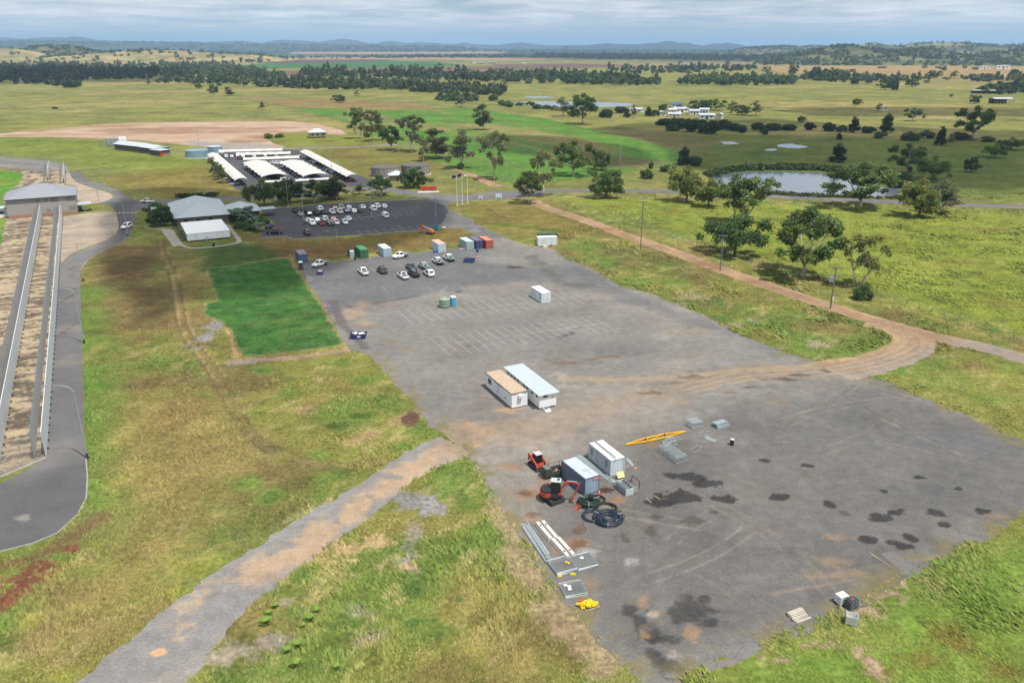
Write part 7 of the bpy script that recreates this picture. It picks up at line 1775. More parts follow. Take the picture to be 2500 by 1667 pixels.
def tote(px, rz, col, label, open_=False, cap=None):
 o = thing('liquid_tote', label, 'tank', G(*px), rz)
 MB().box(0, 1.2, 0, 1.0, .12, .16).box(0, .14, 0, 1.0, 0, .119).box(.53, .67, 0, 1.0, 0, .119).box(1.06, 1.2, 0, 1.0, 0, .119).build('pallet', M_STEELD if not open_ else M_TIMBER, o)
 if open_:
  MB().box(.03, 1.17, .03, .06, .17, 1.12).box(.03, 1.17, .94, .97, .17, 1.12).box(.03, .06, .06, .94, .17, 1.12).box(1.14, 1.17, .06, .94, .17, 1.12).box(.06, 1.14, .06, .94, .17, .2).build('bottle', M_PLAIN, o, col)
 else:
  MB().box(.03, 1.17, .03, .97, .17, 1.12, .02, .02).build('bottle', M_PLAIN, o, col)
 cg_ = MB()
 for z in (.2, .5, .8, 1.1):
  cg_.tube([(0, 0, z), (1.2, 0, z), (1.2, 1.0, z), (0, 1.0, z), (0, 0, z)], .015, 4)
 for x in (0, .24, .48, .72, .96, 1.2):
  for y in (0, 1.0): cg_.cyl((x, y, .17), (x, y, 1.12), .013, n=4)
 for y in (.25, .5, .75):
  for x in (0, 1.2): cg_.cyl((x, y, .17), (x, y, 1.12), .013, n=4)
 if not open_:
  for x in (.4, .8): cg_.cyl((x, 0, 1.14), (x, 1.0, 1.14), .02, n=4)
 cg_.build('cage', M_GALV, o)
 if cap: MB().cyl((.6, .5, 1.121), (.6, .5, 1.19), .13, n=12).build('cap', M_PLAIN, o, cap)
tote((2051, 1481), R(24), (0.78, 0.79, 0.78), 'white liquid tote, furthest of the three', False, (.8, .8, .8))
tote((2076, 1493), R(24), (0.02, 0.024, 0.03), 'black liquid tote with red cap', False, (.6, .03, .05))
tote((2063, 1525), R(-20), (0.66, 0.67, 0.64), 'white liquid tote cut open at the top', True)
o = thing('ground_sheet', 'flat grey sheet lying on the yard near the totes', 'sheet', G(2150, 1352)); A_ = [G(2150, 1352), G(2180, 1345), G(2250, 1396), G(2222, 1412)]; MB().add([tuple(q - A_[0] + Vector((0, 0, .03))) for q in A_] + [tuple(q - A_[0] + Vector((0, 0, .012))) for q in A_], [(0, 1, 2, 3), (7, 6, 5, 4), (0, 3, 7, 4), (1, 5, 6, 2), (0, 4, 5, 1), (3, 2, 6, 7)]).build('sheet', mat('grey_sheet', (0.135, .13, .122), .9, var=.2), o)
lengths('rod_bundle', (2125, 1350), (2218, 1412), 3, .18, M_TIMBER, 'long thin rods along the edge of the flat grey sheet', 'rods', .05, 12)
# ------------------------------------------------------------------ vehicles
M_CAR = mat('car_paint', None, 0.28, var=0.04, scale=1.0, spec=0.6)
M_TYRE = mat('tyre', (0.02, 0.02, 0.021), .8)
M_LAMP = mat('lamp_lens', (0.62, 0.64, 0.66), .2, spec=.7)
M_TAIL = mat('tail_lens', (0.30, 0.02, 0.02), .25, spec=.6)
def loft(st):
 """st: (x, z bottom, z top, half width)"""
 mb = MB(); vs_ = []; fs = []
 for (x, zb, zt, w) in st:
  zm = zb + (zt - zb) * .62
  vs_ += [(x, -w * .93, zb), (x, -w, zm), (x, -w * .9, zt), (x, w * .9, zt), (x, w, zm), (x, w * .93, zb)]
 n = 6
 for i in range(len(st) - 1):
  for j in range(n):
   fs.append((i * n + j, i * n + (j + 1) % n, (i + 1) * n + (j + 1) % n, (i + 1) * n + j))
 fs += [tuple(range(n))[::-1], tuple(range((len(st) - 1) * n, len(st) * n))]
 return mb.add(vs_, fs)
def pane(a, b, c, d, m=.1, off=.012):
 a, b, c, d = map(Vector, (a, b, c, d)); nn = (b - a).cross(d - a).normalized() * off
 f = lambda s, t: a * (1 - s) * (1 - t) + b * s * (1 - t) + c * s * t + d * (1 - s) * t + nn
 return [tuple(f(m, m)), tuple(f(1 - m, m)), tuple(f(1 - m, 1 - m)), tuple(f(m, 1 - m))]
SPEC = {  # stations, cabin (x rear bottom, x front bottom, x rear top, x front top, z0, z1, half width), wheelbase half, wheel radius
 'sedan': ([(-2.25, .42, .78, .72), (-2.15, .3, .95, .84), (-1.3, .25, 1.0, .89), (.9, .25, .98, .89), (1.9, .28, .84, .85), (2.25, .4, .66, .72)], (-1.75, .95, -1.0, .2, .95, 1.43, .80), 1.32, .32),
 'hatch': ([(-1.95, .42, .85, .76), (-1.85, .3, 1.0, .85), (.8, .25, 1.0, .87), (1.75, .28, .86, .83), (2.05, .4, .68, .72)], (-1.9, .95, -1.45, .25, .97, 1.5, .79), 1.25, .32),
 'suv': ([(-2.3, .5, .95, .82), (-2.2, .36, 1.12, .93), (.95, .32, 1.12, .94), (1.95, .36, 1.02, .9), (2.3, .5, .8, .8)], (-2.2, 1.0, -1.95, .35, 1.08, 1.78, .86), 1.4, .38),
 'ute': ([(-2.65, .55, 1.0, .86), (-2.55, .45, 1.08, .92), (-.6, .4, 1.1, .93), (1.2, .38, 1.12, .93), (2.2, .42, 1.02, .9), (2.55, .55, .82, .8)], (-.75, 1.25, -.6, .55, 1.08, 1.78, .84), 1.6, .4),
 'tray': ([(-.7, .5, 1.05, .9), (-.6, .45, 1.1, .92), (1.2, .42, 1.12, .93), (2.2, .45, 1.02, .9), (2.55, .55, .84, .82)], (-.65, 1.3, -.55, .6, 1.08, 1.78, .84), 1.6, .4),
 'van': ([(-2.35, .45, 1.1, .86), (-2.3, .34, 1.15, .9), (1.5, .32, 1.12, .9), (2.15, .36, .98, .86), (2.4, .48, .78, .76)], (-2.32, 1.85, -2.28, .95, 1.1, 1.9, .87), 1.5, .34)}
CARS = {}
def car_parts(k):
 if k in CARS: return CARS[k]
 st, (rb, fb, rt, ft, z0, z1, hw), wb, wr = SPEC[k]
 P = []; tw = hw * .84
 P.append(('body', loft(st).mesh('body', M_CAR), 1, None))
 q = [(rb, -hw, z0), (fb, -hw, z0), (fb, hw, z0), (rb, hw, z0), (rt, -tw, z1), (ft, -tw, z1), (ft, tw, z1), (rt, tw, z1)]
 P.append(('cabin', MB().hexa(q).mesh('cabin', M_CAR), 1, None))
 P.append(('windscreen', MB().quad(*pane(q[1], q[2], q[6], q[5])).mesh('windscreen', M_GLASS), 0, None))
 P.append(('rear_window', MB().quad(*pane(q[3], q[0], q[4], q[7], .14)).mesh('rear_window', M_GLASS), 0, None))
 if k == 'van':
  l = [(.75, -hw, z0), q[1], q[5], (.75, -tw, z1)]; r = [q[2], (.75, hw, z0), (.75, tw, z1), q[6]]
 else:
  l = [q[0], q[1], q[5], q[4]]; r = [q[2], q[3], q[7], q[6]]
 P.append(('side_window', MB().quad(*pane(*l)).mesh('side_window', M_GLASS), 0, None)); P.append(('side_window', MB().quad(*pane(*r)).mesh('side_window', M_GLASS), 0, None))
 wm = MB().cyl((0, -.1, 0), (0, .1, 0), wr, n=14).mesh('wheel', M_TYRE); rm = MB().cyl((0, -.11, 0), (0, .11, 0), wr * .55, n=10).mesh('rim', M_STEEL)
 W2_ = st[2][3] - .06
 for x in (-wb, wb):
  for y in (-W2_, W2_): P.append(('wheel', wm, 0, (x, y, wr))); P.append(('rim', rm, 0, (x, y, wr)))
 fx = st[-1][0]; fz = st[-1][2]; rx = st[0][0]
 for s in (-1, 1):
  P.append(('headlight', MB().box(fx - .12, fx + .01, s * .58 - .14, s * .58 + .14, fz - .12, fz + .03).mesh('headlight', M_LAMP), 0, None))
  P.append(('tail_light', MB().box(rx - .02, rx + .06, s * .68 - .1, s * .68 + .1, st[0][2] - .22, st[0][2] + .02).mesh('tail_light', M_TAIL), 0, None))
 P.append(('underbody', MB().box(rx + .3, fx - .3, -.7, .7, .2, .5).mesh('underbody', M_TYRE), 0, None))
 if k == 'ute': P.append(('tub_floor', MB().box(-2.45, -.85, -.72, .72, 1.085, 1.1).mesh('tub_floor', M_TYRE), 0, None))
 if k == 'tray':
  P.append(('tray', MB().box(-2.75, -.75, -.95, .95, .88, .96).box(-2.75, -.8, -.95, -.91, .96, 1.2).box(-2.75, -.8, .91, .95, .96, 1.2).box(-2.75, -2.71, -.91, .91, .96, 1.2).mesh('tray', M_GALV), 0, None))
  P.append(('headboard', MB().box(-.8, -.74, -.9, .9, .96, 1.75).mesh('headboard', M_GALV), 0, None)); P.append(('chassis_rail', MB().box(-2.6, -.6, -.45, .45, .5, .87).mesh('chassis_rail', M_TYRE), 0, None))
 CARS[k] = P
 return P
UP, DN = R(117), R(-63)
def car(k, col, px, rz, label, group=None, extra=None, dy=2.5, plain=False):
 o = thing({'tray': 'tray_ute', 'ute': 'ute', 'suv': 'suv_car', 'van': 'van', 'sedan': 'sedan_car', 'hatch': 'hatchback_car'}[k], label, 'van' if k == 'van' else 'ute' if k in ('ute', 'tray') else 'car', G(px[0], px[1] + dy), rz, group)
 wh = None
 for nm, me, paint, loc in car_parts(k):
  if plain and nm in ('rim', 'headlight', 'tail_light', 'underbody'): continue
  c = link(nm, me, wh if nm == 'rim' else o, None if nm == 'rim' else loc, 0, col if paint else None)
  if nm == 'wheel': wh = c
 if extra == 'rack': MB().box(-.5, .5, -.6, -.55, 1.8, 1.86).box(-.5, .5, .55, .6, 1.8, 1.86).box(-.4, -.3, -.55, .55, 1.82, 1.87).box(.3, .4, -.55, .55, 1.82, 1.87).build('roof_rack', M_STEELD, o)
 if extra == 'load':
  for q in range(5): MB().at((-1.1 - q * .33, .4 - (q % 3) * .4, .97), q).box(-.25, .25, -.15, .15, 0, .3 + .1 * (q % 2)).build('load', M_STEELD if q % 2 else M_GALV, o)
 if extra == 'ladder': MB().at((-2.3, .2, 1.85), 0, 0, R(2)).box(0, 2.9, 0, .12, 0, .05).build('ladder', M_WHITE, o)
 return o
WH = (0.80, 0.81, 0.82); SI = (0.33, 0.34, 0.36); BK = (0.012, 0.012, 0.014); GR = (0.06, 0.065, 0.07); RD = (0.22, 0.012, 0.02); BL = (0.015, 0.04, 0.16); OL = (0.075, 0.07, 0.055)
g1 = 'work vehicles parked in the upper yard'
car('tray', WH, (782, 647), R(236), 'white single-cab tray ute beside the purple toilet', g1)
car('tray', WH, (978, 627), R(224), 'white dual-cab tray ute right of the pale blue container', g1)
car('ute', WH, (887, 666), UP, 'white ute alone at the left of the parked row', g1)
car('suv', GR, (933, 663), UP, 'grey four-wheel drive right of the lone white ute', g1, 'rack')
car('ute', WH, (984, 676), UP, 'white ute with roof rack in the front of the cluster', g1, 'rack')
car('ute', BK, (1010, 671), UP, 'black ute with a white ladder on its roof', g1, 'ladder')
car('ute', (0.10, 0.125, 0.14), (1004, 655), UP, 'slate ute behind the black one', g1)
car('tray', (0.40, 0.38, 0.34), (1035, 653), UP, 'beige loaded tray ute in the back of the cluster', g1, 'load')
car('suv', WH, (1047, 670), UP, 'white station four-wheel drive at the right of the cluster', g1, 'rack')
car('tray', WH, (1069, 641), UP, 'white tray ute with green load, left one of the pair near the skip', g1, 'load')
car('tray', WH, (1096, 633), UP, 'white tray ute with pipes, right one of the pair near the skip', g1, 'load')
g2 = 'cars in the visitor car park'
def row(lst, rz, txt):
 for i, (k, c, x, y, cn) in enumerate(lst):
  car(k, c, (x, y), rz, f'{cn} {k if k != "hatch" else "hatchback"}, {ORD[i]} from the left in {txt}', g2)
row((('suv', BK, 722, 516, 'black'), ('sedan', BK, 742, 515, 'black'), ('suv', WH, 781, 511.5, 'white'), ('hatch', RD, 815.5, 509.5, 'dark red'), ('ute', (0.5, .54, .5), 833, 508, 'pale grey-green'), ('hatch', (.5, .53, .55), 850.5, 508, 'silver'), ('sedan', WH, 885, 506.5, 'white'), ('suv', WH, 919.5, 505, 'white'), ('hatch', WH, 937, 505, 'white')), UP, 'the back row of the visitor car park')
row((('sedan', SI, 733, 524, 'silver'), ('hatch', BK, 754, 523.5, 'black'), ('suv', BK, 773, 522, 'black'), ('suv', GR, 790, 520, 'charcoal'), ('ute', WH, 810.5, 519, 'white'), ('ute', WH, 829, 518, 'white'), ('hatch', BL, 846, 517, 'blue'), ('hatch', WH, 863, 516.5, 'white'), ('sedan', GR, 878.5, 515, 'grey'), ('van', WH, 911, 511.5, 'white')), UP, 'the second row of the visitor car park')
row((('sedan', WH, 752, 539.5, 'white'), ('hatch', WH, 773.5, 539, 'white'), ('suv', WH, 792.5, 536, 'white'), ('hatch', RD, 812, 536, 'red'), ('sedan', WH, 850, 535, 'white')), UP, 'the third row of the visitor car park')
row((('suv', WH, 762.5, 546.5, 'white'), ('hatch', RD, 785.5, 547, 'dark red'), ('suv', GR, 806, 547, 'charcoal'), ('hatch', (.75, .68, .66), 821, 545, 'pinkish white'), ('hatch', (.62, .78, .78), 842, 544, 'pale mint')), DN, 'the fourth row of the visitor car park')
car('van', WH, (940, 528), UP, 'white van standing alone in the empty bays', g2)
car('suv', OL, (750, 570), UP, 'olive four-wheel drive alone in the front lane', g2)
car('sedan', (.02, .03, .08), (664, 555), R(30), 'dark blue sedan under the palms', g2); car('hatch', RD, (679, 563), R(30), 'red hatchback behind the black ute by the palms', g2); car('ute', BK, (671, 569), R(12), 'black ute parked beside the palm garden', g2)
car('suv', WH, (310, 555), R(-98), 'white four-wheel drive driving on the perimeter road'); car('ute', WH, (360, 493), R(182), 'white ute at the gate crossing near the visitor building')
SAILP = []
def sailcars(a, b, n, rz, side, lab, seed):
 A, B = G(*a, 0), G(*b, 0); rg = random.Random(seed)
 for i in range(n):
  p = A.lerp(B, (i + .5) / n); c = rg.choice([WH, WH, SI, BK, GR, GR, (.12, .14, .17), RD if rg.random() < .3 else SI])
  k = rg.choice(['sedan', 'suv', 'hatch', 'suv', 'ute'])
  o = car(k, c, (1250, 900), rz, f'parked car, {ORD[i]} from the back {lab}', 'cars under the white sails', plain=True); o.location = p
sailcars((512, 388), (576, 456), 12, UP + R(90), 0, 'under the left sail', 1)
sailcars((604, 404), (648, 444), 9, R(207), 0, 'along the left side of the first wide sail', 2)
sailcars((648, 404), (700, 446), 8, R(27), 0, 'along the right side of the first wide sail', 5)
sailcars((697, 402), (745, 444), 9, R(207), 0, 'along the left side of the second wide sail', 3)
sailcars((738, 381), (860, 446), 17, R(207), 0, 'along the right-hand sail', 4)
sailcars((545, 385), (680, 382), 10, R(117), 0, 'under the rear cross sails', 6)
sailcars((655, 400), (690, 402), 4, R(117), 0, 'in the middle court', 7)
# ------------------------------------------------------------------ markings
M_LINE = mat('road_paint', (0.33, 0.33, 0.31), .8, var=.5, scale=.9)
def pline(par, A, B, w=.10, z=0.0):
 d = B - A; me = MB().quad((0, -w / 2, 0), (d.length, -w / 2, 0), (d.length, w / 2, 0), (0, w / 2, 0)).mesh('parking_line', M_LINE)
 return link('parking_line', me, par, (A.x, A.y, z), math.atan2(d.y, d.x))
def bays(par, a, b, spine_a, spine_b, n, z, skip_=(), w=.10):
 A, B = G(*a), G(*b); S = G(*spine_b) - G(*spine_a); st = S / (n - .6)
 for i in range(n):
  if i not in skip_: pline(par, A + st * i, B + st * i, w, z)
 if w > .08: pline(par, G(*spine_a), G(*spine_b), w, z + .001)
bays(yard, (968.7, 756.7), (1012, 794), (992.5, 774), (1425, 722), 20, .015)
bays(yard, (1046, 822), (1100.7, 868.6), (1077.5, 843), (1482, 787), 19, .015)
for a, b in (((932, 699), (945.7, 711.5)), ((1122, 696), (1139, 708)), ((968, 640), (985, 652)), ((1010, 659), (1105, 652)), ((905, 655), (916, 664)), ((1045, 700), (1058, 712)), ((1075, 712), (1092, 700))): pline(yard, G(*a), G(*b), .1, .015)
bays(cpark, (871, 562.5), (884, 572), (800, 573), (1040, 555), 12, .02, (10, 11))
bays(cpark, (757, 539), (768, 548), (757, 541), (1010, 520), 16, .02, (), .10); bays(cpark, (900, 510), (925, 526), (895, 512), (1010, 503), 9, .02, (), .07)
pline(cpark, G(773, 570), G(784, 578), .12, .02)
for i in range(5):
 a = G(286.5 + i * 10, 521.5 - i * .15); me = MB().quad((0, 0, 0), (.9, 0, 0), (.9, 2.2, 0), (0, 2.2, 0)).mesh('crossing_bar', M_LINE)
 tag(link('crossing_bar', me, None, (a.x, a.y, .034), R(10)), f'white zebra bar, {ORD[i]} from the left, on the road by the gate', 'road marking', 'zebra crossing bars')
for k, (a, b) in enumerate((((1041, 491), (1058, 488)), ((1074, 497), (1087, 494)), ((786, 565), (806, 564)))):
 A, B = G(*a), G(*b); d = B - A; o = MB().add([(0, -.15, 0), (d.length * .6, -.15, 0), (d.length * .6, -.5, 0), (d.length, 0, 0), (d.length * .6, .5, 0), (d.length * .6, .15, 0), (0, .15, 0)], [(0, 1, 5, 6), (2, 3, 4)]).build('road_arrow', M_LINE, None, None, False, (A.x, A.y, .03), math.atan2(d.y, d.x)); tag(o, ('white arrow at the car park entrance, left one', 'white arrow at the car park entrance, right one', 'white arrow in the front lane of the visitor car park')[k], 'road marking')
M_KERB = mat('kerb_concrete', (.30, .28, .25), .9, var=.2)
def kerb(name, pts, label, w=.18, h=.13, m=None):
 o = thing(name, label, 'kerb'); P = [Vector((p.x, p.y, 0)) for p in pts]
 for a, b in zip(P[:-1], P[1:]):
  d = b - a; MB().box(0, d.length, -w / 2, w / 2, 0, h).build('kerb_stone', m or M_KERB, o, None, False, a, math.atan2(d.y, d.x))
kerb('kerb', NP((640, 580), (700, 577), (712, 584), (777, 580), (894, 572.5), (1027, 562.5), (1056, 558.5)), 'concrete kerb along the front of the visitor car park')
kerb('kerb', NP((640, 514), (653, 509.5), (704, 507), (777, 499), (904, 492), (1011, 488), (1047, 486.5)), 'concrete kerb along the back of the visitor car park')
kerb('kerb', NP((1110, 493), (1092, 500), (1088, 507), (1096, 514), (1123, 525), (1155, 541)), 'curved concrete kerb around the flagpole lawn')
kerb('kerb', NP((0, 1347), (80, 1327), (140, 1302), (190, 1257), (211, 1216), (214, 1168), (210, 1120)), 'pale kerb on the outer bend of the perimeter road')
kerb('kerb', NP((196, 660), (206, 645), (226, 626), (256, 610), (291, 595), (316, 578)), 'kerb on the grass side of the perimeter road')
kerb('kerb', NP((0, 1165), (60, 1141), (113, 1118)), 'white kerb under the near cross fence', .5, .2)
# ------------------------------------------------------------------ walls and fences of the compound
M_SHEET = mat('pale_wall_sheet', (0.60, 0.64, 0.66), .6, var=.06, scale=.8, streak=True)
WHT, SEC = 4.2, 3.0
pan_m = MB().box(0, SEC - .02, -.05, .05, .05, WHT).mesh('wall_panel', M_SHEET)
post_m = MB().box(-.1, .1, .06, .32, 0, .3).mesh('wall_foot', M_STEELD)
wire = MB()
for i in range(13): wire.box(i * .25 - .012, i * .25 + .012, -.01, .01, .05, 4.4)
for j in range(17): wire.box(0, SEC, -.008, .008, .1 + j * .26 - .012, .1 + j * .26 + .012)
M_WIRE = mat('fence_wire', (0.30, 0.30, 0.30), .6, .3); wire_m = wire.mesh('wire_mesh', M_WIRE)
fpost_m = MB().cyl((0, 0, 0), (0, 0, 4.6), .06, n=6).tube([(0, 0, 4.6), (0, .35, 5.0)], .04, 5).mesh('fence_post', M_STEEL)
def run(name, label, A, B, meshes, cat, off=0.0):
 d = B - A; n = max(1, round(d.length / SEC)); st = d / n; rz = math.atan2(d.y, d.x)
 o = thing(name, label, cat, (A.x, A.y, 0), rz)
 for i in range(n):
  for nm, me in meshes:
   q = link(nm, me, o, (st.length * i, off, 0)); q.scale.x = st.length / SEC if nm in ('wall_panel', 'wire_mesh') else 1
 return o
WP = (('wall_panel', pan_m), ('wall_foot', post_m)); FP = (('wire_mesh', wire_m), ('fence_post', fpost_m))
OG, OG2 = G(152.7, 528), G(158.3, 448); IG, IG2 = G(103, 530), G(118.5, 441)
for nm, lab, a, b in (('perimeter_wall', 'pale outer wall running from the near corner to the gatehouse', OW0, OG), ('perimeter_wall', 'pale outer wall behind the gatehouse', OG2, OW1), ('perimeter_wall', 'pale inner wall before the gatehouse at the left edge', IW00, IG), ('perimeter_wall', 'pale inner wall behind the gatehouse', IG2, IW1)):
 run(nm, lab, b, a, WP, 'wall')
for lab, a, b in (('tall mesh fence just inside the outer wall before the gatehouse', OW0, OG), ('tall mesh fence inside the outer wall behind the gatehouse', OG2, OW1), ('tall mesh fence just inside the inner wall before the gatehouse', IW00, IG), ('tall mesh fence inside the inner wall behind the gatehouse', IG2, IW1)):
 run('mesh_fence', lab, a - WNRM * 1.5, b - WNRM * 1.5, FP, 'fence')
run('mesh_fence', 'mesh fence crossing the compound corner in the near left', G(-60, 1190), OW0, FP, 'fence')
run('mesh_fence', 'mesh fence along the back of the compound court, far side', G(-40, 392), G(168, 410), FP, 'fence'); run('mesh_fence', 'mesh fence across the compound behind the lawns', G(-40, 412), G(115, 425), FP, 'fence')
# ------------------------------------------------------------------ buildings
M_MASON = mat('grey_masonry', (0.30, 0.285, 0.265), .85, var=.08, scale=1.5)
M_ROOFS = mat('grey_roof_sheet', (0.40, 0.45, 0.48), .5, var=.06, scale=.6); M_ROOFL = mat('light_roof_sheet', (0.46, 0.50, 0.53), .4, var=.05, scale=.6)
M_BRICK = mat('red_masonry', (0.33, 0.17, 0.14), .85, var=.12, scale=2); M_DKW = mat('dark_wall', (0.095, 0.095, 0.098), .8, var=.1); M_CREAM = mat('cream_wall', (0.50, 0.42, 0.30), .8, var=.06)
def walls(o, w, d, h, m, t=.2, z0=0.0):
 MB().box(0, w, 0, t, z0, h).build('wall', m, o); MB().box(0, w, d - t, d, z0, h).build('wall', m, o); MB().box(0, t, t, d - t, z0, h).build('wall', m, o); MB().box(w - t, w, t, d - t, z0, h).build('wall', m, o)
def hip(o, w, d, h, rise, ov, m, run_=None, name='roof', gable=False):
 """hipped (or gabled) roof with sheet ribs, over a w x d plan at eave height h"""
 x0, x1, y0, y1 = -ov, w + ov, -ov, d + ov
 if w >= d:
  q = 0 if gable else (y1 - y0) / 2 * .95; R0, R1 = (x0 + q, (y0 + y1) / 2, h + rise), (x1 - q, (y0 + y1) / 2, h + rise)
  fs = [(0, 1, 5, 4), (2, 3, 4, 5), (1, 2, 5), (3, 0, 4)]
 else:
  q = 0 if gable else (x1 - x0) / 2 * .95; R0, R1 = ((x0 + x1) / 2, y0 + q, h + rise), ((x0 + x1) / 2, y1 - q, h + rise)
  fs = [(1, 2, 5, 4), (3, 0, 4, 5), (0, 1, 4), (2, 3, 5)]
 mb = MB().add([(x0, y0, h), (x1, y0, h), (x1, y1, h), (x0, y1, h), R0, R1], fs + [(3, 2, 1, 0)])
 r = mb.build(name, m, o)
 if name != 'roof': r, r0 = o, r
 MB().box(x0 - .05, x1 + .05, y0 - .08, y0 - .003, h - .18, h + .03).box(x0 - .05, x1 + .05, y1 + .003, y1 + .08, h - .18, h + .03).box(x0 - .08, x0 - .003, y0, y1, h - .18, h + .03).box(x1 + .003, x1 + .08, y0, y1, h - .18, h + .03).build('gutter', M_STEELD, r)
 MB().tube([R0, R1], .09, 5).tube([(x0, y0, h), R0], .06, 4).tube([(x1, y0, h), R1 if w >= d else R0], .06, 4).build('ridge_cap', m, r)
 return r
gA = G(22, 535); gw = (G(191, 521.5) - gA).length
gt = thing('gatehouse', 'two-storey grey gatehouse with hipped roof across the compound walls', 'building', gA, R(27))
gd = 19.0; walls(gt, gw, gd, 6.75, M_MASON, .3)
MB().box(-.03, gw + .03, -.03, -.002, 0, 1.1).build('plinth', M_BRICK, gt)
rf = hip(gt, gw, gd, 6.8, 3.6, .6, mat('slate_roof_sheet', (0.25, 0.265, 0.295), .5, var=.06, scale=.6))
for x in (gw * .52, gw * .53): MB().box(x, x + .3, 4 + x % 1, 4.4 + x % 1, 8.1, 8.6).build('roof_vent', M_STEELD, rf)
for (x, z, nx, nz) in ((gw * .44, 5.3, 3, 3), (gw * .545, 5.2, 3, 3), (gw * .64, 4.9, 6, 5), (gw * .87, 4.7, 6, 5), (gw * .56, 1.5, 3, 3), (gw * .66, 1.5, 3, 4), (gw * .88, 1.4, 6, 5)):
 mb = MB()
 for i in range(nx):
  for j in range(nz): mb.box(x + i * .42, x + i * .42 + .24, -.016, -.004, z + j * .36, z + j * .36 + .2)
 mb.build('vent_grid', M_GLASS, gt)
MB().box(gw * .43, gw * .435, -.02, -.004, 0, 6.6).build('joint', M_STEELD, gt)
can = thing('entry_canopy', 'flat grey entry canopy at the side of the gatehouse', 'canopy', G(191, 519.5), R(27)); MB().box(.05, 4.6, .2, 5.4, 2.7, 2.95).build('roof', M_ROOFS, can)
for x in (.3, 4.2): MB().box(x, x + .15, .4, .55, 0, 2.7).build('post', M_STEELD, can)
MB().box(.3, 1.5, 3.2, 5.0, 0, 2.0).build('booth', M_GLASS, can); MB().box(1.9, 2.8, 3.3, 4.2, 0, 1.5).build('cupboard', M_WHITE, can)
kg = G(-10, 531); o = thing('gate_annexe', 'low white building cut by the left edge beside the gatehouse', 'building', kg, R(20)); walls(o, 4.2, 6, 3.0, M_WALLW); hip(o, 4.2, 6, 3.02, .3, .3, M_ROOFL); window_x(o, -.002, 1, 3.2, .9, 2.2)
vb = thing('visitor_building', 'low visitor building with broad blue-grey hipped roof', 'building', (-114.3, 269.0, 0), R(26)); walls(vb, 17, 30, 2.9, mat('brick_brown', (.22, .17, .14), .85)); hip(vb, 17, 30, 2.95, 3.6, .9, M_ROOFS)
for x in (2, 6, 10): window_x(vb, -.002, x, x + 1.6, .9, 2.2)
MB().box(5, 5.7, 16, 16.7, 5.2, 5.7).build('roof_vent', M_WHITE, vb)
vw = link('wing', None, vb, (16.2, 1.5, 0)); MB().box(1, 11.5, 1, 12, 0, 2.88).build('wing_wall', M_DKW, vw); hip(vw, 12, 13, 2.96, 2.6, .5, M_ROOFS, name='wing_roof')
vp = link('porch', None, vb, (28.9, 4, 0)); MB().box(.15, 5, 0, 5, 2.6, 2.75).build('porch_roof', M_ROOFS, vp)
for x in (.5, 4.6):
 for y in (.3, 4.5): MB().box(x, x + .15, y, y + .15, 0, 2.6).build('porch_post', M_STEELD, vp)
an = thing('white_annexe', 'white flat-roofed annexe in front of the visitor building', 'building', G(458.5, 592), R(26.5)); aw, ad = 12.9, 19.5
walls(an, aw, ad, 2.6, M_WALLW, .1, .45); ribbed_y(-.1, aw + .1, -.1, ad + .1, 2.62, .8).build('roof', M_WHITE, an); MB().box(-.05, aw + .05, -.05, ad + .05, 2.601, 2.615).build('roof_deck', M_WHITE, an)
MB().box(.3, aw - .3, .3, ad - .3, .15, .44).build('floor', M_STEELD, an)
for x in (.5, 4.4, 8.3, 12): MB().box(x, x + .3, .4, .7, 0, .149).build('stump', M_CONCR, an)
MB().box(5.6, 6.2, -.35, -.003, .3, 1.3).build('cooler', mat('pale_cyan', (.3, .5, .6), .5), an)
for x in (2.8, 9.0): MB().box(x, x + .06, -.04, -.003, .5, 2.3).build('downpipe', M_STEEL, an)
MB().box(-.02, -.002, 1, ad - 1, .9, 2.1).build('window', M_GLASS, an)
for k in range(5):
 o = thing('picnic_table', f'dark picnic table, {ORD[k]} from the front beside the white annexe', 'table', G(447 - k * 3.6, 588 - k * 7.6), R(27), 'picnic tables beside the white annexe')
 MB().box(-.8, .8, -.35, .35, .7, .76).build('tabletop', M_STEELD, o)
 for y in (-.75, .5): MB().box(-.8, .8, y, y + .25, .42, .46).build('bench', M_STEELD, o)
 for x in (-.6, .5): MB().box(x, x + .1, -.7, .7, .0, .1).box(x, x + .1, -.1, .1, .1, .69).build('leg', M_STEEL, o)
fr = MB(); rp_ = random.Random(5)
for k in range(22):
 a = k * 2.4; e = rp_.uniform(.2, 1.1); L = rp_.uniform(2.2, 3.0); pts = []
 for i in range(6):
  t = i / 5; r = L * t * math.cos(e * (1 - .6 * t)); z = L * (math.sin(e) * t - .55 * t * t); pts.append(Vector((r * math.cos(a), r * math.sin(a), z)))
 sd = Vector((-math.sin(a), math.cos(a), 0))
 for i in range(5):
  w0, w1 = (.5 * math.sin(math.pi * (i + .3) / 5.6), .5 * math.sin(math.pi * (i + 1.3) / 5.6)) if i < 4 else (.42, .05)
  dz = Vector((0, 0, -.22)); fr.add([pts[i], pts[i + 1], pts[i + 1] + sd * w1 + dz, pts[i] + sd * w0 + dz], [(0, 1, 2, 3)]); fr.add([pts[i], pts[i + 1], pts[i + 1] - sd * w1 + dz, pts[i] - sd * w0 + dz], [(3, 2, 1, 0)])
frm = fr.mesh('crown', mat('palm_green', (.055, .10, .05), .6, var=.25))
tkm = MB().tube([(0, 0, -.2), (.05, 0, 1), (0, 0, 2.6)], [.22, .18, .15], 8).mesh('trunk', M_BARK_D)
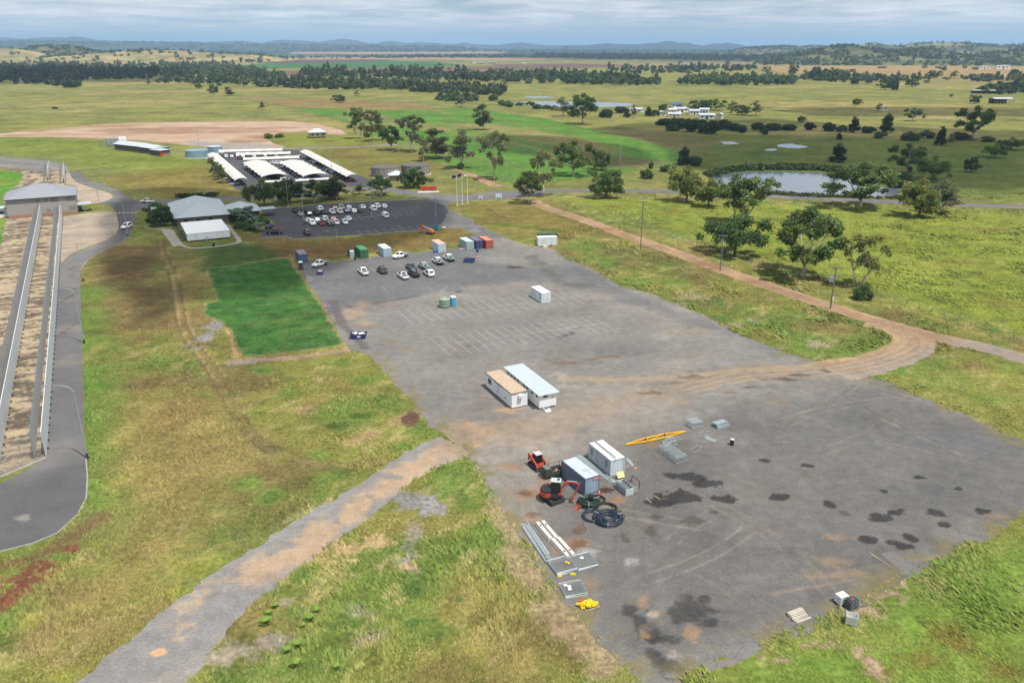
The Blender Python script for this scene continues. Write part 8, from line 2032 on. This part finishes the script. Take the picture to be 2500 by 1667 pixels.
for k, (x, y, s) in enumerate(((586, 545, 1.35), (602, 552, 1.2), (597, 536, 1.3), (618, 556, 1.0), (634, 566, .9), (578, 538, 1.1))):
 o = thing('palm_tree', f'grey-green feather palm, {ORD[k]} of six in the garden by the visitor building', 'palm', G(x, y), k, 'palms by the visitor building'); o.scale = (s, s, s); link('trunk', tkm, o); link('crown', frm, o, (0, 0, 2.6))
def tank(px, r, h, m, label, roofm, ribs=0):
 o = thing('storage_tank', label, 'tank', G(*px)); lathe([(r, 0), (r, h)], 36).build('wall', m, o); lathe([(r + .08, h), (r + .08, h + .12), (r * .5, h + .3), (.05, h + .4)], 36).build('roof', roofm, o); MB().cyl((0, 0, -.05), (0, 0, .04), r + .6, n=36).build('base_slab', M_CONCR, o)
 for k in range(ribs): a = k * 2 * math.pi / ribs; MB().box(r, r + .1, -.12, .12, 0, h).build('pilaster', m, o, None, False, None, a)
 return o
M_CT = mat('stained_concrete', (0.25, 0.235, 0.215), .9, var=.3, scale=.8, streak=True); M_BT = mat('blue_steel_tank', (0.24, 0.36, 0.43), .45, .3, var=.1, streak=True)
tank((943, 430), 6.9, 4.3, M_CT, 'round stained concrete tank, left one of two', mat('dark_tank_roof', (.11, .105, .095), .9, var=.3), 24); tank((1015, 424.5), 6.8, 4.3, M_CT, 'round stained concrete tank, right one of two', MATS['dark_tank_roof'], 24)
tank((482, 384), 6.2, 3.8, M_BT, 'wide blue steel tank beside the plant shed', MATS['blue_steel_tank']); tank((525.5, 373), 4.2, 3.6, M_BT, 'smaller blue steel tank behind the wide one', M_ROOFL)
ph = thing('pump_house', 'small pump house with pale hipped roof between the concrete tanks', 'building', G(952, 444), R(12)); walls(ph, 6.6, 5.5, 2.8, mat('pump_brick', (.26, .22, .19), .85)); hip(ph, 6.6, 5.5, 2.82, 1.7, .7, M_ROOFL); MB().box(3, 3.9, -.03, -.003, 0, 2.1).build('door', M_STEELD, ph)
sh = thing('plant_shed', 'long dark plant shed with white roof and red doorway', 'building', G(281, 366), R(-33)); walls(sh, 40, 9, 3.4, M_DKW); MB().box(0, 40, -.03, -.003, 0, .6).build('plinth', M_BRICK, sh); hip(sh, 26, 9, 3.45, 1.6, .7, M_ROOFL, gable=True)
s2 = link('middle_bay', None, sh, (26.75, -.8, 0)); MB().add([(0, -.7, 3.5), (14, -.7, 3.3), (14, 10, 3.3), (0, 10, 3.5), (0, 4.5, 5.0), (14, 4.5, 4.6)], [(0, 1, 5, 4), (2, 3, 4, 5), (1, 2, 5), (3, 0, 4)]).build('bay_roof', M_ROOFL, s2)
s3 = link('front_bay', None, sh, (40.05, -3.2, 0)); MB().box(0, 9, 0, 6, 0, 3.0).build('bay_wall', M_DKW, s3); MB().box(-.5, 9.5, -.6, 6.5, 3.02, 3.2).build('bay_roof', M_ROOFL, s3); MB().box(9.004, 9.06, .1, 1.3, 0, 2.6).box(7.9, 9.0, -.06, -.004, 0, 2.6).build('door', mat('door_red', (.5, .03, .02), .5), s3); MB().box(9.004, 9.04, 1.5, 5.9, 0, 1.0).build('plinth', M_BRICK, s3)
for k in range(5):
 o = thing('plant_vessel', f'{"dark" if k < 3 else "white"} upright plant vessel, {ORD[k]} from the left behind the plant shed', 'tank', G(267 + k * 9.5, 357 - k * .6), 0, 'plant vessels'); lathe([(1.4, .4), (1.4, 4.6), (.5, 5.1)], 16).build('shell', M_STEEL if k < 3 else M_WHITE, o)
 for a in range(3): MB().cyl((1.1 * math.cos(a * 2.1), 1.1 * math.sin(a * 2.1), 0), (1.1 * math.cos(a * 2.1), 1.1 * math.sin(a * 2.1), .5), .08, n=5).build('leg', M_STEELD, o)
run('mesh_fence', 'mesh fence around the plant vessels left of the plant shed', G(243, 360), G(281, 364), FP, 'fence')
ho = thing('house', 'raised timber house with pale grey hipped roof beside the bare field', 'house', G(757, 338), R(22)); walls(ho, 11, 8, 3.6, M_CREAM, .15, .9); hip(ho, 11, 8, 3.62, 2.2, .8, M_ROOFL)
for x in (.2, 3.5, 7, 10.4):
 for y in (.3, 7.4): MB().box(x, x + .3, y, y + .3, 0, .9).build('stump', M_TIMBER, ho)
for x in (1, 4.4, 8): window_x(ho, -.002, x, x + 1.5, 1.6, 2.9)
# ------------------------------------------------------------------ shade sails
M_SAIL = mat('white_sail', (0.50, 0.495, 0.47), .85, var=.05)
def sail(a, b, wd, n, label, h=2.7, rise=1.1, one=False):
 A, B = G(*a, h), G(*b, h); d = B - A; l = d.length / n; rz = math.atan2(d.y, d.x)
 o = thing('shade_sail', label, 'shade sail', (A.x, A.y, 0), rz)
 g = 9; vs_ = []; fs = []
 for i in range(g):
  for j in range(g):
   s = i / (g - 1); t = j / (g - 1) * 2 - 1; inn = 1 - .10 * math.sin(math.pi * s)
   vs_.append((s * l, t * wd / 2 * inn, h + rise * math.cos(t * math.pi / 2 * .95) - .22 * math.sin(math.pi * s) * (1 - t * t) - .1))
 for i in range(g - 1):
  for j in range(g - 1): fs.append((i * g + j, (i + 1) * g + j, (i + 1) * g + j + 1, i * g + j + 1))
 fm = MB().add(vs_, fs).mesh('fabric', M_SAIL, True)
 hoop = MB().tube([(0, t / 4 * wd / 2, h + rise * math.cos(t / 4 * math.pi / 2 * .95) - .17) for t in range(-4, 5)], .05, 5).mesh('hoop', M_STEEL); pm = MB().cyl((0, 0, 0), (0, 0, h - .05), .09, n=7).mesh('post', M_STEEL)
 for i in range(n): link('fabric', fm, o, (i * l, 0, 0))
 for i in range(n + 1):
  link('hoop', hoop, o, (i * l, 0, 0))
  if i % 2 == 0:
   for y in ((wd / 2 - .1, -wd / 2 + .1) if not one else (0,)): link('post', pm, o, (i * l, y, 0))
sail((519, 377), (590, 440), 6.2, 13, 'long narrow white shade sail on the left of the staff car park', one=True); sail((622, 396), (672, 430), 12.5, 6, 'wide white shade sail in the middle, left one of two'); sail((712, 395), (772, 429), 12.5, 6, 'wide white shade sail in the middle, right one of two'); sail((745, 370), (862, 431), 6.2, 13, 'long white shade sail on the right of the staff car park', one=True)
sail((535, 370), (690, 366), 6, 5, 'white cross sail at the very back'); sail((578, 377), (710, 374), 7, 5, 'white cross sail, second from the back'); sail((594, 389), (730, 384), 7, 5, 'white cross sail nearest the two wide sails')
for (a, b, lab) in (((646, 446), (692, 444), 'low white awning in front of the left wide sail'), ((722, 443), (810, 438), 'low white awning in front of the right wide sail')):
 A, B = G(*a, 2.2), G(*b, 2.2); d = B - A; o = thing('awning', lab, 'awning', (A.x, A.y, 0), math.atan2(d.y, d.x)); MB().hexa([(0, 0, 2.2), (d.length, 0, 2.2), (d.length, 2.5, 2.6), (0, 2.5, 2.6), (0, 0, 2.3), (d.length, 0, 2.3), (d.length, 2.5, 2.7), (0, 2.5, 2.7)]).build('fabric', M_SAIL, o)
 for x in (.2, d.length / 2, d.length - .3): MB().cyl((x, 1.2, 0), (x, 1.2, 2.35), .06, n=6).build('post', M_STEEL, o)
# ------------------------------------------------------------------ poles, flags, signs
M_POLE = mat('pole_grey', (0.36, 0.38, 0.38), .5, .3)
def lamp(base, h, reach, ang, label, dbl=False):
 o = thing('light_pole', label, 'light pole', G(*base), ang); MB().tube([(0, 0, 0), (0, 0, h * .5), (0, 0, h - 1)], [.13, .1, .07], 8).build('pole', M_POLE, o); MB().cyl((0, 0, 0), (0, 0, .9), .2, n=8).box(-.3, .3, -.3, .3, 0, .12).build('base', M_STEELD, o)
 for s in ((1, -1) if dbl else (1,)):
  MB().tube([(0, 0, h - 1), (s * reach * .15, 0, h - .35), (s * reach * .45, 0, h - .05), (s * reach, 0, h)], [.06, .055, .05, .045], 6).build('arm', M_POLE, o); MB().box(min(s * reach, s * (reach + .7)), max(s * reach, s * (reach + .7)), -.14, .14, h - .06, h + .07).build('lamp_head', M_STEEL, o)
for b, h, r_, a, lab in (((214, 1119), 12, 3.6, R(185), 'curved light pole nearest the camera on the left verge'), ((206, 838), 12, 3.6, R(185), 'curved light pole, second from the near corner on the left verge'), ((204, 687), 11.5, 3.6, R(185), 'curved light pole where the perimeter road bends'), ((313, 578), 11.5, 3.5, R(185), 'curved light pole beside the white four-wheel drive'), ((353, 497), 11, 3, R(200), 'curved light pole at the gate crossing'),
      ((743, 549), 10.6, 1.6, R(10), 'twin-headed light pole among the parked cars, left one'), ((908, 538), 10.4, 1.4, R(10), 'twin-headed light pole among the empty bays'), ((910, 485), 9.5, 2, R(190), 'curved light pole on the verge behind the car park')):
 lamp(b, h, r_, a, lab, 'twin' in lab)
def pole(base, top, label, r=.07, name='light_pole', head=True):
 h = HT(base, top); o = thing(name, label, 'pole', G(*base)); MB().tube([(0, 0, 0), (0, 0, h)], [r * 1.4, r], 7).build('shaft', M_POLE, o); MB().box(-.2, .2, -.2, .2, 0, .15).build('base', M_CONCR, o)
 if head: MB().box(-.35, .35, -.1, .1, h, h + .12).build('lamp_head', M_STEEL, o)
for b, t, lab in (((254, 449), 400, 'straight pole on the slope left of the compound road bend'), ((242, 495), 416, 'straight pole on the far concrete apron'), ((1064, 528), 455, 'tall pole at the end of the car park'), ((704, 505), 436, 'tall pole in front of the tree row'), ((986, 488), 434, 'tall pole on the verge before the pump house'), ((1235, 489), 390, 'tall thin pole beside the sign board at the junction'), ((487, 361), 306, 'tall mast behind the blue steel tanks'), ((822, 580), 561, 'short post on the front kerb of the car park'), ((812, 438), 372, 'thin pole beside the right-hand sail'), ((501, 480), 400, 'thin mast behind the visitor building'), ((85, 425), 382, 'pole on the compound back court, right one'), ((70, 424), 390, 'camera pole on the compound back court'), ((190, 411), 352, 'thin mast behind the compound wall corner'), ((851, 493), 470, 'low lamp post on the back kerb of the car park'), ((1572, 463), 440, 'white guide post beside the sealed road')):
 pole(b, t, lab)
for b, lab in (((22, 576), 'short leaning pole inside the compound before the gatehouse'), ((5, 575), 'pole at the left edge inside the compound')): pole(b, b[1] - 62, lab)
for k, (b, t, c, lab) in enumerate((((1116, 503), 425, (.02, .03, .16), 'flagpole with dark blue flag, left one of three'), ((1129, 500), 422, (.02, .03, .14), 'flagpole with dark blue and red flag, middle one of three'), ((1141.7, 496), 420, (.75, .74, .72), 'flagpole with white and red flag, right one of three'))):
 h = HT(b, t); o = thing('flagpole', lab, 'flagpole', G(*b)); MB().tube([(0, 0, 0), (0, 0, h)], [.12, .05], 8).build('pole', M_WHITE, o); MB().cyl((0, 0, 0), (0, 0, .2), .3, n=10).build('base', M_CONCR, o)
 fl = MB(); g = 7
 for i in range(g): fl.v += [(-.06 - i * .27, .12 * math.sin(i * 1.3), h - .2 - .09 * i - (.3 * i if k == 2 else 0) * .6), (-.06 - i * .27, .12 * math.sin(i * 1.3 + .4), h - 1.2 - .14 * i)]
 fl.f = [(2 * i, 2 * i + 2, 2 * i + 3, 2 * i + 1) for i in range(g - 1)]; fl.mi = [0] * (g - 1); f_ = fl.build('flag', M_PLAINM, o, c); MB().box(-.75, -.12, -.02, .16, h - .62, h - .3).build('canton', M_PLAINM, f_, (.45, .06, .08) if k else (.5, .5, .55))
M_PWD = mat('power_pole_timber', (.16, .17, .15), .9, var=.2)
for b, t, lab, tr2 in (((2027, 754), 651, 'timber power pole with transformer beside the dirt road', True), ((1758, 662), 574, 'timber power pole in the middle, before the wide low tree', False), ((1564, 608), 490, 'tall timber power pole right of the white container', False)):
 h = HT(b, t); o = thing('power_pole', lab, 'power pole', G(*b), R(-15)); MB().tube([(0, 0, -.2), (0, 0, h)], [.19, .13], 9).build('pole', M_PWD, o)
 for z in ((h - .3, h - 2.0) if tr2 else (h - .3,)):
  cr = MB().box(-1.15, 1.15, -.2, -.08, z - .07, z + .07).build('cross_arm', M_PWD, o)
  for x in (-1.0, -.4, .4, 1.0): MB().cyl((x, -.14, z + .071), (x, -.14, z + .3), .05, n=6).build('insulator', M_WHITE, cr)
  for s in (-1, 1): MB().cyl((0, -.14, z - .8), (s * .7, -.14, z - .08), .025, n=4).build('brace', M_STEEL, cr)
 if tr2:
  tf = MB().box(-1.25, -.35, -.75, -.15, h - 3.6, h - 2.4).build('transformer', M_STEEL, o)
  for k in range(5): MB().cyl((-1.15 + k * .17, -.45, h - 3.9), (-1.15 + k * .17, -.45, h - 3.601), .04, n=5).build('bushing', M_STEELD, tf)
  MB().box(.12, .45, -.3, .0, 2.0, 2.9).build('meter_box', M_WHITE, o)
def board(px, w, h, z, col, label, rz=R(10), posts=True):
 o = thing('sign_board', label, 'sign', G(*px), rz); MB().box(0, w, 0, .08, z, z + h).build('board', M_PLAIN, o, col); MB().box(.1, w - .1, -.012, -.002, z + .12, z + h - .15).build('face', M_PLAIN, o, tuple(min(1, c * 1.25) for c in col))
 for x in (-.1, w + .002): MB().box(x, x + .1, 0, .1, 0, z + h).build('post', M_WHITE, o)
board((1211, 489), 2.2, 1.7, 1.0, (.38, .50, .60), 'white-posted pale blue sign board at the junction'); board((1169, 489), 1.4, .9, .8, (.35, .45, .56), 'small pale blue sign near the flagpoles'); board((369, 515), 2.2, .9, .5, (.55, .58, .60), 'white sign board before the visitor building'); board((635, 476), .6, .7, 1.7, (.5, .6, .68), 'small road sign on the road behind the visitor building')
for k, (x, lab) in enumerate(((1027, 'red road barrier board, left one of two beside the road'), (1047, 'red road barrier board, right one of two beside the road'))):
 o = thing('barrier_board', lab, 'barrier', G(x, 466.5), R(8)); MB().box(0, 3.3, 0, .5, .3, 1.9).build('board', M_PLAIN, o, (.55, .05, .03)); MB().box(.3, 3.0, -.012, -.002, .8, 1.4).build('slot', M_PLAIN, o, (.38, .05, .03))
 for x2 in (.2, 2.9): MB().box(x2, x2 + .2, -.1, .6, 0, .299).build('foot', M_CONCR, o)
o = thing('barrier_slab', 'white concrete slab under the two red barrier boards', 'slab', G(1020, 471), R(8)); MB().box(0, 9, 0, 1.6, 0, .28, .1, .1).build('slab', M_CONCR, o)
M_ORG = mat('lift_orange', (.70, .12, .02), .45, var=.06)
bl = thing('boom_lift', 'orange boom lift folded up on the dry verge', 'boom lift', G(1051, 572), R(140)); MB().box(-1.2, 1.2, -.75, .75, .4, .75).build('chassis', M_STEELD, bl)
for x in (-.85, .85):
 for y in (-.85, .6): MB().cyl((x, y, .4), (x, y + .25, .4), .4, n=12).build('wheel', M_BLACK, bl)
MB().box(-1.3, .9, -.7, .7, .76, 1.55, .12, .1).build('turntable', M_ORG, bl); MB().tube([(-.9, 0, 1.7), (1.2, 0, 1.85), (3.2, 0, 2.2)], .16, 4).build('boom', M_CONCR, bl); MB().tube([(3.0, .1, 2.1), (3.6, .1, 1.2), (3.9, .1, .8)], .12, 4).build('jib', M_ORG, bl)
mb = MB()
for (a, b) in (((3.7, -.8), (3.7, .9)), ((4.6, -.8), (4.6, .9)), ((3.7, -.8), (4.6, -.8)), ((3.7, .9), (4.6, .9))):
 for z in (.5, 1.0, 1.5): mb.cyl((*a, z), (*b, z), .04, n=5)
 mb.cyl((*a, .4), (*a, 1.5), .04, n=5); mb.cyl((*b, .4), (*b, 1.5), .04, n=5)
mb.box(3.7, 4.6, -.8, .9, .38, .44); mb.build('basket', M_ORG, bl); MB().box(3.5, 3.68, -.4, .5, 1.2, 2.6).build('riser', M_ORG, bl)
# ------------------------------------------------------------------ paddock fences
fpm = MB().box(-.07, .07, -.07, .07, -.1, 1.25).mesh('fence_post', M_TIMBER)
def paddock(pts, n, label):
 P = spline(NP(*pts), 8); o = thing('paddock_fence', label, 'fence'); L = [0]
 for a, b in zip(P[:-1], P[1:]): L.append(L[-1] + (b - a).length)
 xs = [p.x for p in P]; ys = [p.y for p in P]
 for i in range(n):
  s = L[-1] * i / (n - 1); link('fence_post', fpm, o, (float(np.interp(s, L, xs)), float(np.interp(s, L, ys)), 0))
 for z in (.5, .85, 1.15): MB().tube([p + Vector((0, 0, z)) for p in P], .012, 3).build('wire', M_STEEL, o)
paddock(((1330, 488), (1500, 520), (1640, 578), (1800, 628), (1960, 676), (2130, 718), (2300, 770), (2440, 818), (2600, 866)), 60, 'post and wire fence along the bright paddock right of the dirt road'); paddock(((1340, 478), (1560, 486), (1800, 494), (2060, 508), (2300, 517), (2500, 522)), 46, 'post and wire fence below the sealed road')
paddock(((985, 352), (1060, 378), (1130, 402), (1230, 437), (1300, 450)), 40, 'post and wire fence between red track and green crop'); paddock(((540, 222), (610, 244), (700, 266), (800, 290), (880, 318)), 30, 'post and wire fence left of the crop field')
# ------------------------------------------------------------------ farm buildings further out
def barn(a, b, dep, h, label, roof=M_ROOFL, wall=M_WHITE, rise=1.2, open_=False, z0=0.0):
 A, B = G(*a), G(*b); d = B - A; o = thing('farm_building', label, 'building', A, math.atan2(d.y, d.x)); w = d.length
 if open_:
  for i in range(7):
   for y in (.2, dep - .4): MB().box(w * i / 6 - (.2 if i else 0), w * i / 6 + (.2 if i < 6 else .4), y, y + .25, 0, h).build('post', M_TIMBER, o)
  MB().box(0, w, dep - .2, dep, 0, h).build('wall', M_DKW, o)
 else:
  walls(o, w, dep, h, wall); MB().box(w * .4, w * .55, -.04, -.003, 0, h * .7).build('door', M_STEELD, o)
  for f in (.1, .7): MB().box(w * f, w * (f + .12), -.04, -.003, h * .35, h * .75).build('window', M_GLASS, o)
 hip(o, w, dep, h + .01, rise, .6, roof, gable=True)
for i, (a, b, dep, h) in enumerate((((1612, 283), (1626, 283), 7, 3), ((1632, 286), (1662, 286.5), 5, 2.6), ((1634, 277), (1652, 276.5), 7, 3), ((1650, 275), (1682, 274), 8, 3.2), ((1684, 280), (1708, 280), 7, 3.2), ((1708, 277), (1730, 277.5), 8, 3.4), ((1708, 291), (1745, 291), 7, 3.2), ((1749, 290), (1762, 290.5), 5, 3.4), ((1683, 272), (1702, 271.5), 7, 3), ((1538, 274), (1566, 275), 6, 2.8))):
 barn(a, b, dep, h, f'white farm building, {ORD[i]} of ten in the cluster below the lagoon', wall=M_WHITE)
barn((1640, 262), (1668, 262), 6, 3, 'blue-roofed farm shed behind the white cluster', mat('blue_roof', (.04, .12, .28), .5)); barn((2374, 229), (2444, 230), 9, 4, 'very long low shed with white roof at the right', open_=True, rise=.6); barn((2428, 254), (2472, 254), 12, 5, 'open dark cattle shed with pale roof at the right edge', wall=M_DKW, open_=True)
for i, (a, b, dep, h, c) in enumerate((((2392, 169), (2416, 169), 14, 6, 'low homestead'), ((2434, 169), (2466, 169), 16, 8, 'round-roofed hall'), ((1154, 155.5), (1161, 155.5), 14, 10, 'tall white grain store'), ((1165, 157), (1186, 157), 25, 4.5, 'grain shed, left one'), ((1192, 156), (1212, 156), 25, 4.5, 'grain shed, right one'), ((1276, 158), (1284, 158), 10, 5, 'tiny white shed on the ploughed field'), ((588, 150), (606, 150), 14, 6, 'white shed at the end of the straw hill'), ((612, 136), (622, 136), 12, 5, 'pale shed among the far left trees'), ((948, 127.5), (959, 127.5), 12, 5, 'far white glasshouse on the plain'), ((1668, 158), (1676, 158), 12, 6, 'far white house right of centre'), ((1698, 158.5), (1704, 158.5), 12, 6, 'second far white house right of centre'), ((2157, 271), (2167, 271), 5, 3, 'tiny pale hut in the right paddock'))):
 barn(a, b, dep, h, c + ' in the far farmland' if i not in (7, 11) else c, wall=M_MASON if i in (3, 4) else M_WHITE)
for k, (px, t) in enumerate(((2268, 92), (2278, 91))):
 o = thing('radio_mast', ('thin radio mast on the ridge, left one', 'thin radio mast on the ridge, right one')[k], 'mast', (((px - 1250) / FPX) * 4350, 4600, 60)); MB().tube([(0, 0, 0), (0, 0, 50)], [.9, .35], 5).build('lattice', M_STEEL, o); MB().box(-1.2, 1.2, -.3, .3, 44, 46).build('antenna', M_STEEL, o)
# ------------------------------------------------------------------ the guard at the gate
def person(loc, rz):
 o = thing('person', 'person in yellow high-visibility shirt and dark trousers walking by the gatehouse', 'person', loc, rz)
 J = [(0, 0, .95), (0, 0, 1.2), (0, 0, 1.42), (0, 0, 1.52), (.02, 0, 1.66), (0, .18, 1.4), (.1, .26, 1.15), (.25, .24, .95), (0, -.18, 1.4), (-.12, -.26, 1.15), (-.1, -.27, .9), (0, .09, .9), (.18, .1, .5), (.12, .1, .06), (.26, .1, .03), (0, -.09, .9), (-.12, -.1, .5), (-.32, -.1, .1), (-.2, -.1, .03)]
 E = [(0, 1), (1, 2), (2, 3), (3, 4), (2, 5), (5, 6), (6, 7), (2, 8), (8, 9), (9, 10), (0, 11), (11, 12), (12, 13), (13, 14), (0, 15), (15, 16), (16, 17), (17, 18)]
 rad = [.15, .15, .16, .06, .11, .075, .05, .04, .075, .05, .04, .1, .07, .05, .04, .1, .07, .05, .04]
 me = bpy.data.meshes.new('body'); me.from_pydata(J, E, []); b = link('body', me, o); m = b.modifiers.new('skin', 'SKIN')
 for v, r in zip(me.skin_vertices[0].data, rad): v.radius = (r, r)
 me.skin_vertices[0].data[0].use_root = True; b.modifiers.new('sub', 'SUBSURF').levels = 1
 dg = bpy.context.evaluated_depsgraph_get(); m2 = bpy.data.meshes.new_from_object(b.evaluated_get(dg)); b.modifiers.clear(); b.data = m2
 for c in ((.03, .035, .06), (.62, .66, .05), (.35, .2, .14)): m2.materials.append(mat(f'cloth_{c[0]}', c, .8))
 for f in m2.polygons: z = f.center.z; f.material_index = 0 if z < .98 else (2 if z > 1.5 or (abs(f.center.y) > .22 and z < 1.15) else 1)
person(G(224, 514), R(200))
# ------------------------------------------------------------------ the air
M_HAZE = newmat('haze')
_o = nd(M_HAZE, 'ShaderNodeOutputMaterial'); _v = nd(M_HAZE, 'ShaderNodeVolumePrincipled')
_v.inputs['Color'].default_value = (0.46, 0.70, 1.0, 1); _v.inputs['Density'].default_value = 7.2e-5; _v.inputs['Anisotropy'].default_value = 0.1
lk(M_HAZE, _v.outputs[0], _o.inputs['Volume'])
tag(MB().box(-61000, 61000, -61000, 61000, -3.0, 330.0).build('haze', M_HAZE), kind='stuff', label='thin blue haze over the whole plain', cat='haze')
